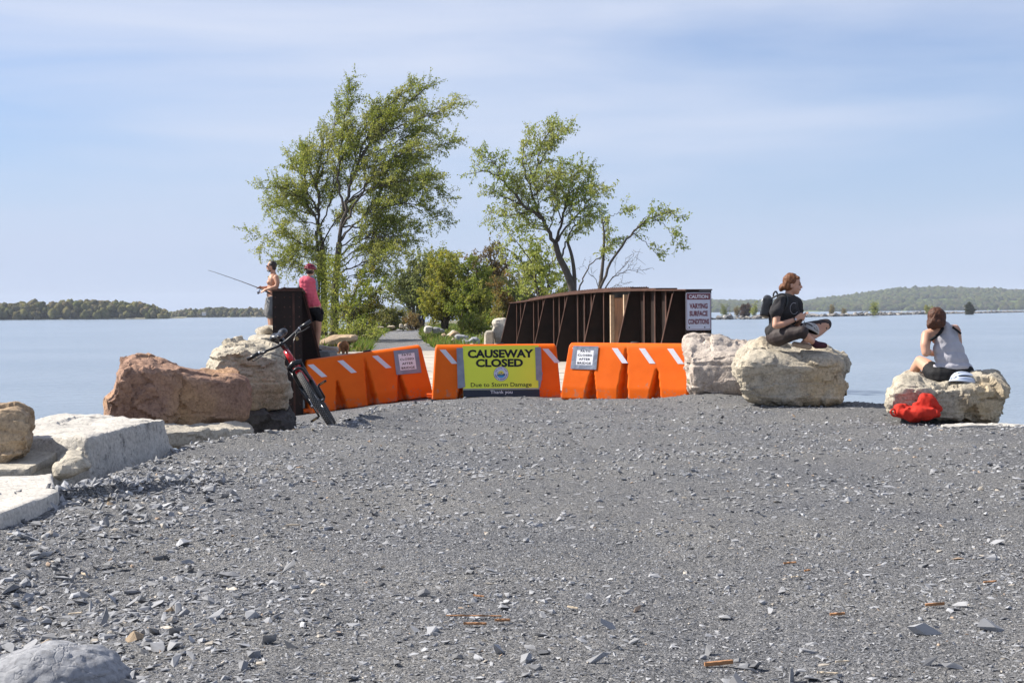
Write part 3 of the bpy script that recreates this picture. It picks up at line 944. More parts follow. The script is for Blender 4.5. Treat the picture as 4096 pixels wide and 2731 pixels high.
rock('boulder', 'low limestone boulder the woman in the grey top sits on', 'w',
     [(95, 1220), (118, 1100), (180, 1000), (220, 930), (290, 890), (470, 868), (560, 930), (720, 985), (900, 960), (1150, 915), (1340, 912), (1410, 960), (1425, 1050), (1450, 1160),
      (1440, 1260), (1430, 1400), (1310, 1475), (1140, 1460), (960, 1450), (740, 1425), (500, 1400), (300, 1380), (120, 1340)],
     15.7, 1.15, M_LIME, 0.018, a_big=0.03, a_fac=0.075, f_fac=2.9, a_str=0.02, f_str=8, seed=19.0, front_drop=0.10)
# far bank of the bridge, right-hand side
rock('boulder', 'tall pale boulder at the far end of the right girder', 'd', [(100, 480), (103, 375), (125, 362), (180, 350), (250, 352), (275, 420), (260, 640), (110, 640)], 46.5, 1.2, M_LIME2, 0.05, a_big=0.05, a_fac=0.05, seed=22)
rock('concrete_block', 'short dark sided block with white top near the far boulders', 'd', [(15, 560), (22, 472), (50, 464), (108, 468), (112, 640), (12, 640)], 45.8, 0.8, M_SLAB, 0.05, cat='stone block', a_big=0.02, a_fac=0.03, seed=23)
rock('boulder', 'bluish grey peaked rock beside the far end of the bridge', 'p', [(1478, 790), (1500, 720), (1530, 700), (1590, 715), (1640, 665), (1700, 660), (1740, 700), (1775, 790), (1700, 830), (1500, 830)], 50, 1.0, M_GREY, 0.05, a_big=0.04, a_fac=0.06, seed=24)
rock('boulder', 'brown low rock in front of the bluish grey peak', 'p', [(1570, 790), (1590, 760), (1650, 752), (1700, 775), (1710, 810), (1580, 815)], 48.6, 0.4, M_LAYER, 0.035, a_big=0.02, a_fac=0.03, seed=25)
FAR = [([(1215, 650), (1235, 620), (1280, 622), (1300, 660), (1230, 670)], 60, M_LAYER, 'small brown rock in the grass on the right of the path'),
       ([(1270, 670), (1410, 555), (1425, 575), (1300, 672)], 60, M_SLAB, 'grey plank-like stone leaning right of the path'),
       ([(1330, 640), (1400, 590), (1470, 600), (1490, 650), (1420, 690), (1340, 670)], 58, M_LAYER, 'tan flat rock in the pile right of the path'),
       ([(1400, 700), (1420, 640), (1520, 635), (1590, 670), (1600, 720), (1500, 740)], 55, M_GREY, 'grey flat rock in the pile right of the path'),
       ([(1370, 715), (1372, 685), (1400, 678), (1415, 710), (1390, 728)], 54, M_LIME2, 'small round pale rock in the pile right of the path'),
       ([(1000, 590), (1005, 520), (1060, 516), (1110, 530), (1115, 570), (1060, 620), (1010, 615)], 70, M_WHITE, 'white block standing right of the far path'),
       ([(1110, 600), (1115, 535), (1190, 540), (1270, 575), (1260, 610), (1150, 625)], 70, M_GREY, 'split grey rock beside the white block on the far path'),
       ([(660, 530), (665, 490), (700, 478), (720, 520), (715, 545), (640, 545)], 96, M_LIME2, 'pale pointed rock left of the path bend'),
       ([(730, 535), (732, 495), (770, 492), (768, 535)], 98, M_LIME2, 'small square tan rock at the path bend'),
       ([(500, 540), (505, 512), (600, 515), (605, 545)], 96, M_LIME, 'long low tan rock left of the path bend'),
       ([(190, 570), (195, 540), (280, 538), (300, 560), (260, 582)], 82, M_LIME2, 'pale flat rock at the left edge of the far path'),
       ([(370, 545), (380, 520), (450, 528), (470, 548)], 90, M_LIME2, 'low pale rock between the bushes left of the path'),
       ([(0, 700), (5, 645), (70, 640), (115, 665), (110, 720), (20, 725)], 60, M_SLAB, 'dark sided rock in the grass beside the near tree trunks')]
for k, (pts, Y0, mt, lb) in enumerate(FAR):
    rock('boulder', lb, 'p', pts, Y0, 0.9, mt, 0.06, cat='rock', a_big=0.03, a_fac=0.06, f_fac=2.0, seed=40.0 + k)
rock('boulder', 'low grey boulder behind the dog', 'z1', [(940, 830), (945, 795), (1040, 780), (1160, 765), (1235, 775), (1230, 810), (1100, 850), (960, 860)], 48, 1.2, M_LAYER, 0.05, cat='rock', a_big=0.03, a_fac=0.06, seed=61)
rock('boulder', 'rounded tan boulder left of the dog', 'z1', [(910, 880), (920, 850), (1000, 852), (1080, 858), (1085, 900), (1000, 925), (925, 915)], 42, 1.0, M_PINKISH, 0.045, cat='rock', a_big=0.03, a_fac=0.05, seed=62)
# ------------------------------------------------------------------ bridge
M_STEEL = pmat('dark_rusted_steel', (0.024, 0.0135, 0.010), (0.012, 0.0075, 0.006), 4, 0.62, 0.002, 50, spec=0.25)
M_RUST = pmat('rusty_brown_steel', (0.11, 0.060, 0.045), (0.055, 0.030, 0.024), 5, 0.85, 0.002, 60, spec=0.12)
M_RIVET = pmat('bright_rivet', (0.42, 0.40, 0.38), (0.3, 0.28, 0.26), 5, 0.5)
M_TIMBER = pmat('raw_timber', (0.60, 0.46, 0.32), (0.45, 0.32, 0.20), 14, 0.85, 0.003, 60)
M_BROWNP = pmat('brown_board', (0.085, 0.042, 0.024), (0.035, 0.02, 0.014), 3, 0.95, 0.006, 20, spec=0.05)
M_PLANK = pmat('sun_bleached_plank', (0.56, 0.51, 0.43), (0.47, 0.42, 0.35), 9, 0.85, 0.004, 30)
M_CONC = pmat('weathered_concrete', (0.22, 0.22, 0.22), (0.15, 0.15, 0.15), 6, 0.9, 0.004, 50)
DECK = 0.02
AX = Vector((-0.1318, 1, 0)).normalized()          # along the bridge
PR = Vector((AX.y, -AX.x, 0))                       # to its right
def on_line(off_px, Y):                             # lateral position from the bridge's vanishing point
    return (1257 - 2048 + off_px) / FPX
def girder_pt(kx, Y):                               # kx: sideways offset at camera (m)
    return Vector((-0.1318 * Y + kx, Y, 0))
br = empty('bridge', (-1.6, 34, DECK), 'rusted steel plate girder bridge with bleached plank deck', 'bridge')
KR = (2794 - 1257) / FPX * 24.2                     # right web
KL = (1150 - 1257) / FPX * 21.6
def top_z(u):                                       # u 0..1 along the girder
    return 1.53 + 0.10 * sin(pi * min(1, u * 1.15)) - 0.05 * u
def girder(K, Y0, Y1, inward, n_br, rivets, timbers):
    TH, FW = 0.03, 0.44
    mb = MB()
    NS = 24
    prof = []
    for i in range(NS + 1):
        u = i / NS
        p = girder_pt(K, Y0 + (Y1 - Y0) * u)
        prof.append((p, top_z(u), u))
    V, F = [], []
    for p, tz, u in prof:
        for s in (-1, 1):
            for z in (-0.9, tz):
                q = p + PR * (s * TH / 2); V.append((q.x, q.y, z))
    for i in range(NS):
        a = i * 4; bq = a + 4
        F += [(a, bq, bq + 1, a + 1), (a + 2, a + 3, bq + 3, bq + 2), (a + 1, bq + 1, bq + 3, a + 3), (a, a + 2, bq + 2, bq)]
    F += [(0, 1, 3, 2), (NS * 4, NS * 4 + 2, NS * 4 + 3, NS * 4 + 1)]
    mb.add(V, F)
    web = mb.wbuild('girder', M_STEEL, br)
    def strip(name, mat, u0, u1, w, z0, z1, parent, shift=0.0):
        m2 = MB(); V, F = [], []
        k = 12
        for i in range(k + 1):
            u = u0 + (u1 - u0) * i / k
            p = girder_pt(K, Y0 + (Y1 - Y0) * u) + PR * shift
            for s in (-1, 1):
                for z in (z0, z1):
                    q = p + PR * (s * w / 2); V.append((q.x, q.y, top_z(u) + z))
        for i in range(k):
            a = i * 4; bq = a + 4
            F += [(a, bq, bq + 1, a + 1), (a + 2, a + 3, bq + 3, bq + 2), (a + 1, bq + 1, bq + 3, a + 3), (a, a + 2, bq + 2, bq)]
        F += [(0, 1, 3, 2), (k * 4, k * 4 + 2, k * 4 + 3, k * 4 + 1)]
        m2.add(V, F)
        return m2.wbuild(name, mat, parent)
    strip('top_flange', M_RUST, -0.002, 1.0, FW, 0.0, 0.022, web)
    strip('cover_plate', M_RUST, 0.10, 0.93, FW - 0.05, 0.024, 0.048, web)
    strip('cover_plate', M_RUST, 0.20, 0.82, FW - 0.08, 0.050, 0.074, web)
    # end plate across the near end
    p = girder_pt(K, Y0) - AX * 0.012
    m2 = MB(); m2.box((p.x, p.y, (top_z(0) - 0.9) / 2), (FW - 0.02, 0.02, top_z(0) + 0.9 - 0.004), Matrix.Rotation(math.atan2(PR.y, PR.x), 3, 'Z'))
    ep = m2.wbuild('end_plate', M_STEEL, web)
    Rz = Matrix.Rotation(math.atan2(PR.y, PR.x), 3, 'Z')
    for sx in (-1, 1):
        q_ = girder_pt(K, Y0) - AX * 0.026 + PR * (sx * 0.09)
        m2 = MB(); m2.box((q_.x, q_.y, (top_z(0) - 0.9) / 2), (0.03, 0.012, top_z(0) + 0.85), Rz); m2.wbuild('edge_angle', M_RUST if sx > 0 else M_STEEL, web)
    m2 = MB()
    for zz in np.arange(-0.1, top_z(0) - 0.05, 0.14):
        for sx in (-0.17, -0.04, 0.04, 0.17):
            q_ = girder_pt(K, Y0) - AX * 0.024 + PR * sx; m2.ell((q_.x, q_.y, zz), (0.013, 0.009, 0.013), None, 6, 4)
    rv = m2.wbuild('rivets', M_RUST, web); rv['kind'] = 'stuff'
    # knee braces, each with its light edge angle
    for i in range(n_br):
        u = 0.037 + i * (0.955 / (n_br - 1))
        p = girder_pt(K, Y0 + (Y1 - Y0) * u)
        tz = top_z(u) - 0.004
        A = p + PR * (inward * (TH / 2 + 0.002)); 
        B = p + PR * (inward * 0.20)
        C = p + PR * (inward * 0.56)
        h = AX * 0.008
        m2 = MB()
        tri = [Vector((A.x, A.y, tz)), Vector((B.x, B.y, tz)), Vector((C.x, C.y, DECK + 0.01)), Vector((A.x, A.y, DECK + 0.01))]
        m2.hexa([t_ - h for t_ in tri] + [t_ + h for t_ in tri])
        kb = m2.wbuild('knee_brace', M_STEEL, web)
        m2 = MB()
        t0, t1 = tri[1] + (tri[2] - tri[1]) * 0.03, tri[2]
        o_ = PR * (inward * 0.006)
        q0 = [t0 + o_ - AX * 0.035, t0 + o_ + AX * 0.035, t0 + o_ * 3 + AX * 0.035, t0 + o_ * 3 - AX * 0.035]
        q1 = [t1 + o_ - AX * 0.035, t1 + o_ + AX * 0.035, t1 + o_ * 3 + AX * 0.035, t1 + o_ * 3 - AX * 0.035]
        m2.hexa(q0 + q1)
        m2.wbuild('edge_angle', M_RUST, web)
        # stiffeners between the braces
        if i < n_br - 1:
            for k, fr_ in enumerate((0.24, 0.62, 0.86) if timbers and i == 1 else (0.26, 0.5, 0.75)):
                uu = u + (0.955 / (n_br - 1)) * fr_
                zt = top_z(uu) - 0.004
                if timbers and i == 1 and k < 2:
                    pp = girder_pt(K, Y0 + (Y1 - Y0) * uu) + PR * (inward * (TH / 2 + 0.10))
                    m2 = MB(); m2.box((pp.x, pp.y, (zt - 0.06 + DECK + 0.004) / 2), (0.08, 0.08, zt - 0.06 - DECK - 0.004), Rz)
                    m2.wbuild('timber_post', M_TIMBER, web)
                    if k == 1:
                        ua, ub = u + 0.159 * 0.0, uu
                        pa, pb = girder_pt(K, Y0 + (Y1 - Y0) * ua) + PR * (inward * 0.065), girder_pt(K, Y0 + (Y1 - Y0) * ub) + PR * (inward * 0.065)
                        mid_ = (pa + pb) / 2
                        m2 = MB(); m2.box((mid_.x, mid_.y, (zt - 0.1 + DECK) / 2), (0.03, (pb - pa).length - 0.1, zt - 0.12 - DECK), Rz)
                        m2.wbuild('timber_panel', M_BROWNP, web)
                    continue
                pp = girder_pt(K, Y0 + (Y1 - Y0) * uu) + PR * (inward * (TH / 2 + 0.052))
                m2 = MB(); m2.box((pp.x, pp.y, (zt + DECK + 0.004) / 2), (0.10, 0.02, zt - DECK - 0.004), Rz)
                st_ = m2.wbuild('stiffener', M_STEEL, web)  # the darker steel paints this face as unlit
                pp = girder_pt(K, Y0 + (Y1 - Y0) * uu) + PR * (inward * (TH / 2 + 0.110))
                m2 = MB(); m2.box((pp.x, pp.y, (zt + DECK + 0.004) / 2), (0.012, 0.075, zt - DECK - 0.008), Rz)
                m2.wbuild('edge_angle', M_RUST, web)  # lighter brown strip stands in for the stiffener's sunlit edge
    if rivets:
        m2 = MB()
        for i in range(1, n_br):
            for k, zz in [(0, .55), (0, .75), (0, .95), (1, .62), (1, .76), (1, .9), (1, 1.05), (1, 1.2), (2, .5), (2, .7), (2, .9), (2, 1.1), (2, 1.25), (3, .8), (3, 1.0), (3, 1.2)]:
                uu = 0.037 + i * (0.955 / (n_br - 1)) + (k * 0.25 + 0.06) * (0.955 / (n_br - 1))
                if uu > 0.985: continue
                pp = girder_pt(K, Y0 + (Y1 - Y0) * uu) + PR * (inward * (TH / 2 + 0.004))
                m2.ell((pp.x, pp.y, zz), (0.011, 0.011, 0.011), None, 6, 4)
        rv = m2.wbuild('rivets', M_RIVET, web)
        rv['kind'] = 'stuff'
        m3 = MB()
        for i in range(70):
            uu = 0.2 + 0.62 * i / 69
            for s in (-1, 1):
                pp = girder_pt(K, Y0 + (Y1 - Y0) * uu) + PR * (s * 0.13)
                m3.ell((pp.x, pp.y, top_z(uu) + 0.076), (0.016, 0.016, 0.014), None, 6, 4)
        rv = m3.wbuild('rivet_heads', M_RUST, web); rv['kind'] = 'stuff'
    return web
girder(KR, 24.2, 46.0, -1, 7, True, True)
girder(KL, 21.6, 44.5, 1, 7, True, False)
# planks of the deck
pl = None
ndk = 75
for i in range(ndk):
    Y = 22.4 + (46.6 - 22.4) * (i + 0.5) / ndk
    w = (46.6 - 22.4) / ndk
    if pl is None:
        m2 = MB(); m2.box((0, 0, 0), (KR - KL - 0.12, w - 0.018, 0.08)); pl = m2.mesh('plank'); pl.materials.append(M_PLANK)
    o = bpy.data.objects.new('deck_plank', pl); COL.objects.link(o)
    o.parent = br
    o.location = Vector((-0.1318 * Y + (KR + KL) / 2, Y, DECK - 0.04 + random.uniform(-0.004, 0.004))) - br.location
    o.rotation_euler = (0, random.uniform(-.002, .002), math.atan2(PR.y, PR.x))
m2 = MB(); m2.hexa([girder_pt(K, Y) + Vector((0, 0, z)) for z in (-2.6, -0.1) for K, Y in ((KL - .5, 45.6), (KR + .6, 46.6), (KR + .6, 48), (KL - .5, 47.2))])
m2.wbuild('abutment', M_CONC, br)
# block the cyclist stands on
m2 = MB(); m2.box((0, 0, 0.2), (0.85, 1.3, 0.41)); 
cb = m2.build('concrete_block', M_CONC); cb.location = (-4.13, 31.1, DECK + 0.006)
bm = bmesh.new(); bm.from_mesh(cb.data); bmesh.ops.bevel(bm, geom=bm.edges[:], offset=0.03, segments=2, affect='EDGES'); bm.to_mesh(cb.data); bm.free()
tag(cb, 'grey concrete block under the cyclist in the pink vest', 'concrete block')

# ------------------------------------------------------------------ lettering
M_BLACK = pmat('black_print', (0.012, 0.013, 0.016), None, 5, 0.55, spec=0.3)
def text_np(s, bold=0.0, res=3, shear=0.0, spacing=1.0):
    cu = bpy.data.curves.new('txt', 'FONT')
    cu.body = s; cu.size = 1; cu.align_x = 'CENTER'; cu.align_y = 'CENTER'
    cu.offset = bold; cu.resolution_u = res; cu.shear = shear; cu.space_character = spacing
    o = bpy.data.objects.new('txt', cu); COL.objects.link(o)
    dg = bpy.context.evaluated_depsgraph_get()
    me = bpy.data.meshes.new_from_object(o.evaluated_get(dg))
    bpy.data.objects.remove(o); bpy.data.curves.remove(cu)
    V = [v.co.copy() for v in me.vertices]; F = [tuple(p.vertices) for p in me.polygons]
    bpy.data.meshes.remove(me)
    return V, F

def put_text(mb, s, cx, cz, width, height, bold=0.0, y=-0.001, spacing=1.0):
    """lettering in the x-z plane, facing -y, stretched to the given box"""
    V, F = text_np(s, bold, spacing=spacing)
    x0, x1 = min(v.x for v in V), max(v.x for v in V); y0, y1 = min(v.y for v in V), max(v.y for v in V)
    mb.add([(cx + ((v.x - x0) / (x1 - x0) - 0.5) * width, y, cz + ((v.y - y0) / (y1 - y0) - 0.5) * height) for v in V], F)

def quad(mb, P, y=0.0, th=0.0006):
    """thin plate from x-z outline, facing -y"""
    n = len(P)
    mb.add([(x, y - th, z) for x, z in P] + [(x, y, z) for x, z in P],
           [tuple(range(n)), tuple(range(2 * n - 1, n - 1, -1))] + [(k, n + k, n + (k + 1) % n, (k + 1) % n) for k in range(n)])

# ------------------------------------------------------------------ barriers
m, nt, b = new_mat('orange_plastic')
t = N(nt, 'ShaderNodeTexCoord')
n = N(nt, 'ShaderNodeTexNoise', i_Scale=3.0, i_Detail=6, i_Roughness=0.7)
nt.links.new(t.outputs['Object'], n.inputs['Vector'])
r_ = ramp(nt, n.outputs['Fac'], [(0.3, (0.68, 0.108, 0.004)), (0.62, (0.75, 0.128, 0.006)), (0.8, (0.69, 0.125, 0.013))])
nt.links.new(r_.outputs['Color'], b.inputs['Base Color'])
# grit splashed up from the gravel and scuffs
sx_ = N(nt, 'ShaderNodeSeparateXYZ'); nt.links.new(t.outputs['Object'], sx_.inputs[0])
mr_ = N(nt, 'ShaderNodeMapRange'); mr_.inputs['From Min'].default_value = 0.03; mr_.inputs['From Max'].default_value = 0.30
mr_.inputs['To Min'].default_value = 0.46; mr_.inputs['To Max'].default_value = 0.31
nt.links.new(sx_.outputs['Z'], mr_.inputs['Value'])
nd_ = N(nt, 'ShaderNodeTexNoise', i_Scale=11.0, i_Detail=9, i_Roughness=0.75); nt.links.new(t.outputs['Object'], nd_.inputs['Vector'])
ad_ = N(nt, 'ShaderNodeMath', operation='ADD'); nt.links.new(nd_.outputs['Fac'], ad_.inputs[0]); nt.links.new(mr_.outputs['Result'], ad_.inputs[1])
rd_ = ramp(nt, ad_.outputs['Value'], [(0.98, (0, 0, 0)), (1.0, (0, 0, 0))])
rd_.color_ramp.elements[0].position = 0.96; rd_.color_ramp.elements[1].position = 1.0; rd_.color_ramp.elements[1].color = (0.5, 0.5, 0.5, 1)
mxd = N(nt, 'ShaderNodeMix', data_type='RGBA'); nt.links.new(rd_.outputs['Color'], mxd.inputs[0]); nt.links.new(r_.outputs['Color'], mxd.inputs[6]); mxd.inputs[7].default_value = (0.26, 0.20, 0.16, 1)
nt.links.new(mxd.outputs[2], b.inputs['Base Color'])
b.inputs['Roughness'].default_value = 0.5; b.inputs['Specular IOR Level'].default_value = 0.14
b.inputs['Subsurface Weight'].default_value = 0.0
n = N(nt, 'ShaderNodeTexNoise', i_Scale=1.7, i_Detail=3)
nt.links.new(t.outputs['Object'], n.inputs['Vector'])
bp = N(nt, 'ShaderNodeBump', i_Strength=1, i_Distance=0.02); nt.links.new(n.outputs['Fac'], bp.inputs['Height'])
nt.links.new(bp.outputs['Normal'], b.inputs['Normal'])
M_ORANGE = m
M_TAPE = pmat('reflective_tape', (0.62, 0.62, 0.68), (0.55, 0.55, 0.62), 30, 0.45, spec=0.5)
M_DUCT = pmat('silver_duct_tape', (0.24, 0.26, 0.31), (0.17, 0.19, 0.24), 9, 0.38, 0.01, 12, spec=0.6, metal=0.25)
M_PAPER = pmat('white_paper', (0.78, 0.78, 0.80), (0.70, 0.70, 0.74), 5, 0.8, 0.004, 10)
BH, BL = 0.785, 1.84
def half_y(z):
    return float(np.interp(z, [0, 0.03, 0.185, 0.20, 0.70, 0.755, 0.785], [0.272, 0.272, 0.262, 0.256, 0.125, 0.105, 0.075]))
def half_x(z):
    return float(np.interp(z, [0, 0.2, 0.74, 0.785], [BL / 2, BL / 2 - 0.012, BL / 2 - 0.055, BL / 2 - 0.08]))
NOTCH = [(-0.47, 0.15, 0.45), (0.45, 0.15, 0.45), (-0.01, 0.13, 0.74)]
def face_y(x, z):
    y = half_y(z)
    for xc, w, za in NOTCH:
        if z < za and abs(x - xc) < w / 2 * (1 - (z / za) ** 1.3):
            y = min(y, 0.095)
    return y
def barrier_mesh():
    nxs, nzs = 120, 36
    zs = [BH * (j / nzs) for j in range(nzs + 1)]
    mb = MB(); V = []
    for side in (-1, 1):
        for j, z in enumerate(zs):
            for i in range(nxs + 1):
                s = i / nxs * 2 - 1
                x = s * half_x(z)
                V.append((x, side * face_y(x, z), z))
    F = []
    W = nxs + 1; S = W * (nzs + 1)
    for j in range(nzs):
        for i in range(nxs):
            a = j * W + i
            F.append((a, a + 1, a + W + 1, a + W)); a += S
            F.append((a, a + W, a + W + 1, a + 1))
        a = j * W; F.append((a, a + W, a + W + S, a + S)); a = j * W + nxs; F.append((a, a + S, a + W + S, a + W))
    for i in range(nxs):
        a = nzs * W + i; F.append((a, a + 1, a + 1 + S, a + S)); a = i; F.append((a, a + S, a + 1 + S, a + 1))
    mb.add(V, F)
    return mb.mesh('barrier_body')
BM = barrier_mesh()
bm = bmesh.new(); bm.from_mesh(BM)
bmesh.ops.recalc_face_normals(bm, faces=bm.faces[:])
bmesh.ops.smooth_vert(bm, verts=bm.verts[:], factor=0.5, use_axis_x=True, use_axis_y=True, use_axis_z=True)
bm.to_mesh(BM); bm.free()
BM.materials.append(M_ORANGE)
FA = math.atan2(0.255 - 0.125, 0.49)                # lean of the upper face
def face_frame(x, z, lift=0.004):
    """point on the sloped front face of a barrier"""
    return Vector((x, -half_y(z) - lift, z))
def stripe(par, x0, ztop=0.715, dx=0.17, dz=0.20, w=0.085):
    mb = MB()
    P = [(x0, ztop), (x0 + w, ztop), (x0 + w + dx, ztop - dz), (x0 + dx, ztop - dz)]
    mb.add([face_frame(x, z, 0.005) for x, z in P] + [face_frame(x, z, -0.002) for x, z in P],
           [(0, 3, 2, 1), (4, 5, 6, 7), (0, 1, 5, 4), (1, 2, 6, 5), (2, 3, 7, 6), (3, 0, 4, 7)])
    return mb.build('reflective_stripe', M_TAPE, par)
def barrier(label, loc, rot, stripes):
    o = empty('traffic_barrier', loc, label, 'barrier', 'orange plastic barriers across the path', rot)
    b_ = link('barrier_body', BM, None, o, True)
    for x in stripes: stripe(o, x)
    mb = MB(); mb.cap((0.03, 0, BH - 0.01), (0.10, 0, BH - 0.01), 0.03, 0.03)
    mb.build('fill_cap', M_BLACK, o, True)
    mb = MB(); mb.box((-BL / 2 - 0.03, 0, 0.06), (0.08, 0.2, 0.05)); mb.box((-BL / 2 - 0.015, 0.12, 0.03), (0.06, 0.1, 0.06)); mb.build('connector_lug', M_ORANGE, o)
    mb = MB(); mb.box((BL / 2 + 0.03, 0, 0.06), (0.08, 0.16, 0.05)); mb.build('connector_lug', M_ORANGE, o)
    return o
b_mid = barrier('middle orange plastic barrier carrying the yellow closure sign', (-0.235, 21.42, -0.035), (0, 0, RAD(3.0)), [-0.80, 0.66])
b_rgt = barrier('right orange plastic barrier with paper notice beside the long boulder', (1.60, 20.35, -0.01), (0, RAD(0.3), RAD(-25)), [-0.80, -0.22, 0.17, 0.57])
b_lft = barrier('left orange plastic barrier tilted behind the bicycle', (-2.10, 22.0, -0.145), (0, RAD(-6.6), RAD(19)), [-0.86, -0.42, 0.10])

def notice(par, x, ztop, w, h, rot, label):
    """sheet of paper framed in silver tape on the sloped face"""
    o = empty('paper_notice', (0, 0, 0), label, 'notice', 'paper notices taped to the barriers')
    lean = FA
    M = par.matrix_basis @ Matrix.Translation(face_frame(x, ztop - h / 2 - 0.03, 0.008)) @ Matrix.Rotation(-lean, 4, 'X') @ Matrix.Rotation(rot, 4, 'Y')
    o.matrix_world = M
    mb = MB(); quad(mb, [(-w / 2, -h / 2), (w / 2, -h / 2), (w / 2, h / 2), (-w / 2, h / 2)], 0.0, 0.001)
    mb.build('paper', M_PAPER, o)
    tw = 0.05
    for i, P in enumerate([[(-w / 2 - tw, h / 2 - 0.02), (w / 2 + tw, h / 2 - 0.015), (w / 2 + tw, h / 2 + tw * .8), (-w / 2 - tw, h / 2 + tw * .75)],
              [(-w / 2 - tw, -h / 2 - tw), (w / 2 + tw * 1.1, -h / 2 - tw * 1.0), (w / 2 + tw, -h / 2 + 0.012), (-w / 2 - tw, -h / 2 + 0.01)],
              [(-w / 2 - tw * 1.1, -h / 2 - tw * .9), (-w / 2 + 0.014, -h / 2 - tw * .8), (-w / 2 + 0.01, h / 2 + tw * .6), (-w / 2 - tw, h / 2 + tw * .6)],
              [(w / 2 - 0.01, -h / 2 - tw * .9), (w / 2 + tw * 1.1, -h / 2 - tw), (w / 2 + tw, h / 2 + tw * .7), (w / 2 - 0.012, h / 2 + tw * .6)]]):
        mb = MB(); quad(mb, P, -0.0012 - 0.0006 * i, 0.0006); mb.build('duct_tape', M_DUCT, o)
    for i, (s, ww) in enumerate([('PATH', .52), ('CLOSED', .78), ('AFTER', .62), ('BRIDGE', .74)]):
        mb = MB()
        put_text(mb, s, 0, h * (0.36 - 0.235 * i), w * ww, h * 0.125, 0.022, -0.0030, spacing=1.1)
        mb.build('lettering', M_BLACK, o)
    return o
notice(b_lft, 0.605, 0.74, 0.27, 0.275, RAD(3), 'paper notice taped on the tilted left barrier')
notice(b_rgt, -0.60, 0.735, 0.27, 0.235, RAD(1.0), 'paper notice taped on the right barrier')

# ------------------------------------------------------------------ yellow closure sign
M_YEL = pmat('yellow_green_board', (0.70, 0.78, 0.055), (0.66, 0.74, 0.05), 3, 0.5, spec=0.4)
M_NAVY = pmat('navy_band', (0.012, 0.018, 0.035), None, 5, 0.5)
M_WHT = pmat('white_print', (0.75, 0.76, 0.80), None, 5, 0.5)
M_GRY = pmat('grey_line', (0.25, 0.26, 0.32), None, 5, 0.5)
M_RING = pmat('emblem_ring', (0.62, 0.64, 0.78), None, 5, 0.5)
M_SUNY = pmat('emblem_sun', (0.72, 0.66, 0.08), None, 5, 0.5)
M_SEA = pmat('emblem_sea', (0.05, 0.33, 0.62), None, 5, 0.5)
M_SKYB = pmat('emblem_sky', (0.50, 0.62, 0.60), None, 5, 0.5)
M_DBLUE = pmat('emblem_blue', (0.02, 0.05, 0.16), None, 5, 0.5)
SW, SH = 1.08, 0.745
sg = empty('closure_sign', (0, 0, 0), 'yellow closure sign with black lettering on the middle barrier', 'sign')
lean = math.atan2(0.31 - 0.115, 0.745)
sg.matrix_world = b_mid.matrix_basis @ Matrix.Translation((0.065, -0.222, 0.405)) @ Matrix.Rotation(-lean, 4, 'X')
mb = MB(); mb.box((0, 0.004, 0), (SW, 0.008, SH)); mb.build('board', M_YEL, sg)
mb = MB(); quad(mb, [(-SW / 2, -SH / 2), (SW / 2, -SH / 2), (SW / 2, -SH / 2 + 0.105), (-SW / 2, -SH / 2 + 0.105)], -0.0002, 0.0006); mb.build('dark_band', M_NAVY, sg)
mb = MB(); quad(mb, [(-SW / 2, -SH / 2 + 0.107), (SW / 2, -SH / 2 + 0.107), (SW / 2, -SH / 2 + 0.125), (-SW / 2, -SH / 2 + 0.125)], -0.0002, 0.0006); mb.build('grey_line', M_GRY, sg)
for tx_, cx_, cz_, w_, h_, bo_ in (('CAUSEWAY', 0, 0.118, 0.935, 0.122, 0.044), ('CLOSED', -0.02, 0.252, 0.67, 0.119, 0.044), ('Due to Storm Damage', 0, 0.575, 0.86, 0.078, 0.008)):
    mb = MB(); put_text(mb, tx_, cx_, SH / 2 - cz_, w_, h_, bo_, -0.0022); mb.build('lettering', M_BLACK, sg)
mb = MB(); put_text(mb, 'Thank you', 0.0, -SH / 2 + 0.066, 0.31, 0.062, 0.002, -0.0016); mb.build('lettering', M_WHT, sg)
EC = (0.0, SH / 2 - 0.41); ER = 0.105
def disc(name, r, mat, y, par, z0=-9, z1=9, n=40):
    mb = MB(); P = []
    for k in range(n):
        a = 2 * pi * k / n
        P.append((EC[0] + r * cos(a), EC[1] + min(max(r * sin(a), z0), z1)))
    quad(mb, P, y, 0.0004); return mb.build(name, mat, par)
em = disc('emblem', ER, M_DBLUE, -0.0004, sg)
disc('ring', ER - 0.005, M_RING, -0.0010, em)
disc('picture', 0.060, M_SKYB, -0.0016, em)
mb = MB(); P = [(EC[0] + 0.042 * cos(pi * k / 16), EC[1] - 0.006 + 0.05 * sin(pi * k / 16)) for k in range(17)]; quad(mb, P, -0.0022, 0.0003); mb.build('sun', M_SUNY, em)
disc('sea', 0.060, M_SEA, -0.0022, em, -9, -0.018)
mb = MB(); quad(mb, [(EC[0] - 0.056, EC[1] - 0.026), (EC[0] + 0.056, EC[1] - 0.026), (EC[0] + 0.056, EC[1] - 0.012), (EC[0] - 0.056, EC[1] - 0.012)], -0.0028, 0.0003)
for (x, z, w, h) in [(-0.045, 0.004, .007, .03), (-0.004, 0.004, .03, .008), (0.006, 0.014, .012, .01), (0.046, -0.006, .02, .014), (-0.025, -.004, .02, .006), (0.028, -0.004, .012, .012)]:
    quad(mb, [(EC[0] + x - w / 2, EC[1] + z - h / 2), (EC[0] + x + w / 2, EC[1] + z - h / 2), (EC[0] + x + w / 2, EC[1] + z + h / 2), (EC[0] + x - w / 2, EC[1] + z + h / 2)], -0.0030, 0.0003)
mb.build('silhouettes', M_DBLUE, em)
mb = MB()
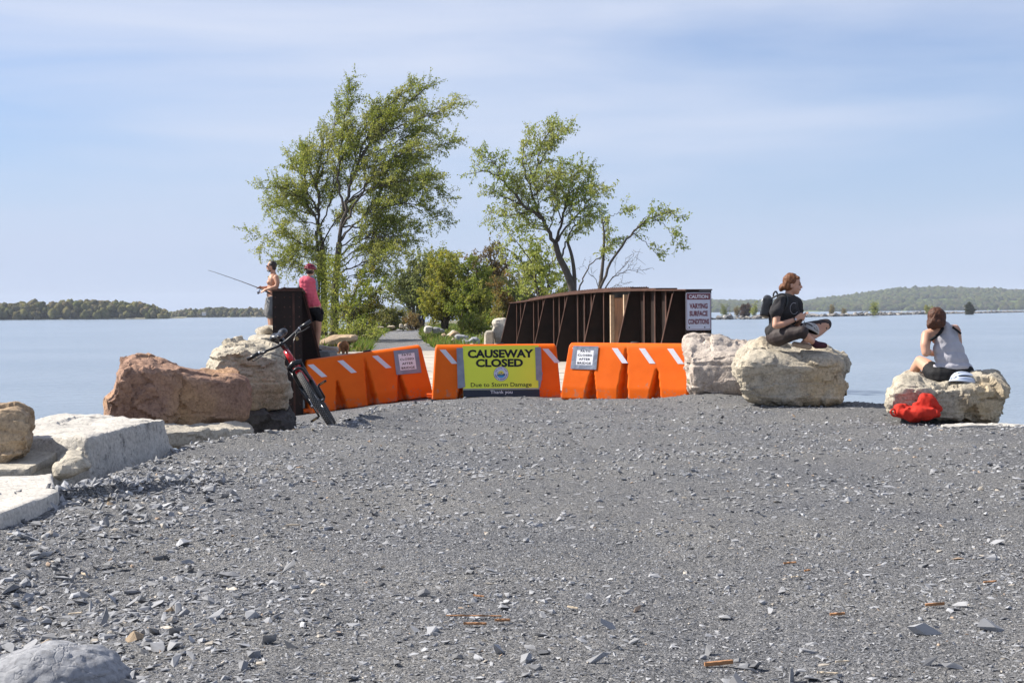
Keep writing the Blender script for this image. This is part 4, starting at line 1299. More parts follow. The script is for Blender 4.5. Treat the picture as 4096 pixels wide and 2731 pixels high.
def ring_text(s, a0, a1, top):
    n = len(s)
    for i, ch in enumerate(s):
        if ch == ' ': continue
        V, F = text_np(ch, 0.03)
        a = RAD(a0 + (a1 - a0) * (i / (n - 1)))
        rot = a - pi / 2 if top else a + pi / 2
        k = 0.024
        r = 0.080
        cx = (min(v.x for v in V) + max(v.x for v in V)) / 2; cy = (min(v.y for v in V) + max(v.y for v in V)) / 2
        mb.add([(EC[0] + r * cos(a) + k * ((v.x - cx) * cos(rot) - (v.y - cy) * sin(rot)), -0.0026, EC[1] + r * sin(a) + k * ((v.x - cx) * sin(rot) + (v.y - cy) * cos(rot))) for v in V], F)
ring_text('COLCHESTER', 158, 24, True)
ring_text('PARKS & RECREATION', 188, 352, False)
mb.build('ring_lettering', M_DBLUE, em)
# tape holding the sign
def tape(pts, y):
    mb = MB(); quad(mb, pts, y, 0.0007)
    bm = bmesh.new(); me = mb.mesh(); bm.from_mesh(me)
    return mb.build('duct_tape', M_DUCT, sg)
tape([(-SW / 2 - 0.075, -SH / 2 + 0.13), (-SW / 2 + 0.015, -SH / 2 + 0.14), (-SW / 2 + 0.005, SH / 2 - 0.03), (-SW / 2 - 0.085, SH / 2 - 0.03)], -0.006)
tape([(-SW / 2 - 0.012, -SH / 2 + 0.145), (-SW / 2 + 0.03, -SH / 2 + 0.15), (-SW / 2 + 0.012, SH / 2 - 0.20), (-SW / 2 - 0.02, SH / 2 - 0.22)], -0.009)
tape([(SW / 2 - 0.045, -SH / 2 + 0.235), (SW / 2 + 0.04, -SH / 2 + 0.235), (SW / 2 + 0.035, SH / 2 - 0.03), (SW / 2 - 0.05, SH / 2 - 0.03)], -0.006)
tape([(SW / 2 - 0.012, -SH / 2 + 0.115), (SW / 2 + 0.012, -SH / 2 + 0.14), (SW / 2 + 0.05, SH / 2 - 0.40), (SW / 2 - 0.02, SH / 2 - 0.36)], -0.009)

# ------------------------------------------------------------------ caution sign on the right girder
M_SIGN = pmat('sign_enamel', (0.58, 0.60, 0.68), (0.50, 0.52, 0.60), 4, 0.45)
M_MAROON = pmat('sign_maroon', (0.16, 0.022, 0.035), (0.13, 0.02, 0.03), 4, 0.5)
CW, CH = 0.415, 0.605
cs = empty('caution_sign', (0, 0, 0), 'white and maroon caution sign bolted to the right girder end', 'sign')
q = J('f', 2794, 1245, 24.14)
cs.matrix_world = Matrix.Translation(q) @ Matrix.Rotation(RAD(7.5), 4, 'Z')
def rrect(w, h, r, n=5):
    P = []
    for cx, cz, a0 in ((w / 2 - r, h / 2 - r, 0), (-w / 2 + r, h / 2 - r, 90), (-w / 2 + r, -h / 2 + r, 180), (w / 2 - r, -h / 2 + r, 270)):
        for k in range(n): 
            a = RAD(a0 + 90 * k / (n - 1)); P.append((cx + r * cos(a), cz + r * sin(a)))
    return P
mb = MB(); quad(mb, rrect(CW, CH, 0.03), 0.0, 0.003); mb.build('panel', M_SIGN, cs)
mb = MB(); quad(mb, rrect(CW - 0.018, CH - 0.018, 0.025), -0.0034, 0.0004); mb.build('border', M_MAROON, cs)
mb = MB(); quad(mb, rrect(CW - 0.034, CH - 0.034, 0.02), -0.0042, 0.0004); mb.build('field', M_SIGN, cs)
mb = MB(); quad(mb, [(-CW / 2 + 0.02, CH / 2 - 0.115), (CW / 2 - 0.02, CH / 2 - 0.115), (CW / 2 - 0.02, CH / 2 - 0.02), (-CW / 2 + 0.02, CH / 2 - 0.02)], -0.0050, 0.0004); mb.build('header', M_MAROON, cs)
mb = MB(); put_text(mb, 'CAUTION', 0, CH / 2 - 0.067, 0.32, 0.058, 0.035, -0.0062); mb.build('lettering', M_WHT, cs)
for tx_, cz_, w_ in (('VARYING', 0.085, 0.30), ('SURFACE', -0.035, 0.30), ('CONDITIONS', -0.165, 0.345)):
    mb = MB(); put_text(mb, tx_, 0, cz_, w_, 0.087, 0.045, -0.0062); mb.build('lettering', M_MAROON, cs)
for x in (-0.155, 0.10):
    mb = MB(); mb.ell((x, -0.006, -CH / 2 + 0.045), (0.012, 0.006, 0.012), None, 8, 5); mb.build('bolt', M_BLACK, cs, True)
# ------------------------------------------------------------------ land beyond the bridge
CX_Y = [44, 46, 60, 82, 109, 140, 200, 320]
CX_X = [-3.1, -3.3, -4.5, -6.1, -7.6, -7.9, -5.0, 2.0]
def cxs(Y): return np.interp(Y, CX_Y, CX_X)
def land_h(D, Y, X):
    P = np.stack([X, Y, np.zeros_like(X)], 1)
    a = np.abs(D)
    h = np.interp(a, [0, 1.2, 1.8, 3.5, 5.5, 8.5, 14], [0.0, 0.0, 0.10, 0.15, -0.3, -2.3, -4.5])
    h = h + 0.05 * perlin(P * 1.2) * (a > 1.0) + 0.25 * perlin(P * 0.5) * smooth(2.5, 5, a) + 0.02 * perlin(P * 2)
    return h - np.interp(Y, [45.6, 47.2], [2.6, 0]) * (Y < 47.2)
NY, NX = 220, 90
Ys = np.concatenate([np.linspace(45.6, 130, 170), np.linspace(132, 320, 50)])
Ds = np.linspace(-13, 13, NX)
DD, YY = np.meshgrid(Ds, Ys)
XX = DD + cxs(YY)
Z = land_h(DD.ravel(), YY.ravel(), XX.ravel())
idx = np.arange(NY * NX).reshape(NY, NX)
F = np.stack([idx[:-1, :-1], idx[:-1, 1:], idx[1:, 1:], idx[1:, :-1]], -1).reshape(-1, 4)
me = me_np('causeway_land', np.stack([XX.ravel(), YY.ravel(), Z], 1), F)
M_EARTH = pmat('turf_and_stone', (0.10, 0.11, 0.045), (0.24, 0.21, 0.16), 0.8, 0.95, 0.05, 8, lo=0.42, hi=0.62)
tag(link('causeway_land', me, M_EARTH, None, True), kind='structure')
Ds = np.linspace(-1.15, 1.15, 14)
Ys2 = np.linspace(46.6, 150, 300)
DD, YY = np.meshgrid(Ds, Ys2)
XX = DD * (1 + 0.06 * np.sin(YY * 0.9)) + cxs(YY)
Z = land_h(DD.ravel(), YY.ravel(), XX.ravel()) + 0.012 + 0.02 * np.abs(perlin(np.stack([XX.ravel(), YY.ravel(), 0 * XX.ravel()], 1) * np.array([0.5, 1.6, 1])))
idx = np.arange(300 * 14).reshape(300, 14)
F = np.stack([idx[:-1, :-1], idx[:-1, 1:], idx[1:, 1:], idx[1:, :-1]], -1).reshape(-1, 4)
tag(link('path', me_np('path', np.stack([XX.ravel(), YY.ravel(), Z], 1), F), M_GROUND, None, True), kind='structure')

# ------------------------------------------------------------------ leaves and branches
def leaf_mat(name, tr=0.42):
    m = bpy.data.materials.new(name); m.use_nodes = True
    nt = m.node_tree; b = nt.nodes['Principled BSDF']; out = nt.nodes['Material Output']
    at = N(nt, 'ShaderNodeAttribute', attribute_name='tint')
    nt.links.new(at.outputs['Color'], b.inputs['Base Color'])
    b.inputs['Roughness'].default_value = 0.6; b.inputs['Specular IOR Level'].default_value = 0.25
    tl = N(nt, 'ShaderNodeBsdfTranslucent'); tm = N(nt, 'ShaderNodeMix', data_type='RGBA', blend_type='MULTIPLY'); tm.inputs[0].default_value = 1.0; tm.inputs[7].default_value = (1.45, 1.35, 0.95, 1)
    nt.links.new(at.outputs['Color'], tm.inputs[6]); nt.links.new(tm.outputs[2], tl.inputs['Color'])
    mx = N(nt, 'ShaderNodeMixShader'); mx.inputs[0].default_value = tr
    nt.links.new(b.outputs['BSDF'], mx.inputs[1]); nt.links.new(tl.outputs['BSDF'], mx.inputs[2])
    nt.links.new(mx.outputs['Shader'], out.inputs['Surface'])
    return m
M_LEAF = leaf_mat('young_leaf')
M_BARK = pmat('bark', (0.11, 0.09, 0.072), (0.07, 0.058, 0.048), 7, 0.9, 0.02, 25)
M_PALEBARK = pmat('pale_bark', (0.16, 0.13, 0.105), (0.10, 0.085, 0.07), 7, 0.9, 0.02, 25)

def leaves_mesh(name, C, size, cols, hang=0.3, aspect=0.6):
    n = len(C)
    C = np.asarray(C)
    d = rng.normal(size=(n, 3)); d[:, 2] -= hang * 2.0; d /= np.linalg.norm(d, axis=1)[:, None]
    q = rng.normal(size=(n, 3)); s = np.cross(d, q); s /= np.linalg.norm(s, axis=1)[:, None] + 1e-9
    nn = np.cross(d, s)
    L = size * rng.uniform(0.7, 1.3, n)
    W = L * aspect * 0.5
    v0 = C; v2 = C + d * L[:, None]
    mid = C + d * (L * 0.5)[:, None] + nn * (L * 0.12)[:, None]
    v1 = mid + s * W[:, None]; v3 = mid - s * W[:, None]
    V = np.stack([v0, v1, v2, v3], 1).reshape(-1, 3)
    F = np.arange(n * 4).reshape(n, 4)
    me = me_np(name, V, F)
    pal = np.array(cols)
    k = rng.integers(0, len(pal), n)
    # neighbouring leaves share a hue
    nz_ = fbm(C * 0.9, 2)
    k = np.clip(((nz_ * 0.9 + 0.5 + rng.normal(0, 0.22, n)) * len(pal)).astype(int), 0, len(pal) - 1)
    T = pal[k] * rng.uniform(0.8, 1.2, (n, 1))
    ca = me.attributes.new('tint', 'FLOAT_COLOR', 'POINT')
    ca.data.foreach_set('color', np.repeat(np.concatenate([T, np.ones((n, 1))], 1), 4, 0).astype(np.float32).ravel())
    return me

GREEN = [(0.21, 0.254, 0.044), (0.259, 0.299, 0.061), (0.298, 0.328, 0.083), (0.342, 0.361, 0.11)]
ELM = [(0.206, 0.266, 0.046), (0.258, 0.309, 0.061), (0.299, 0.338, 0.083), (0.341, 0.371, 0.121)]
DARKG = [(0.148, 0.192, 0.032), (0.188, 0.23, 0.041), (0.228, 0.262, 0.052), (0.276, 0.281, 0.068)]
YELG = [(0.24, 0.249, 0.046), (0.269, 0.271, 0.051), (0.298, 0.281, 0.055), (0.226, 0.265, 0.046)]
PALEG = [(0.187, 0.22, 0.077), (0.22, 0.253, 0.088), (0.242, 0.264, 0.099), (0.187, 0.215, 0.072)]
TANS = [(0.17, 0.12, 0.05), (0.20, 0.14, 0.055), (0.15, 0.10, 0.045), (0.18, 0.15, 0.06)]
RUSTS = [(0.20, 0.14, 0.05), (0.24, 0.16, 0.06), (0.17, 0.15, 0.045), (0.19, 0.18, 0.05)]

def curve(pts, k=6):
    """Catmull-Rom through the points"""
    P = [Vector(p) for p in pts]
    if len(P) < 3:
        return [P[0].lerp(P[-1], i / k) for i in range(k + 1)]
    Q = [P[0] * 2 - P[1]] + P + [P[-1] * 2 - P[-2]]
    out = []
    for i in range(1, len(Q) - 2):
        for j in range(k):
            t = j / k
            a, b, c, d = Q[i - 1], Q[i], Q[i + 1], Q[i + 2]
            out.append(0.5 * ((2 * b) + (c - a) * t + (2 * a - 5 * b + 4 * c - d) * t * t + (3 * b - a - 3 * c + d) * t ** 3))
    out.append(P[-1])
    return out

def tree(name, label, z, Y0, trunks, limbs, cols, leaf=0.085, sec_len=1.5, sec_den=2.2, twig=0.55, nleaf=12, wind=0.22, up=0.25, t0=0.25, hang=0.3,
         group=None, cat='tree', seed=1, bark=None, spread=(35, 70), rtw=0.008, extra=None, aspect=0.6, depth_amp=1.0, twig_den=4.5, cluster=0.04, shrink=None):
    rd = random.Random(seed)
    bark = bark or M_BARK
    trunk, C = MB(), []
    if shrink:
        b0x, b0y = trunks[0]['p'][0]
        fx = lambda P_: [(b0x + (x - b0x) * shrink[0], b0y + (y - b0y) * shrink[1]) for x, y in P_]
        trunks = [dict(T, p=fx(T['p'])) for T in trunks]; limbs = [dict(L_, p=fx(L_['p'])) for L_ in limbs]
    allpts = []
    lim = []
    base = None
    for T in trunks:
        pts = [J(z, x, y, Y0) for x, y in T['p']]
        if base is None: base = pts[0].copy()
        pc = curve(pts, 5)
        rr = np.linspace(T['r'][0], T['r'][1], len(pc))
        trunk.tube(pc, list(rr), 8)
        if T.get('leafy'): lim.append((pc, list(rr)))
    for Lm in limbs:
        pts = Lm['p']
        dy0, dy1 = Lm.get('d', (0, rd.uniform(-1.8, 1.8) * depth_amp))
        n = len(pts)
        W = [J(z, x, y, Y0 + dy0 + (dy1 - dy0) * (i / (n - 1)) ** 1.2) for i, (x, y) in enumerate(pts)]
        pc = curve(W, 5)
        for i in range(1, len(pc) - 1):
            pc[i] = pc[i] + Vector((rd.gauss(0, .035), rd.gauss(0, .05), rd.gauss(0, .03))) * (Y0 / 60)
        rr = np.linspace(0.8 * Lm.get('r', (0.05, 0.012))[0], Lm.get('r', (0.05, 0.012))[1], len(pc))
        trunk.tube(pc, list(rr), 6)
        lim.append((pc, list(rr)))
    for pc, rr in lim:
        seg = [(pc[i + 1] - pc[i]).length for i in range(len(pc) - 1)]
        L = sum(seg)
        ns = max(2, int(L * sec_den))
        for s in range(ns):
            t = t0 + (1 - t0) * (s + rd.random()) / ns
            u = t * L; i = 0
            while i < len(seg) - 1 and u > seg[i]: u -= seg[i]; i += 1
            p = pc[i].lerp(pc[i + 1], min(1, u / max(seg[i], 1e-6)))
            Tn = (pc[i + 1] - pc[i]).normalized()
            perp = Vector((rd.gauss(0, 1), rd.gauss(0, 1), rd.gauss(0, 1))); perp = (perp - Tn * perp.dot(Tn)).normalized()
            a = RAD(rd.uniform(*spread)) * (1.0 - 0.55 * t)
            d = Tn * cos(a) + perp * sin(a) + Vector((wind * 0.6, 0, up))
            d.normalize()
            ln = sec_len * (1.15 - 0.80 * t) * rd.uniform(0.55, 1.2)
            pts = [p]
            k = 5
            dd = d.copy()
            for j in range(k):
                dd = (dd + Vector((wind * 0.22, 0, 0.03 - hang * 0.14 * j / k)) + Vector((rd.gauss(0, .09), rd.gauss(0, .09), rd.gauss(0, .09)))).normalized()
                pts.append(pts[-1] + dd * (ln / k))
            r0 = min(rr[min(i, len(rr) - 1)] * 0.55, 0.014 + 0.008 * ln)
            trunk.tube(pts, [r0 * (1 - 0.75 * j / k) for j in range(k + 1)], 4, cap=False)
            nt_ = max(2, int(ln * twig_den))
            for q in range(nt_):
                tt = 0.2 + 0.8 * (q + rd.random()) / nt_
                j = min(int(tt * k), k - 1)
                p2 = pts[j].lerp(pts[j + 1], tt * k - j)
                Td = (pts[j + 1] - pts[j]).normalized()
                pp = Vector((rd.gauss(0, 1), rd.gauss(0, 1), rd.gauss(0, 1))); pp = (pp - Td * pp.dot(Td)).normalized()
                d2 = (Td * 0.75 + pp * 0.75 + Vector((wind * 0.5, 0, 0.08 - hang * 0.25))).normalized()
                l2 = twig * rd.uniform(0.5, 1.25)
                m1 = p2 + d2 * (l2 * 0.5)
                e2 = m1 + (d2 + Vector((wind * 0.35, 0, -hang * 0.5))).normalized() * (l2 * 0.5)
                trunk.tube([p2, m1, e2], [rtw, rtw * 0.8, rtw * 0.4], 3, cap=False)
                for x in range(nleaf):
                    v = (x + rd.random()) / nleaf
                    c = p2.lerp(m1, v * 2) if v < 0.5 else m1.lerp(e2, v * 2 - 1)
                    C.append((c.x + rd.gauss(0, cluster), c.y + rd.gauss(0, cluster), c.z + rd.gauss(0, cluster)))
    if extra: C += extra(rd)
    if base is None: base = lim[0][0][0].copy()
    o = empty(name, base, label, cat, group)
    trunk.wbuild('trunk', bark, o, True)
    me = leaves_mesh('crown', np.array(C), leaf, cols, hang, aspect)
    world_part('crown', me, M_LEAF, o)
    print(name, 'leaves', len(C), 'branch faces', len(trunk.f))
    return o

# left pair of elms, crowns blown to the right
GE = 'wind-bent elms beside the path'
vine = lambda x0, x1, y0, y1, n, Y0: (lambda rd: [tuple(J('t', x0 + (x1 - x0) * rd.random() + rd.gauss(0, 14), y0 + (y1 - y0) * rd.random(), Y0 + rd.uniform(-.5, .5))) for _ in range(n)])
tree('elm_tree', 'tall leaning elm with crown streaming right, trunk behind the cyclist', 't', 66,
     [dict(p=[(478, 1352), (482, 1200), (487, 1080), (505, 880)], r=(0.20, 0.13))],
     [dict(p=[(505, 880), (540, 680), (590, 500), (680, 350), (800, 220), (975, 85)], r=(0.12, 0.012), d=(0, 0.6)),
      dict(p=[(520, 800), (580, 690), (660, 560), (800, 440), (950, 400), (1095, 372)], r=(0.08, 0.01), d=(0, -1.2)),
      dict(p=[(530, 720), (500, 560), (515, 380), (540, 200), (560, 75)], r=(0.08, 0.01), d=(0, 1.2)),
      dict(p=[(590, 500), (640, 350), (730, 210), (850, 110), (885, 70)], r=(0.06, 0.01), d=(0.2, 1.4)),
      dict(p=[(680, 350), (800, 300), (930, 250), (1040, 210), (1110, 178)], r=(0.05, 0.008), d=(0.2, -0.8)),
      dict(p=[(505, 880), (600, 770), (760, 690), (900, 690), (990, 730), (1050, 785)], r=(0.06, 0.008), d=(0, -1.6)),
      dict(p=[(500, 960), (590, 880), (720, 850), (840, 850), (920, 830)], r=(0.06, 0.008), d=(0, -1.0)),
      dict(p=[(490, 1050), (580, 1000), (690, 960), (790, 950)], r=(0.05, 0.008), d=(0, -1.5)),
      dict(p=[(590, 520), (740, 480), (880, 520), (960, 590), (1050, 650)], r=(0.05, 0.008), d=(0, 1.5)),
      dict(p=[(540, 680), (660, 610), (820, 570), (930, 560), (1000, 560)], r=(0.05, 0.008), d=(0, -2)),
      dict(p=[(540, 680), (620, 640), (720, 600), (830, 620)], r=(0.05, 0.008), d=(0, 2)),
      dict(p=[(560, 590), (590, 430), (640, 300), (680, 180)], r=(0.05, 0.008), d=(0, 2)),
      dict(p=[(520, 800), (610, 800), (720, 770), (800, 780)], r=(0.05, 0.008), d=(0, 2)),
      dict(p=[(620, 450), (760, 390), (880, 330), (990, 320)], r=(0.04, 0.008), d=(0, 1)),
      dict(p=[(490, 1000), (560, 940), (650, 900), (720, 910)], r=(0.04, 0.008), d=(0, 1.5)),
      dict(p=[(510, 900), (620, 840), (740, 800), (870, 790)], r=(0.045, 0.008), d=(0, 0.2)), dict(p=[(515, 860), (640, 740), (790, 650), (930, 640)], r=(0.045, 0.008), d=(0, 0.6)),
      dict(p=[(490, 1020), (600, 950), (720, 930), (830, 900)], r=(0.04, 0.008), d=(0, 0.3)), dict(p=[(545, 680), (700, 540), (820, 470), (920, 460)], r=(0.045, 0.008), d=(0, 0.2)),
      dict(p=[(488, 1080), (560, 1050), (640, 1030), (720, 1030)], r=(0.035, 0.008), d=(0, -0.4)), dict(p=[(600, 480), (700, 330), (790, 260), (860, 240)], r=(0.04, 0.008), d=(0, 0.2))],
     GREEN, leaf=0.085, sec_len=1.4, sec_den=6.2, nleaf=19, twig_den=7, shrink=(0.96, 0.975), seed=3, group=GE, extra=vine(440, 520, 950, 1330, 2600, 65.6))
tree('elm_tree', 'left elm of the pair with broad crown over the fisherman', 't', 67.5,
     [dict(p=[(428, 1352), (428, 1200), (428, 1050), (420, 900)], r=(0.17, 0.11)), dict(p=[(395, 1352), (398, 1150), (405, 1000), (385, 820)], r=(0.09, 0.05), leafy=True)],
     [dict(p=[(420, 900), (402, 740), (392, 580), (415, 430), (405, 325)], r=(0.10, 0.012), d=(0, 0.5)),
      dict(p=[(420, 900), (365, 720), (290, 640), (200, 600), (120, 600)], r=(0.07, 0.01), d=(0, -0.8)),
      dict(p=[(402, 740), (335, 580), (285, 490), (250, 450)], r=(0.06, 0.01), d=(0, 1.0)),
      dict(p=[(395, 560), (450, 430), (485, 290), (490, 165)], r=(0.06, 0.01), d=(0, 1.0)),
      dict(p=[(425, 950), (340, 900), (240, 850), (160, 830)], r=(0.05, 0.008), d=(0, -1.2)),
      dict(p=[(160, 840), (120, 870), (95, 930)], r=(0.014, 0.006), d=(-1.2, -1.4)),
      dict(p=[(428, 1050), (330, 1000), (250, 1010), (180, 990)], r=(0.05, 0.008), d=(0, -1)),
      dict(p=[(402, 740), (300, 720), (220, 690), (150, 700)], r=(0.05, 0.008), d=(0, 1.5)),
      dict(p=[(392, 600), (340, 480), (320, 420)], r=(0.05, 0.008), d=(0, -1.5)),
      dict(p=[(410, 800), (470, 650), (480, 540), (520, 450)], r=(0.05, 0.008), d=(0, -1.5)),
      dict(p=[(420, 900), (480, 780), (560, 720), (620, 740)], r=(0.05, 0.008), d=(0, 1.8)),
      dict(p=[(425, 1000), (350, 930), (270, 920)], r=(0.04, 0.008), d=(0, 1.5)),
      dict(p=[(405, 780), (340, 780), (260, 770), (200, 790)], r=(0.04, 0.008), d=(0, 0.3)),
      dict(p=[(425, 980), (360, 960), (290, 950), (220, 910)], r=(0.035, 0.008), d=(0, 0.2)), dict(p=[(400, 720), (320, 660), (240, 640), (180, 650)], r=(0.04, 0.008), d=(0, 0.2)), dict(p=[(395, 620), (360, 520), (330, 460), (340, 390)], r=(0.04, 0.008), d=(0, 0))],
     GREEN, leaf=0.085, sec_len=1.3, sec_den=6.2, nleaf=19, twig_den=7, shrink=(0.95, 0.975), wind=0.2, seed=5, group=GE, extra=vine(380, 450, 930, 1330, 2400, 67.0))
tree('elm_tree', 'arching elm behind the right girder with bare sky round its crown', 't', 57,
     [dict(p=[(1668, 1180), (1650, 1090), (1618, 1010), (1590, 955), (1570, 880)], r=(0.16, 0.10)), dict(p=[(1668, 1180), (1668, 1050), (1655, 950), (1630, 870)], r=(0.09, 0.05))],
     [dict(p=[(1570, 880), (1500, 760), (1410, 690), (1320, 590), (1230, 515), (1135, 525)], r=(0.10, 0.010), d=(0, -0.4)),
      dict(p=[(1570, 880), (1605, 740), (1640, 620), (1665, 540), (1690, 500)], r=(0.07, 0.008), d=(0, 0.9)),
      dict(p=[(1500, 760), (1440, 610), (1405, 450), (1440, 320)], r=(0.06, 0.007), d=(0, 0.6)),
      dict(p=[(1440, 610), (1490, 470), (1560, 350), (1635, 292)], r=(0.045, 0.006), d=(0.3, -0.3)),
      dict(p=[(1470, 500), (1500, 370), (1540, 300), (1580, 278)], r=(0.03, 0.006), d=(0.2, 0.6)),
      dict(p=[(1570, 880), (1640, 780), (1730, 680), (1780, 620), (1835, 595)], r=(0.06, 0.007), d=(0, -1)),
      dict(p=[(1600, 960), (1640, 860), (1720, 780), (1800, 715)], r=(0.05, 0.007), d=(0, 1)),
      dict(p=[(1320, 590), (1280, 500), (1230, 455), (1180, 430)], r=(0.04, 0.006), d=(-0.3, 0.3)),
      dict(p=[(1410, 690), (1330, 660), (1270, 640), (1222, 650)], r=(0.04, 0.007), d=(0, -0.8)),
      dict(p=[(1450, 720), (1380, 730), (1300, 740), (1228, 720)], r=(0.04, 0.007), d=(0, 0.8)),
      dict(p=[(1540, 820), (1450, 800), (1390, 790), (1345, 820)], r=(0.04, 0.007), d=(0, -1)),
      dict(p=[(1625, 680), (1590, 560), (1600, 500), (1620, 470)], r=(0.04, 0.007), d=(0.5, 1.2)),
      dict(p=[(1460, 640), (1520, 560), (1560, 520)], r=(0.04, 0.007), d=(0, -1.2)),
      dict(p=[(1630, 870), (1660, 800), (1680, 720)], r=(0.04, 0.007), d=(0, -1.0)),
      dict(p=[(1540, 830), (1560, 720), (1550, 640)], r=(0.04, 0.007), d=(0, 1.0)),
      dict(p=[(1500, 760), (1440, 700), (1390, 600), (1340, 540)], r=(0.04, 0.007), d=(0, 0.6)), dict(p=[(1480, 730), (1480, 640), (1460, 560)], r=(0.035, 0.007), d=(0, -0.5)), dict(p=[(1590, 780), (1660, 680), (1720, 570), (1740, 520)], r=(0.035, 0.007), d=(0, 0.2)),
      dict(p=[(1600, 760), (1570, 640), (1580, 560)], r=(0.035, 0.007), d=(0, -0.8)), dict(p=[(1520, 800), (1440, 770), (1360, 700)], r=(0.035, 0.007), d=(0, 0.2)), dict(p=[(1420, 480), (1470, 400), (1500, 360)], r=(0.02, 0.006), d=(0.2, 0.2))],
     ELM, leaf=0.085, sec_len=1.0, sec_den=5.2, twig=0.5, twig_den=7.5, nleaf=17, shrink=(0.96, 0.96), wind=0.25, hang=0.55, seed=11, group=GE)
tree('elm_tree', 'sparse low elm reaching right over the girder, half bare', 't', 55,
     [dict(p=[(1780, 1180), (1795, 1110), (1810, 980), (1815, 850), (1805, 775)], r=(0.09, 0.02), leafy=True)],
     [dict(p=[(1785, 1150), (1850, 990), (1940, 860), (2040, 775), (2130, 742), (2185, 770)], r=(0.07, 0.007), d=(0, -0.6)),
      dict(p=[(1690, 1130), (1740, 1020), (1800, 950), (1890, 880)], r=(0.04, 0.007), d=(0, 0.5)),
      dict(p=[(2050, 770), (2110, 800), (2150, 850), (2180, 915)], r=(0.02, 0.005), d=(-0.5, -0.7)),
      dict(p=[(1960, 845), (2030, 900), (2080, 955)], r=(0.02, 0.005), d=(-0.3, 0.4)),
      dict(p=[(1808, 800), (1850, 760), (1900, 745), (1945, 742)], r=(0.02, 0.005), d=(0, 0.3)),
      dict(p=[(1960, 845), (2000, 790), (2050, 745), (2100, 735)], r=(0.02, 0.005), d=(-0.3, 0.4))],
     ELM, leaf=0.09, sec_len=0.7, sec_den=4.0, twig=0.4, twig_den=7, nleaf=13, wind=0.3, hang=0.5, seed=12, t0=0.5, group=GE)
# bare twigs of that tree
tree('young_tree', 'bare twiggy sapling under the half bare elm', 't', 55.5, [dict(p=[(1800, 1180), (1820, 1120), (1860, 1060)], r=(0.03, 0.02))],
     [dict(p=[(1820, 1120), (1900, 1020), (1960, 960)], r=(0.02, 0.005)), dict(p=[(1860, 1060), (1940, 1030), (1990, 1030)], r=(0.02, 0.005)), dict(p=[(1800, 1150), (1760, 1060), (1720, 1010)], r=(0.02, 0.005)),
      dict(p=[(1810, 1140), (1860, 1110), (1890, 1100)], r=(0.02, 0.005))],
     TANS, leaf=0.05, sec_len=0.8, sec_den=4, twig=0.4, nleaf=1, wind=0.15, seed=14)

def bushy(name, label, z, Y0, base, tips, cols, seed=1, bend=0.35, **kw):
    rd = random.Random(seed * 31)
    limbs = []
    for (x, y) in tips:
        bx = base[0] + (x - base[0]) * 0.12 + rd.gauss(0, 4)
        mx_ = base[0] + (x - base[0]) * bend; my = base[1] + (y - base[1]) * 0.55
        limbs.append(dict(p=[(bx, base[1]), (mx_, my), (x, y)], r=kw.pop('r', (0.05, 0.01)) if False else (kw.get('rl', 0.05), 0.01)))
    kw = dict(kw); kw.pop('rl', None)
    if kw.pop('lush', True): kw['nleaf'] = int(kw.get('nleaf', 10) * 1.9); kw['leaf'] *= 1.3
    return tree(name, label, z, Y0, [], limbs, cols, seed=seed, **kw)
bushy('bush_tree', 'bright green bushy tree left of the arching elm', 't', 60, (1520, 1200), [(1345, 845), (1320, 905), (1430, 880), (1500, 900), (1390, 980), (1330, 1010), (1560, 960), (1600, 1030), (1440, 1050), (1350, 1120), (1640, 1100), (1550, 1080), (1480, 1000), (1420, 1140), (1600, 1150)],
      ELM, seed=21, leaf=0.085, sec_len=0.9, sec_den=3.0, nleaf=11, t0=0.3, hang=0.4)
bushy('bush_tree', 'dark green dense shrub against the left elm trunks', 't', 63, (560, 1345), [(520, 1080), (600, 1040), (680, 1050), (720, 1100), (640, 1130), (560, 1150), (700, 1180), (640, 1220), (560, 1230), (600, 1280), (500, 1200), (660, 1290), (690, 1130)],
      DARKG + [(0.14, 0.12, 0.03)], seed=22, leaf=0.085, sec_len=0.85, sec_den=3.4, nleaf=13, t0=0.15, hang=0.3)
bushy('shrub', 'small leafy shrub at the foot of the left elms', 't', 61, (600, 1375), [(500, 1330), (540, 1310), (600, 1300), (640, 1320), (680, 1335), (560, 1345)],
      GREEN, seed=23, leaf=0.07, sec_len=0.5, sec_den=5, nleaf=11, t0=0.1)
bushy('bush_tree', 'pale feathery tree left of the far thicket', 't', 112, (905, 1315), [(830, 960), (760, 1020), (730, 1095), (790, 1100), (870, 1010), (900, 950), (960, 960), (1000, 940), (1010, 1010), (880, 1120), (820, 1180), (960, 1080), (760, 1160)],
      PALEG, seed=24, leaf=0.15, sec_len=1.8, sec_den=2.2, twig=0.9, nleaf=12, t0=0.3, wind=0.3, rl=0.12, bark=M_PALEBARK, rtw=0.012, cluster=0.08)
bushy('bush_tree', 'yellow green dense tree in the middle of the path view', 't', 84, (1030, 1320), [(960, 985), (1010, 960), (930, 1060), (920, 1150), (1040, 980), (1000, 1050), (960, 1180), (1020, 1150), (930, 1240), (990, 1260), (1075, 965), (1060, 1090)],
      YELG, seed=25, leaf=0.11, sec_len=1.25, sec_den=4.0, twig=0.6, nleaf=15, t0=0.15, rl=0.08, cluster=0.06)
bushy('bush_tree', 'deep green dense tree right of the yellow green one', 't', 82, (1130, 1330), [(1080, 1000), (1140, 990), (1190, 1010), (1230, 1060), (1260, 1110), (1110, 1080), (1170, 1120), (1230, 1170), (1080, 1180), (1150, 1200), (1260, 1220), (1200, 1260), (1100, 1270), (1280, 1160)],
      DARKG, seed=26, leaf=0.11, sec_len=1.3, sec_den=4.0, twig=0.6, nleaf=15, t0=0.15, rl=0.08, cluster=0.06)
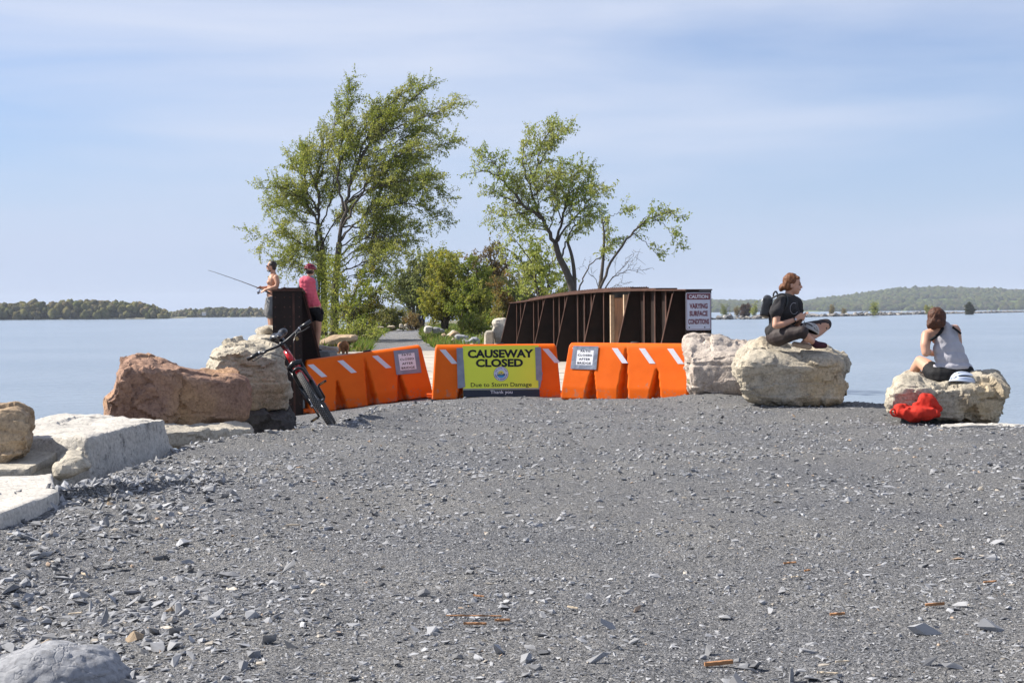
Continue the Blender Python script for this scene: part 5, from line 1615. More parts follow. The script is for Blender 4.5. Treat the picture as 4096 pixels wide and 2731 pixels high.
bushy('bush_tree', 'thin tan budding tree rising behind the green thicket', 't', 104, (1230, 1320), [(1250, 905), (1210, 930), (1290, 920), (1160, 960), (1140, 975), (1310, 960), (1300, 1010), (1210, 1000), (1260, 1010), (1320, 1020)],
      TANS + [(0.17, 0.16, 0.05)], seed=27, leaf=0.13, sec_len=1.3, sec_den=2.0, twig=0.7, nleaf=9, t0=0.45, wind=0.3, rl=0.09, cluster=0.07)
bushy('bush_tree', 'rusty brown thicket between the green tree and the girder', 't', 76, (1310, 1330), [(1270, 1090), (1310, 1070), (1350, 1080), (1300, 1140), (1350, 1150), (1290, 1210), (1340, 1220), (1310, 1270), (1380, 1110), (1390, 1170)],
      RUSTS, seed=28, leaf=0.10, sec_len=1.05, sec_den=3.8, twig=0.5, nleaf=13, t0=0.15, rl=0.06, cluster=0.06)
bushy('bush_tree', 'pale green bush showing over the far end of the girder', 't', 66, (1400, 1260), [(1330, 1080), (1380, 1060), (1420, 1050), (1470, 1090), (1360, 1140), (1430, 1130), (1500, 1130), (1400, 1170), (1560, 1150)],
      PALEG, seed=29, leaf=0.09, sec_len=0.8, sec_den=3.0, nleaf=11, t0=0.2)
bushy('shrub', 'round olive bush on the left of the far path', 't', 100, (740, 1325), [(680, 1290), (700, 1250), (730, 1225), (770, 1225), (795, 1260), (800, 1300), (740, 1270), (690, 1315)],
      [(0.11, 0.12, 0.03), (0.13, 0.14, 0.035), (0.15, 0.15, 0.045)], seed=30, leaf=0.13, sec_len=0.9, sec_den=3.6, twig=0.5, nleaf=10, t0=0.15, cluster=0.07)
bushy('shrub', 'small tan brown bush at the bend of the path', 't', 103, (850, 1318), [(820, 1280), (840, 1265), (865, 1262), (880, 1285), (850, 1295)],
      TANS, seed=31, leaf=0.12, sec_len=0.8, sec_den=3.6, twig=0.45, nleaf=8, t0=0.15, cluster=0.07)
bushy('shrub', 'dark low bush in front of the thicket by the right hand rocks', 't', 68, (1180, 1345), [(1090, 1300), (1130, 1270), (1180, 1265), (1230, 1280), (1260, 1300), (1160, 1310), (1220, 1320)],
      DARKG, seed=32, leaf=0.09, sec_len=0.7, sec_den=4, twig=0.4, nleaf=12, t0=0.1)
# weeds at the foot of the right barrier
def weed(label, z, x, y, Y0, h, n, seed, cols):
    rd = random.Random(seed)
    b0 = J(z, x, y, Y0); mb = MB(); C = []
    for _ in range(n):
        d = Vector((rd.gauss(0, .35), rd.gauss(0, .35), 1)).normalized(); L = h * rd.uniform(.5, 1)
        p = b0 + Vector((rd.gauss(0, .07), rd.gauss(0, .05), 0))
        mb.tube([p, p + d * L * .5, p + d * L + Vector((.03, 0, -.02))], [.004, .003, .002], 3, cap=False)
        for k in range(12): 
            q = p + d * (L * rd.uniform(.2, 1)); C.append((q.x + rd.gauss(0, .015), q.y + rd.gauss(0, .015), q.z))
    o = empty('weed', b0, label, 'plant')
    mb.wbuild('stem', M_PALEBARK, o); world_part('leaves', leaves_mesh('leaves', np.array(C), 0.035, cols, 0.2), M_LEAF, o)
weed('leafy weed growing between the right barrier and the long boulder', 'r', 210, 1010, 19.3, 0.30, 26, 3, GREEN)
weed('dark leafy weed in the shade of the long boulder', 'r', 310, 1020, 19.4, 0.34, 22, 4, DARKG)

# grass along the path
n = 26000
Yg = np.sqrt(rng.uniform(46.8 ** 2, 125 ** 2, n))
Dg = rng.choice([-1, 1], n) * (1.05 + np.abs(rng.normal(0, 1.05, n)))
Xg = cxs(Yg) + Dg
keep = fbm(np.stack([Xg, Yg * 0.6, 0 * Xg], 1) * 0.8, 2) > -0.35
Xg, Yg, Dg = Xg[keep], Yg[keep], Dg[keep]
Zg = land_h(Dg, Yg, Xg)
C = np.stack([Xg, Yg, Zg - 0.02], 1)
n = len(C)
hgt = rng.uniform(0.10, 0.30, n)
lean_ = rng.normal(0, 0.10, (n, 2))
a = rng.uniform(0, pi, n)
w = 0.022 + 0.0003 * Yg
dx = np.stack([np.cos(a), np.sin(a), 0 * a], 1) * w[:, None]
tip = C + np.stack([lean_[:, 0] + 0.04, lean_[:, 1], hgt], 1)
V = np.stack([C - dx, C + dx, tip], 1).reshape(-1, 3)
me = me_np('grass', V, np.arange(n * 3).reshape(n, 3))
pal = np.array([(0.075, 0.13, 0.02), (0.10, 0.16, 0.025), (0.13, 0.17, 0.035), (0.16, 0.15, 0.05)])
T = pal[rng.integers(0, 4, n)] * rng.uniform(.8, 1.2, (n, 1))
ca = me.attributes.new('tint', 'FLOAT_COLOR', 'POINT')
ca.data.foreach_set('color', np.repeat(np.concatenate([T, np.ones((n, 1))], 1), 3, 0).astype(np.float32).ravel())
tag(link('grass', me, M_LEAF), 'bright green grass along both edges of the far path', 'grass', kind='stuff')

# ------------------------------------------------------------------ far shores
def ico(sub):
    bm = bmesh.new(); bmesh.ops.create_icosphere(bm, subdivisions=sub, radius=1)
    V = np.array([v.co[:] for v in bm.verts]); F = np.array([[v.index for v in f.verts] for f in bm.faces]); bm.free()
    return V, F
IV, IF = ico(2)
def blobs(name, C, R, cols, conif=None):
    n = len(C); k = len(IV)
    W = np.repeat(IV[None], n, 0)
    dis = fbm((IV[None] * 1.6 + rng.uniform(0, 90, (n, 1, 3))).reshape(-1, 3), 3).reshape(n, k)
    W = W * (1 + 0.42 * dis)[:, :, None]
    if conif is not None:
        taper = np.clip(0.62 - 0.55 * IV[:, 2], 0.02, 1.2)
        W[conif, :, 0] *= taper; W[conif, :, 1] *= taper
    V = (C[:, None] + W * R[:, None]).reshape(-1, 3)
    F = (IF[None] + (np.arange(n) * k)[:, None, None]).reshape(-1, 3)
    me = me_np(name, V, F)
    pal = np.array(cols)
    T = pal[rng.integers(0, len(pal), n)] * rng.uniform(.8, 1.2, (n, 1))
    if conif is not None: T[conif] = np.array([0.022, 0.035, 0.018]) * rng.uniform(.8, 1.3, (conif.sum(), 1))
    ca = me.attributes.new('tint', 'FLOAT_COLOR', 'POINT')
    ca.data.foreach_set('color', np.repeat(np.concatenate([T, np.ones((n, 1))], 1), k, 0).astype(np.float32).ravel())
    return me
m, nt, b = new_mat('far_foliage')
at = N(nt, 'ShaderNodeAttribute', attribute_name='tint')
t = N(nt, 'ShaderNodeTexCoord')
nn_ = N(nt, 'ShaderNodeTexNoise', i_Scale=0.35, i_Detail=5, i_Roughness=0.7); nt.links.new(t.outputs['Object'], nn_.inputs['Vector'])
r_ = ramp(nt, nn_.outputs['Fac'], [(0.3, (0.6, 0.6, 0.6)), (0.7, (1.4, 1.4, 1.3))])
mx = N(nt, 'ShaderNodeMix', data_type='RGBA', blend_type='MULTIPLY'); mx.inputs[0].default_value = 1
nt.links.new(at.outputs['Color'], mx.inputs[6]); nt.links.new(r_.outputs['Color'], mx.inputs[7])
nt.links.new(mx.outputs[2], b.inputs['Base Color']); b.inputs['Roughness'].default_value = 1.0; b.inputs['Specular IOR Level'].default_value = 0.0
bp = N(nt, 'ShaderNodeBump', i_Strength=1, i_Distance=1.5); nt.links.new(nn_.outputs['Fac'], bp.inputs['Height']); nt.links.new(bp.outputs['Normal'], b.inputs['Normal'])
M_FAR = m
WOOD = [(0.086, 0.086, 0.039), (0.109, 0.098, 0.048), (0.098, 0.092, 0.057), (0.127, 0.121, 0.052), (0.081, 0.09, 0.037), (0.138, 0.115, 0.069)]
def shore_wood(name, label, Y0, pts, base_y, n, rmin, rmax, x0, x1, pc):
    n = int(n * 1.35); rmin *= 0.72; rmax *= 0.85
    xs, ys_ = zip(*pts)
    C, R, con = [], [], []
    for i in range(n):
        x = x0 + (x1 - x0) * rng.random()
        y = np.interp(x, xs, ys_)
        dpt = Y0 + rng.uniform(0, 60)
        top = J('s', x, y, Y0).z; X = J('s', x, y, dpt).x
        Ht = top - WZ
        r = rng.uniform(rmin, rmax)
        u = rng.random() ** 0.7
        cz = WZ + r * 0.4 + max(0.0, Ht - r * 1.2) * u
        c_ = rng.random() < pc
        if c_:
            C.append((X, dpt - 3, WZ + Ht * rng.uniform(.35, .55))); R.append((2.2, 2.2, Ht * rng.uniform(.42, .52)))
        else:
            C.append((X, dpt - (1 - u) * 18, cz + rng.normal(0, 0.5))); R.append((r, r, r * rng.uniform(.9, 1.3)))
        con.append(c_)
    tag(link(name, blobs(name, np.array(C), np.array(R), WOOD, np.array(con)), M_FAR, None, True), label, 'wood', kind='stuff')
shore_wood('island_wood', 'wooded low shore across the water at the left edge', 1200,
           [(-700, 150), (0, 135), (150, 135), (300, 115), (400, 135), (480, 125), (650, 110), (760, 108), (900, 120), (1000, 122), (1120, 125), (1230, 140), (1350, 175), (1430, 225), (1450, 262)], 275, 900, 2.2, 4.5, -900, 1435, 0.10)
shore_wood('far_wood', 'farther wooded shore showing behind the fisherman', 1640,
           [(1300, 240), (1430, 225), (1520, 205), (1600, 190), (1700, 182), (1830, 172), (1900, 172), (1960, 180), (2080, 186), (2150, 178), (2260, 190), (2500, 200), (3100, 215), (3600, 235)], 256, 900, 2.0, 4.2, 1300, 3600, 0.12)
def shore_strip(name, Y0, x0, x1, wdt):
    mb = MB()
    a, b_ = J('s', x0, 260, Y0).x, J('s', x1, 260, Y0).x
    P = [(a, Y0 - 6, WZ - 1), (b_, Y0 - 6, WZ - 1), (b_ + 5, Y0 + wdt, WZ - 1), (a, Y0 + wdt, WZ - 1), (a, Y0, WZ + 1.2), (b_ - 10, Y0, WZ + 1.2), (b_ - 10, Y0 + wdt - 5, WZ + 1.2), (a, Y0 + wdt - 5, WZ + 1.2)]
    mb.hexa([Vector(p) for p in P]); tag(mb.build(name, M_EARTH), kind='structure')
shore_strip('island_ground', 1196, -900, 1440, 80)
shore_strip('far_shore_ground', 1634, 1300, 3600, 80)
M_HOUSE = pmat('white_wall', (0.5, 0.5, 0.5))
q = J('s', 1745, 248, 1625)
o = empty('house', (q.x, q.y, WZ), 'tiny white house on the far wooded shore', 'house')
mb = MB(); mb.box((0, 0, 3.2), (4, 3, 2.4)); mb.build('wall', M_HOUSE, o)
mb = MB(); mb.add([(-2.3, -1.9, 4.6), (2.3, -1.9, 4.6), (2.3, 1.9, 4.6), (-2.3, 1.9, 4.6), (-2.3, 0, 5.8), (2.3, 0, 5.8)], [(0, 1, 5, 4), (2, 3, 4, 5), (0, 4, 3), (1, 2, 5), (0, 3, 2, 1)]); mb.build('roof', M_CONC, o)

# hills on the right
CR = [(-2600, 238), (-1900, 232), (-900, 225), (-300, 205), (90, 180), (300, 188), (450, 182), (600, 180), (780, 188), (850, 172), (1000, 155), (1130, 138), (1250, 118), (1400, 98), (1500, 92), (1700, 88), (1900, 92), (2100, 98), (2352, 112), (2700, 130), (3400, 160)]
HY0, HY1 = 3000.0, 3900.0
def hill(x, u):
    """h-zoom column x, slope position u (0 shore, 1 crest) -> world point"""
    top = J('h', x, float(np.interp(x, *zip(*CR))), HY1)
    Y = HY0 + (HY1 - HY0) * u
    X = J('h', x, 200, Y).x
    z = WZ + 0.6 + (top.z - 7 - WZ) * (u ** 0.9)
    return X, Y, max(z, WZ + 0.4)
nxh, nyh = 150, 14
V = []
for j in range(nyh):
    for i in range(nxh):
        x = -2600 + 6000 * i / (nxh - 1)
        u = j / (nyh - 3)
        X, Y, z = hill(x, min(u, 1.0))
        if u > 1: Y = HY1 + (u - 1) * 3000; z = z - (u - 1) * 60
        if j == 0: z = WZ - 2
        V.append((X, Y, z))
idx = np.arange(nyh * nxh).reshape(nyh, nxh)
F = np.stack([idx[:-1, :-1], idx[:-1, 1:], idx[1:, 1:], idx[1:, :-1]], -1).reshape(-1, 4)
M_FIELD = pmat('pasture', (0.10, 0.15, 0.035), (0.13, 0.165, 0.05), 0.004, 1.0, spec=0)
tag(link('hills', me_np('hills', V, F), M_FIELD, None, True), kind='structure')
C, R = [], []
def in_field(x, u):
    return (1560 < x < 1915 and 0.27 < u < 0.44) or (2170 < x < 2500 and 0.20 < u < 0.40) or (1980 < x < 2200 and 0.03 < u < 0.07) or (1300 < x < 1420 and 0.36 < u < 0.41)
while len(C) < 6500:
    x = rng.uniform(-2600, 3300) if rng.random() < 0.4 else rng.uniform(0, 2500)
    u = rng.random() ** 0.85
    if in_field(x, u): continue
    X, Y, z = hill(x, u)
    r = rng.uniform(4.5, 9)
    C.append((X, Y, z + r * 0.35)); R.append((r, r, r * rng.uniform(.7, 1.0)))
HW = [(0.055, 0.068, 0.024), (0.068, 0.08, 0.028), (0.042, 0.055, 0.021), (0.062, 0.058, 0.032), (0.075, 0.088, 0.028), (0.032, 0.042, 0.020)]
IV, IF = ico(1)
tag(link('hill_wood', blobs('hill_wood', np.array(C), np.array(R), HW), M_FAR, None, True), 'spring woods covering the far hills on the right', 'wood', kind='stuff')

# breakwater of rocks on the right
bwp = [G('h', x, y, WZ) for x, y in [(-1900, 372), (-500, 338), (85, 323), (400, 320), (780, 305), (1260, 295), (1650, 284), (1960, 279), (2352, 270), (2800, 262)]]
bw = empty('breakwater', bwp[2], 'long low breakwater of pale rocks across the water', 'breakwater')
M_BWR = [pmat('breakwater_rock_%s' % c, a, tuple(x * .75 for x in a), 0.8, 0.9) for c, a in (('pale', (0.46, 0.43, 0.38)), ('mid', (0.26, 0.24, 0.22)), ('dark', (0.11, 0.105, 0.10)))]
cum = [0]
for i in range(len(bwp) - 1): cum.append(cum[-1] + (bwp[i + 1] - bwp[i]).length)
def bw_at(s):
    i = int(np.clip(np.searchsorted(cum, s) - 1, 0, len(bwp) - 2))
    return bwp[i].lerp(bwp[i + 1], (s - cum[i]) / (cum[i + 1] - cum[i]))
rockm = []
for k in range(9):
    V, F_ = HULLS[k]; me = me_np('rock', V * np.array([1, 1, 1.5]), F_); me.materials.append(M_BWR[[0, 1, 2, 0, 1, 0, 2, 1, 0][k]]); rockm.append(me)
s_vis0, s_vis1 = cum[2] - 5, cum[8] + 10
for i in range(300):
    s = s_vis0 + (cum[6] - s_vis0) * (i + rng.random()) / 300
    p = bw_at(s)
    o = bpy.data.objects.new('rock', rockm[rng.integers(0, 9)]); COL.objects.link(o); o.parent = bw
    sc = rng.uniform(0.9, 1.7) * (p.y / 520) ** 0.5
    row = rng.random()
    o.location = p + Vector((rng.normal(0, .5), -1.6 + row * 2.6, 0.1 + row * 0.95)) - bw.location
    o.scale = (sc * 1.25, sc, sc * 0.8); o.rotation_euler = (rng.normal(0, .3), rng.normal(0, .3), rng.uniform(0, 6.28))
Vs, Fs, base = [], [], 0
n = 2600
for i in range(n):
    s = rng.uniform(0, cum[-1]); p = bw_at(s); V, F_ = HULLS[rng.integers(0, 9)]
    a_ = rng.uniform(0, 6.28); ca_, sa_ = cos(a_), sin(a_)
    sc = rng.uniform(.7, 1.5) * (p.y / 520) ** .5; row = rng.random()
    W = V * np.array([1.2, 1, 1.1]) * sc
    W = np.stack([W[:, 0] * ca_ - W[:, 1] * sa_ + p.x, W[:, 0] * sa_ + W[:, 1] * ca_ + p.y - 1.2 + row * 4, W[:, 2] + WZ + (0.9 - abs(row - .5)) * rng.uniform(0.1, 1.1)], 1)
    Vs.append(W); Fs.append(F_ + base); base += len(V)
o = world_part('rock_fill', me_np('rock_fill', np.concatenate(Vs), np.concatenate(Fs)), M_BWR[1], bw); o['kind'] = 'stuff'

# small trees on the breakwater
def bw_tree(label, x, ytop, ybase, wpx, cols, leaf, den, seed, dense=False):
    b0 = G('h', x, ybase + 10, WZ)
    Y0 = b0.y + 3
    tips = []
    rd = random.Random(seed)
    for k in range(14 if dense else 9):
        tips.append((x + wpx * rd.uniform(-.42, .42), ytop + (ybase - ytop) * rd.uniform(0.05, 0.75)))
    bushy('small_tree', label, 'h', Y0, (x, ybase + 6), tips, cols, seed=seed, leaf=leaf, sec_len=1.3, sec_den=den, twig=0.9, nleaf=12 if dense else 4, t0=0.2, wind=0.1, rl=0.07, rtw=0.02, cluster=0.22, depth_amp=0.5, lush=False)
bw_tree('pale green sapling on the breakwater right of the caution sign', 180, 190, 300, 90, PALEG, 0.42, 0.9, 101)
bw_tree('faint reddish sapling on the breakwater beside the pale green one', 270, 200, 300, 40, RUSTS, 0.42, 0.8, 102)
bw_tree('dark brown round tree on the breakwater behind the backpack', 332, 212, 300, 70, [(0.075, 0.04, 0.03), (0.09, 0.05, 0.035), (0.06, 0.035, 0.028)], 0.5, 2.6, 103, True)
bw_tree('slim green tree on the breakwater left of the sitting girl', 392, 182, 300, 60, GREEN, 0.42, 1.0, 104)
bw_tree('light green tree on the breakwater behind the girl in black', 722, 150, 290, 50, PALEG, 0.45, 1.0, 105)
bw_tree('thin rusty sapling on the breakwater right of the sitting girl', 955, 205, 280, 44, RUSTS, 0.5, 0.9, 106)
bw_tree('lone green tree on the breakwater between the two seated women', 1262, 170, 290, 80, GREEN, 0.5, 1.0, 107)
bw_tree('yellowish sapling on the breakwater behind the seated woman', 1660, 210, 278, 70, YELG, 0.55, 1.0, 108)
bw_tree('dark upright evergreen on the breakwater, far right', 1955, 197, 276, 44, [(0.03, 0.042, 0.02), (0.04, 0.05, 0.025), (0.05, 0.05, 0.03)], 0.6, 3.0, 109, True)
bw_tree('tiny shrub on the breakwater left of the lone green tree', 1040, 245, 280, 40, RUSTS, 0.4, 0.8, 110)

# ------------------------------------------------------------------ air
HAZE = True
if HAZE:
    m = bpy.data.materials.new('haze_air'); m.use_nodes = True
    nt = m.node_tree; nt.nodes.clear()
    ou = nt.nodes.new('ShaderNodeOutputMaterial'); pv = nt.nodes.new('ShaderNodeVolumePrincipled')
    pv.inputs['Color'].default_value = (0.80, 0.88, 1.0, 1)
    pv.inputs['Density'].default_value = 0.0001
    pv.inputs['Anisotropy'].default_value = 0.0
    nt.links.new(pv.outputs['Volume'], ou.inputs['Volume'])
    mb = MB(); mb.hexa([Vector((x, y, z)) for z in (-8.0, 95.0) for x, y in ((-5200, -400), (5200, -400), (5200, 7000), (-5200, 7000))])
    tag(mb.build('haze', m), kind='stuff')
# ------------------------------------------------------------------ people
M_SKIN = pmat('skin', (0.56, 0.32, 0.22), (0.50, 0.27, 0.18), 8, 0.5, 0.0, spec=0.35)
M_SKIN2 = pmat('tanned_skin', (0.50, 0.27, 0.17), (0.44, 0.22, 0.14), 8, 0.5, spec=0.35)
M_HAIRR = pmat('auburn_hair', (0.20, 0.085, 0.038), (0.11, 0.045, 0.022), 40, 0.55, 0.010, 55, spec=0.25)
M_HAIRB = pmat('brown_hair', (0.115, 0.046, 0.024), (0.055, 0.024, 0.015), 40, 0.55, 0.010, 55, spec=0.25)
M_HAIRD = pmat('dark_hair', (0.035, 0.022, 0.016), (0.02, 0.014, 0.011), 25, 0.5, 0.005, 50)
M_CHAR = pmat('charcoal_cotton', (0.042, 0.040, 0.042), (0.030, 0.029, 0.031), 12, 0.9, 0.004, 60, spec=0.2)
M_BLK = pmat('black_fabric', (0.012, 0.012, 0.014), (0.009, 0.009, 0.010), 12, 0.75, 0.003, 60, spec=0.25)
M_LEGG = pmat('dark_leggings', (0.045, 0.032, 0.030), (0.030, 0.023, 0.022), 12, 0.65, 0.002, 50, spec=0.3)
M_GREYT = pmat('pale_grey_cotton', (0.44, 0.43, 0.46), (0.38, 0.375, 0.41), 14, 0.9, 0.004, 60, spec=0.2)
M_MAROON_S = pmat('maroon_shoe', (0.055, 0.012, 0.022), (0.04, 0.01, 0.018), 14, 0.8)
M_SOLE = pmat('tan_sole', (0.42, 0.33, 0.24), (0.30, 0.22, 0.16), 30, 0.9, 0.006, 60)
M_PINK = pmat('pink_vest', (0.72, 0.12, 0.17), (0.64, 0.095, 0.14), 9, 0.75, 0.004, 40)
M_SLEEVE = pmat('grey_blue_shirt', (0.24, 0.29, 0.32), (0.19, 0.24, 0.27), 9, 0.85, 0.004, 40)
M_SHORT = pmat('grey_shorts', (0.19, 0.18, 0.17), (0.14, 0.135, 0.13), 9, 0.85, 0.006, 30)
M_EYE = pmat('dark_eye', (0.02, 0.015, 0.012), None, 5, 0.3)
M_LIP = pmat('lip', (0.36, 0.12, 0.10), None, 5, 0.5)
M_METAL = pmat('bright_metal', (0.6, 0.6, 0.62), None, 5, 0.3, metal=0.9)
M_LEATH = pmat('black_leather', (0.014, 0.014, 0.015), None, 9, 0.35, 0.003, 40, spec=0.55)
M_REDC = pmat('red_cloth', (0.56, 0.035, 0.020), (0.47, 0.028, 0.016), 9, 0.8, 0.006, 25, spec=0.2)

def hand(mb, wrist, knuckle, tips_dir, curl, thumb_dir, r=0.0085, fl=0.075, spread=None):
    """palm with four unequal bent fingers and a thumb"""
    w, k = Vector(wrist), Vector(knuckle)
    ax = (k - w).normalized()
    sp = Vector(spread).normalized() if spread is not None else ax.orthogonal().normalized()
    for i, q in enumerate((-0.030, -0.010, 0.010, 0.029)):
        a = k + sp * q
        mb.cap(w + sp * q * 0.5, a, 0.018, 0.0125)
        L = fl * (0.86, 1.0, 0.95, 0.74)[i]
        d1 = (Vector(tips_dir)).normalized(); d2 = (d1 + Vector(curl)).normalized(); d3 = (d1 + Vector(curl) * 2.2).normalized()
        p1 = a + d1 * L * .42; p2 = p1 + d2 * L * .33; p3 = p2 + d3 * L * .25
        mb.cap(a, p1, r * 1.1, r); mb.cap(p1, p2, r, r * .92); mb.cap(p2, p3, r * .92, r * .8)
    t0 = w.lerp(k, 0.3) - sp * 0.028
    td = Vector(thumb_dir).normalized()
    mb.cap(t0, t0 + td * 0.035, 0.014, 0.0105); mb.cap(t0 + td * .035, t0 + td * .035 + (td + ax).normalized() * 0.028, 0.0105, 0.0085)

def Rm(yaw=0, pitch=0, roll=0):
    return Matrix.Rotation(yaw, 3, 'Z') @ Matrix.Rotation(pitch, 3, 'Y') @ Matrix.Rotation(roll, 3, 'X')

def head(mb, c, yaw=0.0, pitch=0.0, s=1.0):
    """head looking along +x before yaw; c is the middle of the skull. Returns a placing function."""
    M = Rm(yaw, pitch)
    def at(x, y, z): return Vector(c) + M @ Vector((x * s, y * s, z * s))
    mb.ell(at(-0.008, 0, 0.018), (0.093 * s, 0.074 * s, 0.098 * s), M)
    mb.ell(at(0.030, 0, -0.045), (0.060 * s, 0.058 * s, 0.078 * s), M)
    mb.ell(at(0.052, 0, -0.098), (0.030 * s, 0.030 * s, 0.024 * s), M)        # chin
    mb.cap(at(0.080, 0, 0.0), at(0.104, 0, -0.034), 0.010 * s, 0.013 * s)      # nose
    mb.cap(at(0.080, -0.02, 0.010), at(0.080, 0.02, 0.010), 0.012 * s, 0.012 * s)
    mb.ell(at(0.085, 0, -0.063), (0.012 * s, 0.022 * s, 0.008 * s), M)
    for sgn in (-1, 1):
        mb.ell(at(-0.010, sgn * 0.073, -0.022), (0.020 * s, 0.009 * s, 0.032 * s), M)
        mb.ell(at(0.055, sgn * 0.035, -0.040), (0.025 * s, 0.024 * s, 0.022 * s), M)
    return at
def face_bits(par, at, M, s=1.0, smile=True):
    for sgn in (-1, 1):
        mb = MB(); mb.ell(at(0.0815, sgn * 0.030, -0.006), (0.008 * s, 0.013 * s, 0.006 * s), M, 8, 6); mb.wbuild('eye', M_EYE, par, True)
        mb = MB(); mb.cap(at(0.088, sgn * 0.018, 0.012), at(0.080, sgn * 0.045, 0.013), 0.0045 * s, 0.003 * s); mb.wbuild('eyebrow', M_HAIRD, par, True)
    mb = MB(); mb.cap(at(0.0935, -0.020, -0.064), at(0.0935, 0.020, -0.064), 0.005 * s, 0.005 * s); mb.wbuild('mouth', M_LIP, par, True)

def bike_helmet(name, label, c, yaw, pitch, roll, shell, liner, s=1.0, par=None, cat='helmet'):
    """vented shell of ribs over a dark liner; front along +x"""
    if par is None: o = empty(name, c, label, cat)
    else:
        o = bpy.data.objects.new(name, None); COL.objects.link(o); o.parent = par
    M = Rm(yaw, pitch, roll).to_4x4(); M.translation = Vector(c)
    if par is None: o.matrix_world = M
    else:
        o.matrix_parent_inverse = Matrix.Identity(4)
        o.matrix_local = par.matrix_basis.inverted() @ M
    def dome(a, bb, h, u0, u1, lift, v0, v1, n=9, k=5, thick=0.012):
        V = []
        for L in (0, -thick):
            for i in range(n + 1):
                ph = u0 + (u1 - u0) * i / n                      # front to back
                for j in range(k + 1):
                    th = v0 + (v1 - v0) * j / k                  # across
                    x = cos(ph); y = sin(th) * sin(ph) ** 0.8 if sin(ph) > 0 else 0
                    zz = cos(th) * (max(sin(ph), 0) ** 0.7)
                    V.append(((a + lift + L) * x - 0.01 * (x < 0), (bb + lift + L) * y, (h + lift + L) * zz))
        W = k + 1; S = W * (n + 1); F = []
        for i in range(n):
            for j in range(k):
                q = i * W + j
                F += [(q, q + 1, q + W + 1, q + W), (q + S, q + W + S, q + W + 1 + S, q + 1 + S)]
            F += [(i * W, (i + 1) * W, (i + 1) * W + S, i * W + S), (i * W + k, i * W + k + S, (i + 1) * W + k + S, (i + 1) * W + k)]
        for j in range(k):
            F += [(j, j + S, j + 1 + S, j + 1), (n * W + j, n * W + j + 1, n * W + j + 1 + S, n * W + j + S)]
        return V, F
    a, bb, h = 0.138 * s, 0.098 * s, 0.118 * s
    mb = MB(); mb.add(*dome(a * .93, bb * .93, h * .92, 0.10, pi - 0.10, 0, -pi / 2, pi / 2, 14, 14)); mb.build('liner', liner, o, True)
    for v in (-1.22, -0.72, -0.24, 0.24, 0.72, 1.22):
        mb = MB(); mb.add(*dome(a, bb, h, 0.16, pi - 0.12, 0.004, v - 0.14, v + 0.14, 14, 3)); mb.build('shell_rib', shell, o, True)
    for ph in (0.75, 2.25):
        mb = MB(); mb.add(*dome(a, bb, h, ph - 0.10, ph + 0.12, 0.002, -1.35, 1.35, 2, 12)); mb.build('shell_band', shell, o, True)
    mb = MB()
    pts = [(a * cos(t_) * 1.02, bb * sin(t_) * 1.04, 0.012 * s) for t_ in np.linspace(0, 2 * pi, 25)]
    mb.tube(pts, 0.012 * s, 6); mb.build('rim', shell, o, True)
    return o

# ---- girl sitting cross-legged on the big boulder
def gj(x, y, Y): return J('g', x, y, Y + 0.5)
girl = empty('person', gj(520, 1290, 17.1), 'girl in charcoal T-shirt and dark leggings sitting cross-legged, smiling to the right', 'person')
mb = MB()
hc = gj(752, 335, 17.08)
at = head(mb, hc, RAD(-14), RAD(4), 1.0)
HM = Rm(RAD(-14), RAD(4))
mb.chain([gj(712, 420, 17.09), gj(690, 500, 17.1), gj(665, 600, 17.1)], [0.052, 0.050, 0.062])
mb.chain([gj(555, 640, 16.93), gj(500, 830, 16.88), gj(482, 985, 16.84)], [0.05, 0.046, 0.041])
mb.chain([gj(482, 985, 16.84), gj(600, 965, 16.83), gj(790, 890, 16.86)], [0.041, 0.040, 0.025])
hand(mb, gj(790, 890, 16.86), gj(868, 838, 16.88), (0.9, 0.25, -0.1), (0.1, 0.5, -0.55), (0.5, 0.1, 0.7), spread=(0.25, 0.2, 0.9))
mb.chain([gj(800, 640, 17.26), gj(815, 820, 17.27), gj(800, 960, 17.24)], [0.048, 0.043, 0.038])
mb.chain([gj(800, 960, 17.24), gj(850, 920, 17.14), gj(895, 870, 17.02)], [0.038, 0.034, 0.025])
hand(mb, gj(895, 870, 17.02), gj(925, 815, 16.96), (0.4, -0.5, 0.5), (0.1, -0.4, -0.7), (-0.3, -0.3, 0.7), spread=(0.6, 0.3, 0.3))
mb.chain([gj(905, 1110, 16.74), gj(985, 1180, 16.76), gj(1060, 1245, 16.83)], [0.052, 0.050, 0.034])
mb.chain([gj(1250, 1010, 17.25), gj(1160, 1075, 17.22), gj(1000, 1190, 17.08), gj(900, 1280, 16.98)], [0.052, 0.058, 0.045, 0.033])
mb.ell(gj(640, 760, 17.1), (0.11, 0.14, 0.18)); mb.ell(gj(510, 1110, 17.1), (0.095, 0.12, 0.10))
mb.chain([gj(640, 760, 17.1), gj(540, 950, 17.1), gj(510, 1120, 17.1)], [0.11, 0.10, 0.10])
mb.cap(gj(520, 1150, 17.0), gj(905, 1090, 16.74), 0.07, 0.055); mb.cap(gj(560, 1140, 17.2), gj(1265, 985, 17.25), 0.07, 0.055)
body(mb, 'body', M_SKIN, girl, 0.0085, 3)
face_bits(girl, at, HM)
mb = MB()
mb.ell(gj(712, 288, 17.08), (0.092, 0.080, 0.096), Rm(RAD(-14), RAD(10)))
mb.ell(gj(680, 350, 17.08), (0.070, 0.074, 0.075)); mb.cap(gj(770, 215, 17.06), gj(860, 250, 17.0), 0.026, 0.008); mb.cap(gj(770, 205, 17.1), gj(850, 235, 17.12), 0.026, 0.008)
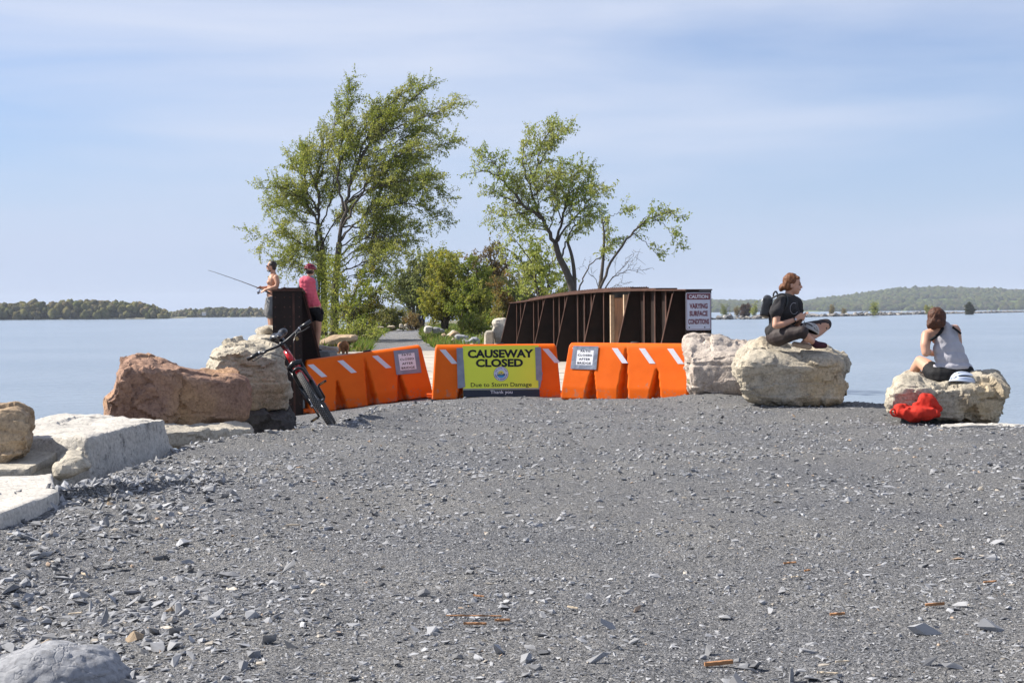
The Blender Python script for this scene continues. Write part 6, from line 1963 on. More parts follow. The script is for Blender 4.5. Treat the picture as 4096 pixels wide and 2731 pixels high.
mb.ell(gj(590, 385, 17.1), (0.044, 0.040, 0.040)); mb.ell(gj(568, 420, 17.1), (0.028, 0.03, 0.034)); mb.cap(gj(650, 370, 17.1), gj(600, 390, 17.1), 0.03, 0.03)
body(mb, 'hair', M_HAIRR, girl, 0.007, 2, 0.010, 16)
mb = MB()
mb.ell(gj(630, 730, 17.1), (0.150, 0.185, 0.19), Rm(RAD(-20), RAD(12))); mb.ell(gj(545, 930, 17.1), (0.138, 0.165, 0.17), Rm(RAD(-20), RAD(10))); mb.ell(gj(492, 1070, 17.1), (0.138, 0.172, 0.10))
mb.ell(gj(700, 820, 17.12), (0.12, 0.13, 0.13))
mb.cap(gj(570, 625, 16.96), gj(650, 560, 17.08), 0.075, 0.06); mb.cap(gj(790, 620, 17.24), gj(690, 560, 17.12), 0.07, 0.06)
mb.chain([gj(560, 630, 16.94), gj(520, 720, 16.91), gj(490, 770, 16.89)], [0.080, 0.078, 0.080])
mb.chain([gj(800, 640, 17.26), gj(820, 760, 17.27)], [0.072, 0.070])
body(mb, 't_shirt', M_CHAR, girl, 0.009, 4, 0.020, 7)
mb = MB()
mb.ell(gj(505, 1160, 17.1), (0.135, 0.175, 0.115)); mb.cap(gj(520, 1170, 16.98), gj(700, 1120, 16.84), 0.112, 0.09); mb.cap(gj(700, 1120, 16.84), gj(905, 1080, 16.74), 0.09, 0.066)
mb.chain([gj(560, 1150, 17.22), gj(900, 1060, 17.27), gj(1265, 975, 17.27)], [0.10, 0.088, 0.072]); mb.cap(gj(1265, 970, 17.27), gj(1240, 1010, 17.25), 0.068, 0.058); mb.cap(gj(905, 1080, 16.74), gj(915, 1125, 16.74), 0.066, 0.058)
body(mb, 'leggings', M_LEGG, girl, 0.010, 3, 0.008, 9)
mb = MB(); mb.chain([gj(1075, 1255, 16.84), gj(1120, 1290, 16.85), gj(1245, 1300, 16.87)], [0.042, 0.046, 0.036]); body(mb, 'shoe', M_MAROON_S, girl, 0.009, 2)
mb = MB(); mb.chain([gj(775, 1275, 16.88), gj(880, 1300, 16.86), gj(1000, 1318, 16.84)], [0.030, 0.034, 0.036]); body(mb, 'shoe', M_SOLE, girl, 0.009, 2, 0.004, 40)
mb = MB(); mb.tube([gj(770, 862, 16.84), gj(775, 890, 16.83), gj(790, 930, 16.85)], 0.008, 6); mb.wbuild('watch_strap', M_BLK, girl); mb = MB(); mb.ell(gj(795, 892, 16.825), (0.014, 0.006, 0.014), None, 10, 6); mb.wbuild('watch', M_METAL, girl, True)
mb = MB()
pts = [gj(770 + 62 * cos(a_), 720 + 88 * sin(a_), 16.955 + 0.05 * cos(a_)) for a_ in np.linspace(0.6, 5.2, 16)]
mb.tube(pts, 0.0022, 4); mb.wbuild('shirt_print', M_GREYT, girl)
# backpack
bp_ = empty('backpack', gj(330, 860, 17.12), 'small black leather backpack on the back of the sitting girl', 'backpack')
mb = MB()
mb.box(gj(345, 700, 17.12), (0.105, 0.20, 0.215), Rm(RAD(-14), RAD(9)))
mb.box(gj(300, 755, 17.12), (0.075, 0.15, 0.13), Rm(RAD(-14), RAD(9)))
mb.ell(gj(350, 580, 17.12), (0.055, 0.095, 0.055)); mb.ell(gj(335, 820, 17.12), (0.06, 0.09, 0.04))
body(mb, 'bag', M_LEATH, bp_, 0.010, 5, 0.006, 14)
mb = MB(); mb.tube(curve([gj(440, 560, 17.1), gj(452, 480, 17.1), gj(485, 455, 17.1), gj(510, 500, 17.1), gj(512, 560, 17.1)], 4), 0.010, 6); mb.wbuild('handle', M_LEATH, bp_, True)
mb = MB(); mb.tube(curve([gj(420, 560, 16.98), gj(540, 500, 16.95), gj(620, 500, 16.93), gj(660, 560, 16.92), gj(650, 680, 16.91), gj(560, 800, 16.92)], 4), 0.011, 6); mb.wbuild('shoulder_strap', M_LEATH, bp_, True)
mb = MB(); mb.tube(curve([gj(280, 570, 17.02), gj(262, 620, 17.01), gj(258, 700, 17.01)], 4), 0.004, 5); mb.wbuild('zipper', M_METAL, bp_, True)
M_HGREY = pmat('silver_grey_shell', (0.50, 0.48, 0.45), (0.38, 0.37, 0.35), 9, 0.4)
M_HWHITE = pmat('white_blue_shell', (0.66, 0.70, 0.78), (0.50, 0.58, 0.72), 7, 0.3)
M_HRED = pmat('red_shell', (0.30, 0.02, 0.05), (0.2, 0.015, 0.03), 9, 0.35)
h1 = bike_helmet('bicycle_helmet', 'grey vented bicycle helmet in the lap of the sitting girl', gj(1010, 1075, 16.98), RAD(-60), RAD(10), RAD(-28), M_HGREY, M_BLK, 0.86)
mb = MB(); mb.tube(curve([gj(955, 990, 16.95), gj(930, 930, 16.93), gj(912, 880, 16.92)], 3), 0.0045, 4); mb.tube(curve([gj(890, 1000, 16.95), gj(880, 930, 16.93), gj(890, 890, 16.92)], 3), 0.0045, 4); mb.wbuild('strap', M_BLK, h1); h1.children[-1].matrix_parent_inverse = h1.matrix_world.inverted() if False else h1.matrix_basis.inverted()

# ---- woman with her back turned
def wj(x, y, Y): return J('w', x, y, Y)
wom = empty('person', wj(840, 990, 16.15), 'woman in pale grey tank top and black shorts seated with her back turned', 'person')
mb = MB()
hc = wj(690, 255, 16.15)
at = head(mb, hc, RAD(112), RAD(14), 1.0)
mb.chain([wj(700, 320, 16.18), wj(735, 390, 16.18), wj(765, 450, 16.2)], [0.056, 0.056, 0.075])
mb.ell(wj(775, 470, 16.22), (0.165, 0.085, 0.115), Rm(0, RAD(14)))
mb.cap(wj(610, 430, 16.2), wj(740, 410, 16.2), 0.055, 0.06); mb.cap(wj(900, 375, 16.2), wj(800, 395, 16.2), 0.045, 0.06)
mb.chain([wj(580, 450, 16.2), wj(562, 560, 16.14), wj(570, 645, 16.12)], [0.060, 0.053, 0.046])
mb.chain([wj(570, 645, 16.12), wj(600, 640, 16.3), wj(660, 660, 16.42)], [0.044, 0.04, 0.028])
hand(mb, wj(660, 660, 16.42), wj(700, 660, 16.47), (0.8, 0.4, -0.1), (0, 0, -0.4), (0.3, -0.2, 0.6))
mb.chain([wj(910, 400, 16.2), wj(930, 540, 16.3), wj(900, 640, 16.42)], [0.05, 0.045, 0.04]); mb.chain([wj(900, 640, 16.42), wj(800, 650, 16.5)], [0.04, 0.028])
hand(mb, wj(800, 650, 16.5), wj(760, 655, 16.52), (-0.8, 0.2, -0.1), (0, 0, -0.4), (-0.3, -0.2, 0.6))
mb.chain([wj(790, 560, 16.22), wj(840, 700, 16.2), wj(860, 880, 16.17)], [0.11, 0.12, 0.14])
mb.chain([wj(680, 900, 16.22), wj(590, 800, 16.38), wj(505, 742, 16.52)], [0.098, 0.080, 0.064])
mb.chain([wj(505, 742, 16.52), wj(455, 820, 16.58), wj(395, 920, 16.66)], [0.062, 0.056, 0.04])
mb.cap(wj(395, 920, 16.66), wj(360, 960, 16.85), 0.042, 0.036)
mb.chain([wj(1000, 900, 16.25), wj(900, 760, 16.55), wj(860, 740, 16.7)], [0.10, 0.08, 0.064]); mb.chain([wj(860, 740, 16.7), wj(800, 930, 16.78)], [0.06, 0.04])
body(mb, 'body', M_SKIN, wom, 0.0085, 3)
mb = MB()
mb.ell(wj(690, 240, 16.13), (0.100, 0.098, 0.104)); mb.ell(wj(660, 300, 16.12), (0.075, 0.08, 0.085)); mb.chain([wj(650, 300, 16.08), wj(615, 335, 16.08), wj(600, 360, 16.1)], [0.05, 0.034, 0.02]); mb.ell(wj(720, 300, 16.08), (0.07, 0.06, 0.07))
body(mb, 'hair', M_HAIRB, wom, 0.007, 3, 0.010, 14)
mb = MB()
mb.cap(wj(795, 345, 16.15), wj(800, 420, 16.17), 0.042, 0.075)
mb.ell(wj(800, 510, 16.19), (0.135, 0.108, 0.115), Rm(0, RAD(8))); mb.ell(wj(825, 620, 16.18), (0.172, 0.118, 0.14), Rm(0, RAD(10))); mb.ell(wj(855, 720, 16.16), (0.192, 0.128, 0.12), Rm(0, RAD(8))); mb.ell(wj(868, 800, 16.15), (0.212, 0.138, 0.062), Rm(0, RAD(2)))
mb.cap(wj(835, 350, 16.15), wj(900, 440, 16.16), 0.022, 0.03); mb.cap(wj(765, 350, 16.15), wj(700, 400, 16.28), 0.02, 0.02)
body(mb, 'tank_top', M_GREYT, wom, 0.009, 5, 0.016, 6)
mb = MB(); mb.tube(curve([wj(762, 362, 16.085), wj(730, 420, 16.085), wj(680, 465, 16.09), wj(618, 505, 16.10)], 4), 0.017, 6); mb.wbuild('bra_strap', M_BLK, wom, True)
mb = MB(); mb.tube(curve([wj(868, 358, 16.10), wj(905, 385, 16.10), wj(960, 430, 16.13)], 4), 0.012, 6); mb.wbuild('bra_strap', M_BLK, wom, True)
mb = MB()
mb.ell(wj(840, 880, 16.15), (0.245, 0.150, 0.118)); mb.ell(wj(800, 930, 16.15), (0.20, 0.145, 0.085)); mb.ell(wj(990, 860, 16.16), (0.115, 0.13, 0.10)); mb.chain([wj(690, 900, 16.22), wj(630, 840, 16.32)], [0.115, 0.10]); mb.chain([wj(1000, 890, 16.25), wj(940, 820, 16.4)], [0.115, 0.10])
body(mb, 'shorts', M_BLK, wom, 0.010, 3, 0.004, 9)
bike_helmet('bicycle_helmet', 'white and blue bicycle helmet lying on the boulder beside the woman', wj(985, 985, 15.85), RAD(196), RAD(-8), RAD(6), M_HWHITE, M_BLK, 1.02)
# red bag
rb = empty('red_bag', wj(480, 1395, 15.55), 'crumpled red cloth bag leaning on the low boulder', 'bag')
mb = MB()
mb.ell(wj(400, 1330, 15.50), (0.165, 0.11, 0.075), Rm(0, RAD(10))); mb.ell(wj(520, 1320, 15.47), (0.165, 0.12, 0.075), Rm(0, RAD(4))); mb.ell(wj(300, 1280, 15.52), (0.075, 0.08, 0.075))
mb.ell(wj(560, 1240, 15.53), (0.095, 0.085, 0.13), Rm(0, RAD(16))); mb.cap(wj(480, 1240, 15.52), wj(580, 1140, 15.56), 0.045, 0.03); mb.cap(wj(600, 1140, 15.53), wj(720, 1275, 15.50), 0.034, 0.03); mb.ell(wj(640, 1320, 15.47), (0.10, 0.10, 0.05), Rm(0, RAD(20)))
body(mb, 'bag_cloth', M_REDC, rb, 0.0085, 6, 0.034, 7)
mb = MB(); mb.tube(curve([wj(260, 1290, 15.5), wj(200, 1280, 15.48), wj(175, 1310, 15.48), wj(210, 1350, 15.48), wj(275, 1355, 15.5)], 5), 0.011, 6); mb.wbuild('strap', M_REDC, rb, True)

# ---- shirtless man fishing
def mj(x, y, Y): return J('m', x, y, Y)
man = empty('person', Vector((mj(1050, 800, 33).x, 33, 0.58)), 'shirtless man in grey shorts and sunglasses fishing, facing left', 'person')
mb = MB()
hc = mj(1040, 175, 33)
at = head(mb, hc, RAD(180), 0, 1.02)
mb.chain([mj(1062, 240, 33), mj(1072, 300, 33), mj(1078, 330, 33)], [0.058, 0.058, 0.075])
mb.ell(mj(1075, 400, 33), (0.125, 0.19, 0.165)); mb.ell(mj(1065, 520, 33), (0.128, 0.155, 0.15)); mb.ell(mj(1050, 620, 33), (0.12, 0.16, 0.11)); mb.ell(mj(1010, 430, 33), (0.06, 0.15, 0.06))
mb.chain([mj(1115, 350, 32.80), mj(1135, 440, 32.75), mj(1128, 492, 32.74)], [0.062, 0.052, 0.045]); mb.chain([mj(1128, 492, 32.74), mj(1040, 520, 32.74), mj(950, 545, 32.78)], [0.044, 0.042, 0.03])
hand(mb, mj(950, 545, 32.78), mj(905, 568, 32.8), (-0.7, 0.3, -0.3), (0, .3, -0.6), (-0.4, 0, 0.5))
mb.chain([mj(1060, 350, 33.2), mj(1030, 450, 33.25), mj(1000, 510, 33.22)], [0.06, 0.05, 0.045]); mb.chain([mj(1000, 510, 33.22), mj(930, 515, 33.1), mj(885, 512, 33.0)], [0.042, 0.036, 0.028])
hand(mb, mj(885, 512, 33.0), mj(850, 512, 32.95), (-0.8, -0.3, 0.0), (0, -.2, -0.6), (-0.3, -0.5, 0.3))
for yy, dx in ((32.87, 12), (33.13, -8)):
    mb.chain([mj(1040 + dx, 700, yy), mj(1030 + dx, 960, yy), mj(1045 + dx, 1250, yy)], [0.095, 0.068, 0.042]); mb.cap(mj(1045 + dx, 1255, yy), mj(970 + dx, 1270, yy), 0.045, 0.035)
body(mb, 'body', M_SKIN2, man, 0.014, 3)
mb = MB(); mb.ell(mj(1058, 158, 33), (0.100, 0.083, 0.098)); mb.ell(mj(1080, 200, 33), (0.055, 0.07, 0.07)); body(mb, 'hair', M_HAIRD, man, 0.012, 2, 0.004, 30)
mb = MB(); mb.cap(mj(985, 245, 33), mj(1010, 255, 32.95), 0.022, 0.02); mb.wbuild('beard', M_HAIRD, man, True)
mb = MB(); mb.cap(at(0.088, -0.05, 0.0), at(0.088, 0.05, 0.0), 0.017, 0.017); mb.tube([at(0.085, 0.06, 0.004), at(0.0, 0.08, 0.0)], 0.004, 4); mb.wbuild('sunglasses', M_BLACK, man, True)
mb = MB(); mb.ell(mj(1045, 690, 33), (0.128, 0.17, 0.075))
for yy, dx in ((32.86, 10), (33.14, -10)): mb.chain([mj(1042 + dx, 720, yy), mj(1030 + dx, 830, yy), mj(1020 + dx, 910, yy)], [0.12, 0.125, 0.128])
body(mb, 'shorts', M_SHORT, man, 0.014, 3, 0.022, 5)
M_ROD = pmat('rod_blank', (0.16, 0.13, 0.10), None, 5, 0.4)
rod = empty('fishing_rod', mj(930, 560, 32.9), 'thin fishing rod with spinning reel held out over the water', 'fishing rod')
mb = MB(); mb.tube([mj(1020, 600, 32.86), mj(870, 528, 32.93), mj(600, 425, 32.9), mj(330, 330, 32.8), mj(150, 268, 32.7), mj(50, 240, 32.6)], [0.014, 0.012, 0.008, 0.006, 0.005, 0.004], 6); mb.wbuild('blank', M_ROD, rod, True)
mb = MB(); mb.tube([mj(1025, 602, 32.86), mj(885, 535, 32.92)], 0.018, 8); mb.wbuild('grip', M_BLACK, rod, True)
mb = MB(); mb.ell(mj(848, 582, 32.9), (0.032, 0.03, 0.032)); mb.cap(mj(862, 535, 32.92), mj(850, 575, 32.9), 0.010, 0.012); mb.wbuild('reel', M_METAL, rod, True)
mb = MB(); mb.cap(mj(826, 585, 32.88), mj(832, 600, 32.82), 0.016, 0.02); mb.wbuild('reel_handle', M_BLACK, rod, True)
for x, y, Y in ((600, 437, 32.9), (460, 385, 32.85), (330, 340, 32.8), (200, 294, 32.73)):
    mb = MB(); c = mj(x, y, Y); mb.tube([c + Vector((0, 0.012 * cos(a_), 0.012 * sin(a_))) for a_ in np.linspace(0, 2 * pi, 9)], 0.003, 4, cap=False); mb.wbuild('line_guide', M_METAL, rod)
# boulder under the fisherman
rock('boulder', 'rough boulder behind the left girder under the fisherman', 'm', [(820, 1300), (850, 1275), (1000, 1268), (1130, 1275), (1160, 1350), (1140, 1700), (860, 1700)], 32.3, 1.5, M_LIME2, 0.06, a_big=0.03, a_fac=0.04, seed=71)

# ---- cyclist in the pink vest
CY = 31.1
def cj(x, y, dY=0.0): return J('m', x + 22, y, CY + dY)
cyc = empty('person', Vector((cj(1740, 1500).x, CY, 0.44)), 'cyclist in pink vest, black shorts and red helmet seen from behind', 'person')
mb = MB()
hc = cj(1635, 235)
at = head(mb, hc, RAD(62), RAD(8), 1.0)
mb.chain([cj(1625, 290), cj(1612, 345), cj(1600, 380)], [0.058, 0.058, 0.08])
mb.ell(cj(1590, 450), (0.19, 0.11, 0.17)); mb.chain([cj(1595, 450), cj(1640, 650), cj(1690, 860)], [0.13, 0.13, 0.15])
mb.chain([cj(1685, 430), cj(1700, 560), cj(1705, 650)], [0.058, 0.05, 0.042]); mb.chain([cj(1705, 650), cj(1740, 750, -.04), cj(1785, 850, -.06)], [0.042, 0.04, 0.03])
hand(mb, cj(1785, 850, -.06), cj(1808, 890, -.06), (0.3, 0.2, -0.9), (-0.3, 0.3, 0), (0.3, -0.5, -0.4))
mb.chain([cj(1490, 430), cj(1455, 540), cj(1440, 620, .1)], [0.055, 0.047, 0.042]); mb.chain([cj(1440, 620, .1), cj(1500, 700, .25)], [0.04, 0.03]); hand(mb, cj(1500, 700, .25), cj(1530, 730, .27), (0.6, 0.2, -0.5), (0, 0, -0.4), (0.3, 0, 0.4))
mb.chain([cj(1740, 930, -.02), cj(1752, 1180), cj(1732, 1450)], [0.10, 0.066, 0.042]); mb.chain([cj(1660, 930, .05), cj(1668, 1180, .06), cj(1665, 1450, .05)], [0.10, 0.066, 0.042])
body(mb, 'body', M_SKIN, cyc, 0.014, 3)
mb = MB()
for x, y, rx in ((1588, 420, .188), (1592, 480, .192), (1600, 540, .188), (1610, 600, .184), (1622, 660, .182), (1638, 720, .184), (1656, 775, .188)):
    mb.ell(cj(x, y), (rx, 0.158, 0.12), Rm(0, RAD(9)))
mb.cap(cj(1540, 365), cj(1548, 420), 0.05, 0.08); mb.cap(cj(1645, 365), cj(1640, 420), 0.045, 0.08)
body(mb, 'vest', M_PINK, cyc, 0.014, 3, 0.016, 5)
mb = MB(); mb.chain([cj(1688, 420), cj(1700, 500), cj(1702, 530)], [0.075, 0.072, 0.072]); mb.chain([cj(1495, 420), cj(1465, 500), cj(1456, 530)], [0.07, 0.066, 0.066]); mb.cap(cj(1570, 355), cj(1640, 355), 0.065, 0.06)
body(mb, 'shirt', M_SLEEVE, cyc, 0.014, 2)
mb = MB(); mb.ell(cj(1690, 870), (0.185, 0.17, 0.125)); mb.chain([cj(1735, 890, -.02), cj(1750, 990)], [0.13, 0.118]); mb.chain([cj(1650, 890, .05), cj(1657, 990, .05)], [0.13, 0.118]); body(mb, 'shorts', M_BLK, cyc, 0.014, 2)
mb = MB(); mb.chain([cj(1795, 865, -.06), cj(1815, 905, -.06)], [0.036, 0.042]); body(mb, 'glove', M_BLK, cyc, 0.014, 2)
mb = MB(); mb.tube([cj(1772, 850, -.06), cj(1795, 862, -.06)], 0.042, 8); mb.wbuild('glove_cuff', M_MAROON, cyc, True)
mb = MB(); mb.cap(cj(1740, 1490), cj(1785, 1505, .12), 0.05, 0.042); body(mb, 'shoe', M_BLK, cyc, 0.014, 2)
mb = MB(); mb.cap(cj(1668, 1490, .05), cj(1690, 1505, .2), 0.05, 0.042); body(mb, 'shoe', M_BLK, cyc, 0.014, 2)
mb = MB(); mb.ell(cj(1622, 255), (0.092, 0.092, 0.075)); mb.wbuild('hair', M_HAIRD, cyc, True)
bike_helmet('helmet', None, cj(1630, 226), RAD(62), RAD(6), 0, M_HRED, M_BLK, 1.0, cyc)

# ---- dog
def dj(x, y, Y): return J('z1', x, y, Y)
M_DOG = pmat('ginger_fur', (0.36, 0.17, 0.07), (0.26, 0.11, 0.045), 14, 0.8, 0.01, 60)
DY = 44.0
dog = empty('dog', dj(1125, 935, DY), 'ginger dog seen from behind beside the path, head lowered', 'dog')
mb = MB()
mb.chain([dj(1135, 835, DY), dj(1120, 845, DY + .22), dj(1108, 850, DY + .45)], [0.11, 0.10, 0.125])
mb.chain([dj(1108, 850, DY + .45), dj(1090, 868, DY + .58), dj(1080, 890, DY + .66)], [0.09, 0.07, 0.062]); mb.ell(dj(1078, 893, DY + .72), (0.06, 0.08, 0.06)); mb.cap(dj(1078, 898, DY + .74), dj(1072, 912, DY + .84), 0.038, 0.028)
for sx in (-1, 1): mb.cap(dj(1078 + sx * 9, 885, DY + .68), dj(1078 + sx * 14, 897, DY + .70), 0.022, 0.012)
mb.chain([dj(1148, 845, DY - .02), dj(1155, 875, DY + .06), dj(1152, 903, DY - .08), dj(1150, 934, DY - .02)], [0.085, 0.062, 0.034, 0.026]); mb.cap(dj(1150, 934, DY - .02), dj(1150, 936, DY + .05), .026, .024)
mb.chain([dj(1120, 845, DY - .02), dj(1120, 875, DY + .06), dj(1122, 903, DY - .08), dj(1118, 934, DY - .02)], [0.085, 0.062, 0.034, 0.026]); mb.cap(dj(1118, 934, DY - .02), dj(1118, 936, DY + .05), .026, .024)
mb.chain([dj(1125, 865, DY + .42), dj(1127, 900, DY + .45), dj(1126, 932, DY + .42)], [0.06, 0.036, 0.026]); mb.chain([dj(1092, 865, DY + .42), dj(1090, 900, DY + .45), dj(1090, 932, DY + .42)], [0.06, 0.036, 0.026])
mb.chain([dj(1145, 825, DY - .05), dj(1160, 850, DY - .12), dj(1163, 880, DY - .14)], [0.03, 0.024, 0.014])
body(mb, 'body', M_DOG, dog, 0.014, 2)
# ------------------------------------------------------------------ bicycle leaning on the tan boulder
M_BRED = pmat('red_frame_paint', (0.55, 0.012, 0.018), (0.48, 0.010, 0.015), 5, 0.25, coat=0.5)
M_BBLK = pmat('black_bike_part', (0.012, 0.012, 0.014), None, 8, 0.35, spec=0.5)
M_TYRE = pmat('dusty_tyre', (0.055, 0.053, 0.050), (0.040, 0.039, 0.037), 30, 0.85)
M_DUST = pmat('dusty_knob', (0.20, 0.19, 0.18), (0.13, 0.125, 0.12), 30, 0.9)
M_CHROME = pmat('bike_metal', (0.55, 0.55, 0.57), None, 8, 0.25, metal=0.95)
M_TEAL = pmat('teal_decal', (0.10, 0.48, 0.50), None, 8, 0.4)
c0 = J('b', 1285, 1535, 15.7)
bk = empty('bicycle', (c0.x, 15.7, c0.z), 'red and black mountain bike leaning left against the tan boulder', 'bicycle', rot=(0, RAD(-31.0), RAD(7.5)))
RWH = 0.37
def wheel(y, name='wheel'):
    mb = MB()
    for r, w in ((0.302, 0.013), (0.318, 0.015)):
        mb.tube([(0, y + r * cos(a), RWH + r * sin(a)) for a in np.linspace(0, 2 * pi, 49)], w, 6, cap=False)
    mb.tube([(-0.05, y, RWH), (0.05, y, RWH)], 0.022, 10)
    w_ = mb.build(name, M_BBLK, bk, True)
    mb = MB()
    for k in range(28):
        a = 2 * pi * k / 28; s = 1 if k % 2 else -1
        mb.tube([(s * 0.03, y + 0.02 * cos(a + s), RWH + 0.02 * sin(a + s)), (0, y + 0.30 * cos(a), RWH + 0.30 * sin(a))], 0.0016, 4)
    mb.build('spokes', M_CHROME, w_)
    mb = MB(); mb.tube([(0, y + 0.338 * cos(a), RWH + 0.338 * sin(a)) for a in np.linspace(0, 2 * pi, 65)], 0.031, 12, cap=False)
    mb.build('tyre', M_TYRE, w_, True)
    mb = MB()
    for k in range(78):
        a = 2 * pi * k / 78
        for j, (xo, tilt) in enumerate(((-0.029, 0.85), (-0.011, 0.25), (0.011, -0.25), (0.029, -0.85))):
            aa = a + (0.04 if j in (1, 3) else 0)
            rr = 0.338 + 0.031 * cos(tilt)
            xx = -0.031 * sin(tilt)
            M = Matrix.Rotation(aa - pi / 2, 3, 'X') @ Matrix.Rotation(-tilt, 3, 'Y')
            mb.box((xx, y + rr * cos(aa), RWH + rr * sin(aa)), (0.010, 0.013, 0.008), M)
    t_ = mb.build('tread', M_DUST, w_); t_['kind'] = 'stuff'
    mb = MB(); mb.tube([(-0.05, y, RWH), (-0.054, y, RWH)], [0.09, 0.09], 24); mb.build('brake_disc', M_CHROME, w_)
    return w_
wheel(0.0); wheel(1.16)
fr = MB()
H0, H1 = Vector((0, 0.24, 0.86)), Vector((0, 0.29, 1.00))
BB = Vector((0, 0.72, 0.34)); ST = Vector((0, 0.94, 0.93)); RX = Vector((0, 1.16, RWH))
fr.tube([H0 + (H0 - H1) * 0.1, H1], [0.036, 0.030], 12)
fr.tube([H0 + Vector((0, 0.01, 0.02)), H0.lerp(BB, .5) + Vector((0, 0, -0.01)), BB], [0.036, 0.040, 0.038], 12)
fr.tube([H1 + Vector((0, 0.01, -0.03)), H1.lerp(ST, .5), ST + Vector((0, -0.01, -0.06))], [0.028, 0.026, 0.022], 10)
fr.tube([BB, ST], [0.024, 0.020], 10)
for s in (-1, 1):
    fr.tube([BB + Vector((s * 0.03, 0, 0)), RX + Vector((s * 0.06, -0.2, 0.01)), RX + Vector((s * 0.065, 0, 0))], [0.016, 0.014, 0.012], 8)
    fr.tube([ST + Vector((s * 0.015, 0, -0.10)), RX + Vector((s * 0.06, -0.1, 0.22)), RX + Vector((s * 0.065, 0, 0))], [0.012, 0.011, 0.010], 8)
fr.build('frame', M_BRED, bk, True)
mb = MB()
for pts in ([(-.012, 0.945), (.014, 0.962), (.016, 0.975), (-.004, 0.958), (.006, .93), (-.010, .915)],):
    mb.add([(x, 0.222 - (z - 0.86) * -0.30, z) for x, z in pts], [tuple(range(len(pts)))])
mb.build('decal', M_TEAL, bk)
fk = MB()
CRN = Vector((0, 0.22, 0.83))
for s in (-1, 1):
    fk.tube([CRN + Vector((s * 0.068, 0, -0.02)), Vector((s * 0.062, 0.09, 0.52))], 0.017, 10)
    fk.tube([Vector((s * 0.062, 0.115, 0.60)), Vector((s * 0.060, 0.02, RWH - 0.02))], [0.026, 0.024], 10)
fk.tube([CRN + Vector((-0.085, 0, -0.015)), CRN + Vector((0, 0, 0.015)), CRN + Vector((0.085, 0, -0.015))], [0.026, 0.032, 0.026], 10)
fk.tube(curve([Vector((-0.062, 0.09, 0.60)), Vector((-0.05, 0.02, 0.75)), Vector((0, -0.01, 0.785)), Vector((0.05, 0.02, 0.75)), Vector((0.062, 0.09, 0.60))], 4), 0.016, 8)
fk.build('fork', M_BBLK, bk, True)
mb = MB(); mb.tube([(-0.075, 0, RWH), (0.075, 0, RWH)], 0.010, 8); mb.build('axle', M_CHROME, bk)
hb = MB()
BAR = Vector((0, 0.20, 1.085))
pts = curve([BAR + Vector(p) for p in [(-0.385, 0.05, 0.045), (-0.26, 0.035, 0.04), (-0.14, 0.005, 0.015), (-0.05, 0, 0), (0.05, 0, 0), (0.14, 0.005, 0.015), (0.26, 0.035, 0.04), (0.385, 0.05, 0.045)]], 4)
hb.tube(pts, 0.0145, 10)
HB = hb.build('handlebar', M_BBLK, bk, True)
for s in (-1, 1):
    mb = MB(); mb.tube([BAR + Vector((s * 0.255, 0.034, 0.040)), BAR + Vector((s * 0.39, 0.051, 0.0455))], 0.020, 10); mb.build('grip', M_BBLK, HB, True)
    mb = MB(); mb.cap(BAR + Vector((s * 0.225, 0.015, 0.025)), BAR + Vector((s * 0.19, -0.02, 0.015)), 0.017, 0.015); mb.tube(curve([BAR + Vector((s * 0.20, -0.025, 0.012)), BAR + Vector((s * 0.27, -0.045, 0.0)), BAR + Vector((s * 0.35, -0.035, 0.005))], 4), 0.006, 6); mb.build('brake_lever', M_BBLK, HB, True)
    mb = MB(); mb.tube([BAR + Vector((s * 0.238, 0.03, 0.038)), BAR + Vector((s * 0.25, 0.033, 0.040))], 0.0195, 10); mb.build('clamp', M_CHROME, HB)
    mb = MB(); mb.tube(curve([BAR + Vector((s * 0.19, -0.03, 0.010)), BAR + Vector((s * 0.12, -0.09, -0.05)), BAR + Vector((s * 0.05, -0.06, -0.16)), Vector((-0.06, 0.16, 0.70))], 5), 0.0035, 5); mb.build('brake_cable', M_BBLK, HB)
mb = MB(); mb.tube([Vector((0, 0.295, 1.02)), Vector((0, 0.30, 1.06))], 0.022, 10); mb.cap(Vector((0, 0.29, 1.045)), BAR, 0.022, 0.026); mb.build('stem', M_BBLK, bk, True)
mb = MB(); mb.box(BAR + Vector((0.17, -0.08, -0.035)), (0.03, 0.015, 0.04)); 
mb.build('reflector', pmat('amber_reflector', (0.35, 0.22, 0.08), None, 5, 0.3), HB)
mb = MB(); mb.tube([ST + Vector((0, 0, -0.08)), ST + Vector((0, 0.05, 0.20))], [0.016, 0.015], 10); mb.build('seatpost', M_BBLK, bk, True)
sd = MB()
sz_ = 1.165
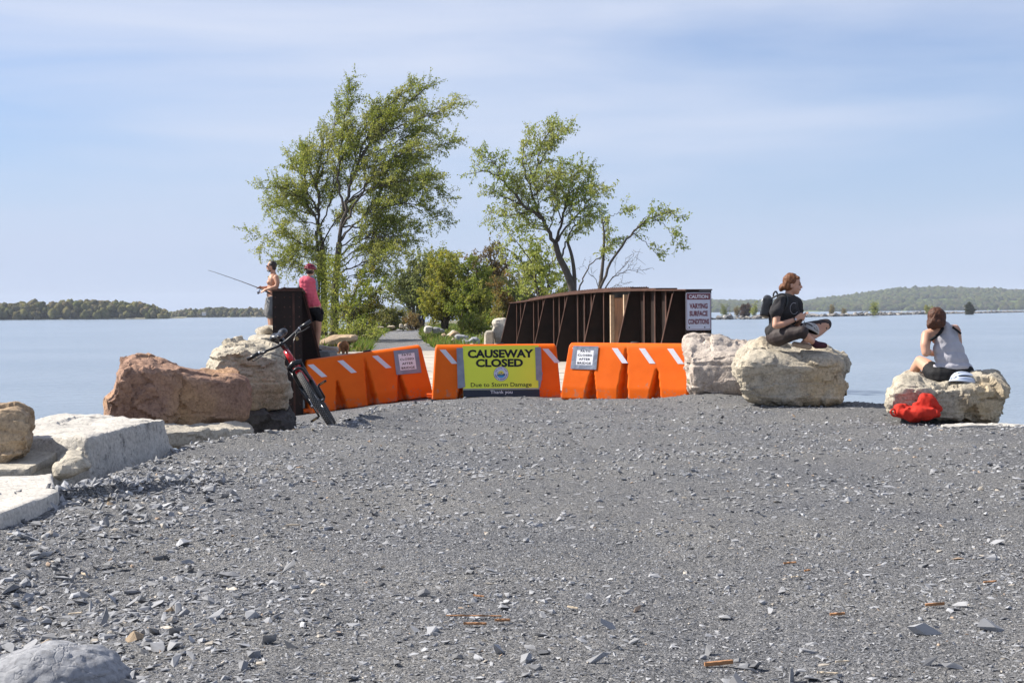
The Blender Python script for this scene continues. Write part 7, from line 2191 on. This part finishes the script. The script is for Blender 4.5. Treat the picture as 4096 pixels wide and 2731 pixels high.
sd.ell((0, 0.93, sz_), (0.036, 0.16, 0.036)); sd.ell((-0.052, 1.08, sz_ + 0.016), (0.060, 0.095, 0.046)); sd.ell((0.052, 1.08, sz_ + 0.016), (0.060, 0.095, 0.046)); sd.ell((0, 1.02, sz_ + 0.006), (0.065, 0.11, 0.036)); sd.ell((0, 1.06, sz_ - 0.05), (0.035, 0.07, 0.05))
me = remesh(sd.mesh('saddle'), 0.009, 3); me.name = 'saddle'; link('saddle', me, M_BBLK, bk, True)
ck = MB()
ck.tube([BB + Vector((-0.075, 0, 0)), BB + Vector((0.075, 0, 0))], 0.02, 10)
A = RAD(62)
d = Vector((0, -cos(A) * 0.172, sin(A) * 0.172))
ck.tube([BB + Vector((0.075, 0, 0)), BB + Vector((0.085, 0, 0)) + d], [0.015, 0.012], 8)
ck.tube([BB + Vector((-0.075, 0, 0)), BB + Vector((-0.085, 0, 0)) - d], [0.015, 0.012], 8)
ck.tube([BB + Vector((-0.05, 0, 0)), BB + Vector((-0.054, 0, 0))], 0.075, 24)
CK = ck.build('crankset', M_BBLK, bk, True)
for s in (1, -1):
    p = BB + Vector((s * 0.14, 0, 0)) + d * s
    mb = MB()
    mb.box(p + Vector((0, -0.04, 0)), (0.095, 0.012, 0.022)); mb.box(p + Vector((0, 0.04, 0)), (0.095, 0.012, 0.022)); mb.box(p + Vector((-0.045, 0, 0)), (0.012, 0.075, 0.02)); mb.box(p + Vector((0.045, 0, 0)), (0.012, 0.075, 0.02)); mb.tube([p + Vector((-0.05, 0, 0)), p + Vector((0.05, 0, 0))], 0.012, 8)
    mb.build('pedal', M_BBLK, CK)
    mb = MB(); mb.box(p + Vector((0, -0.048, 0)), (0.05, 0.006, 0.012)); mb.build('pedal_reflector', bpy.data.materials['amber_reflector'], CK)
mb = MB()
for k in range(1):
    mb.tube([BB + Vector((-0.052, 0, 0.072)), RX + Vector((-0.052, 0, 0.035))], 0.004, 4); mb.tube([BB + Vector((-0.052, 0, -0.072)), RX + Vector((-0.052, 0, -0.035))], 0.004, 4)
mb.build('chain', M_CHROME, bk)
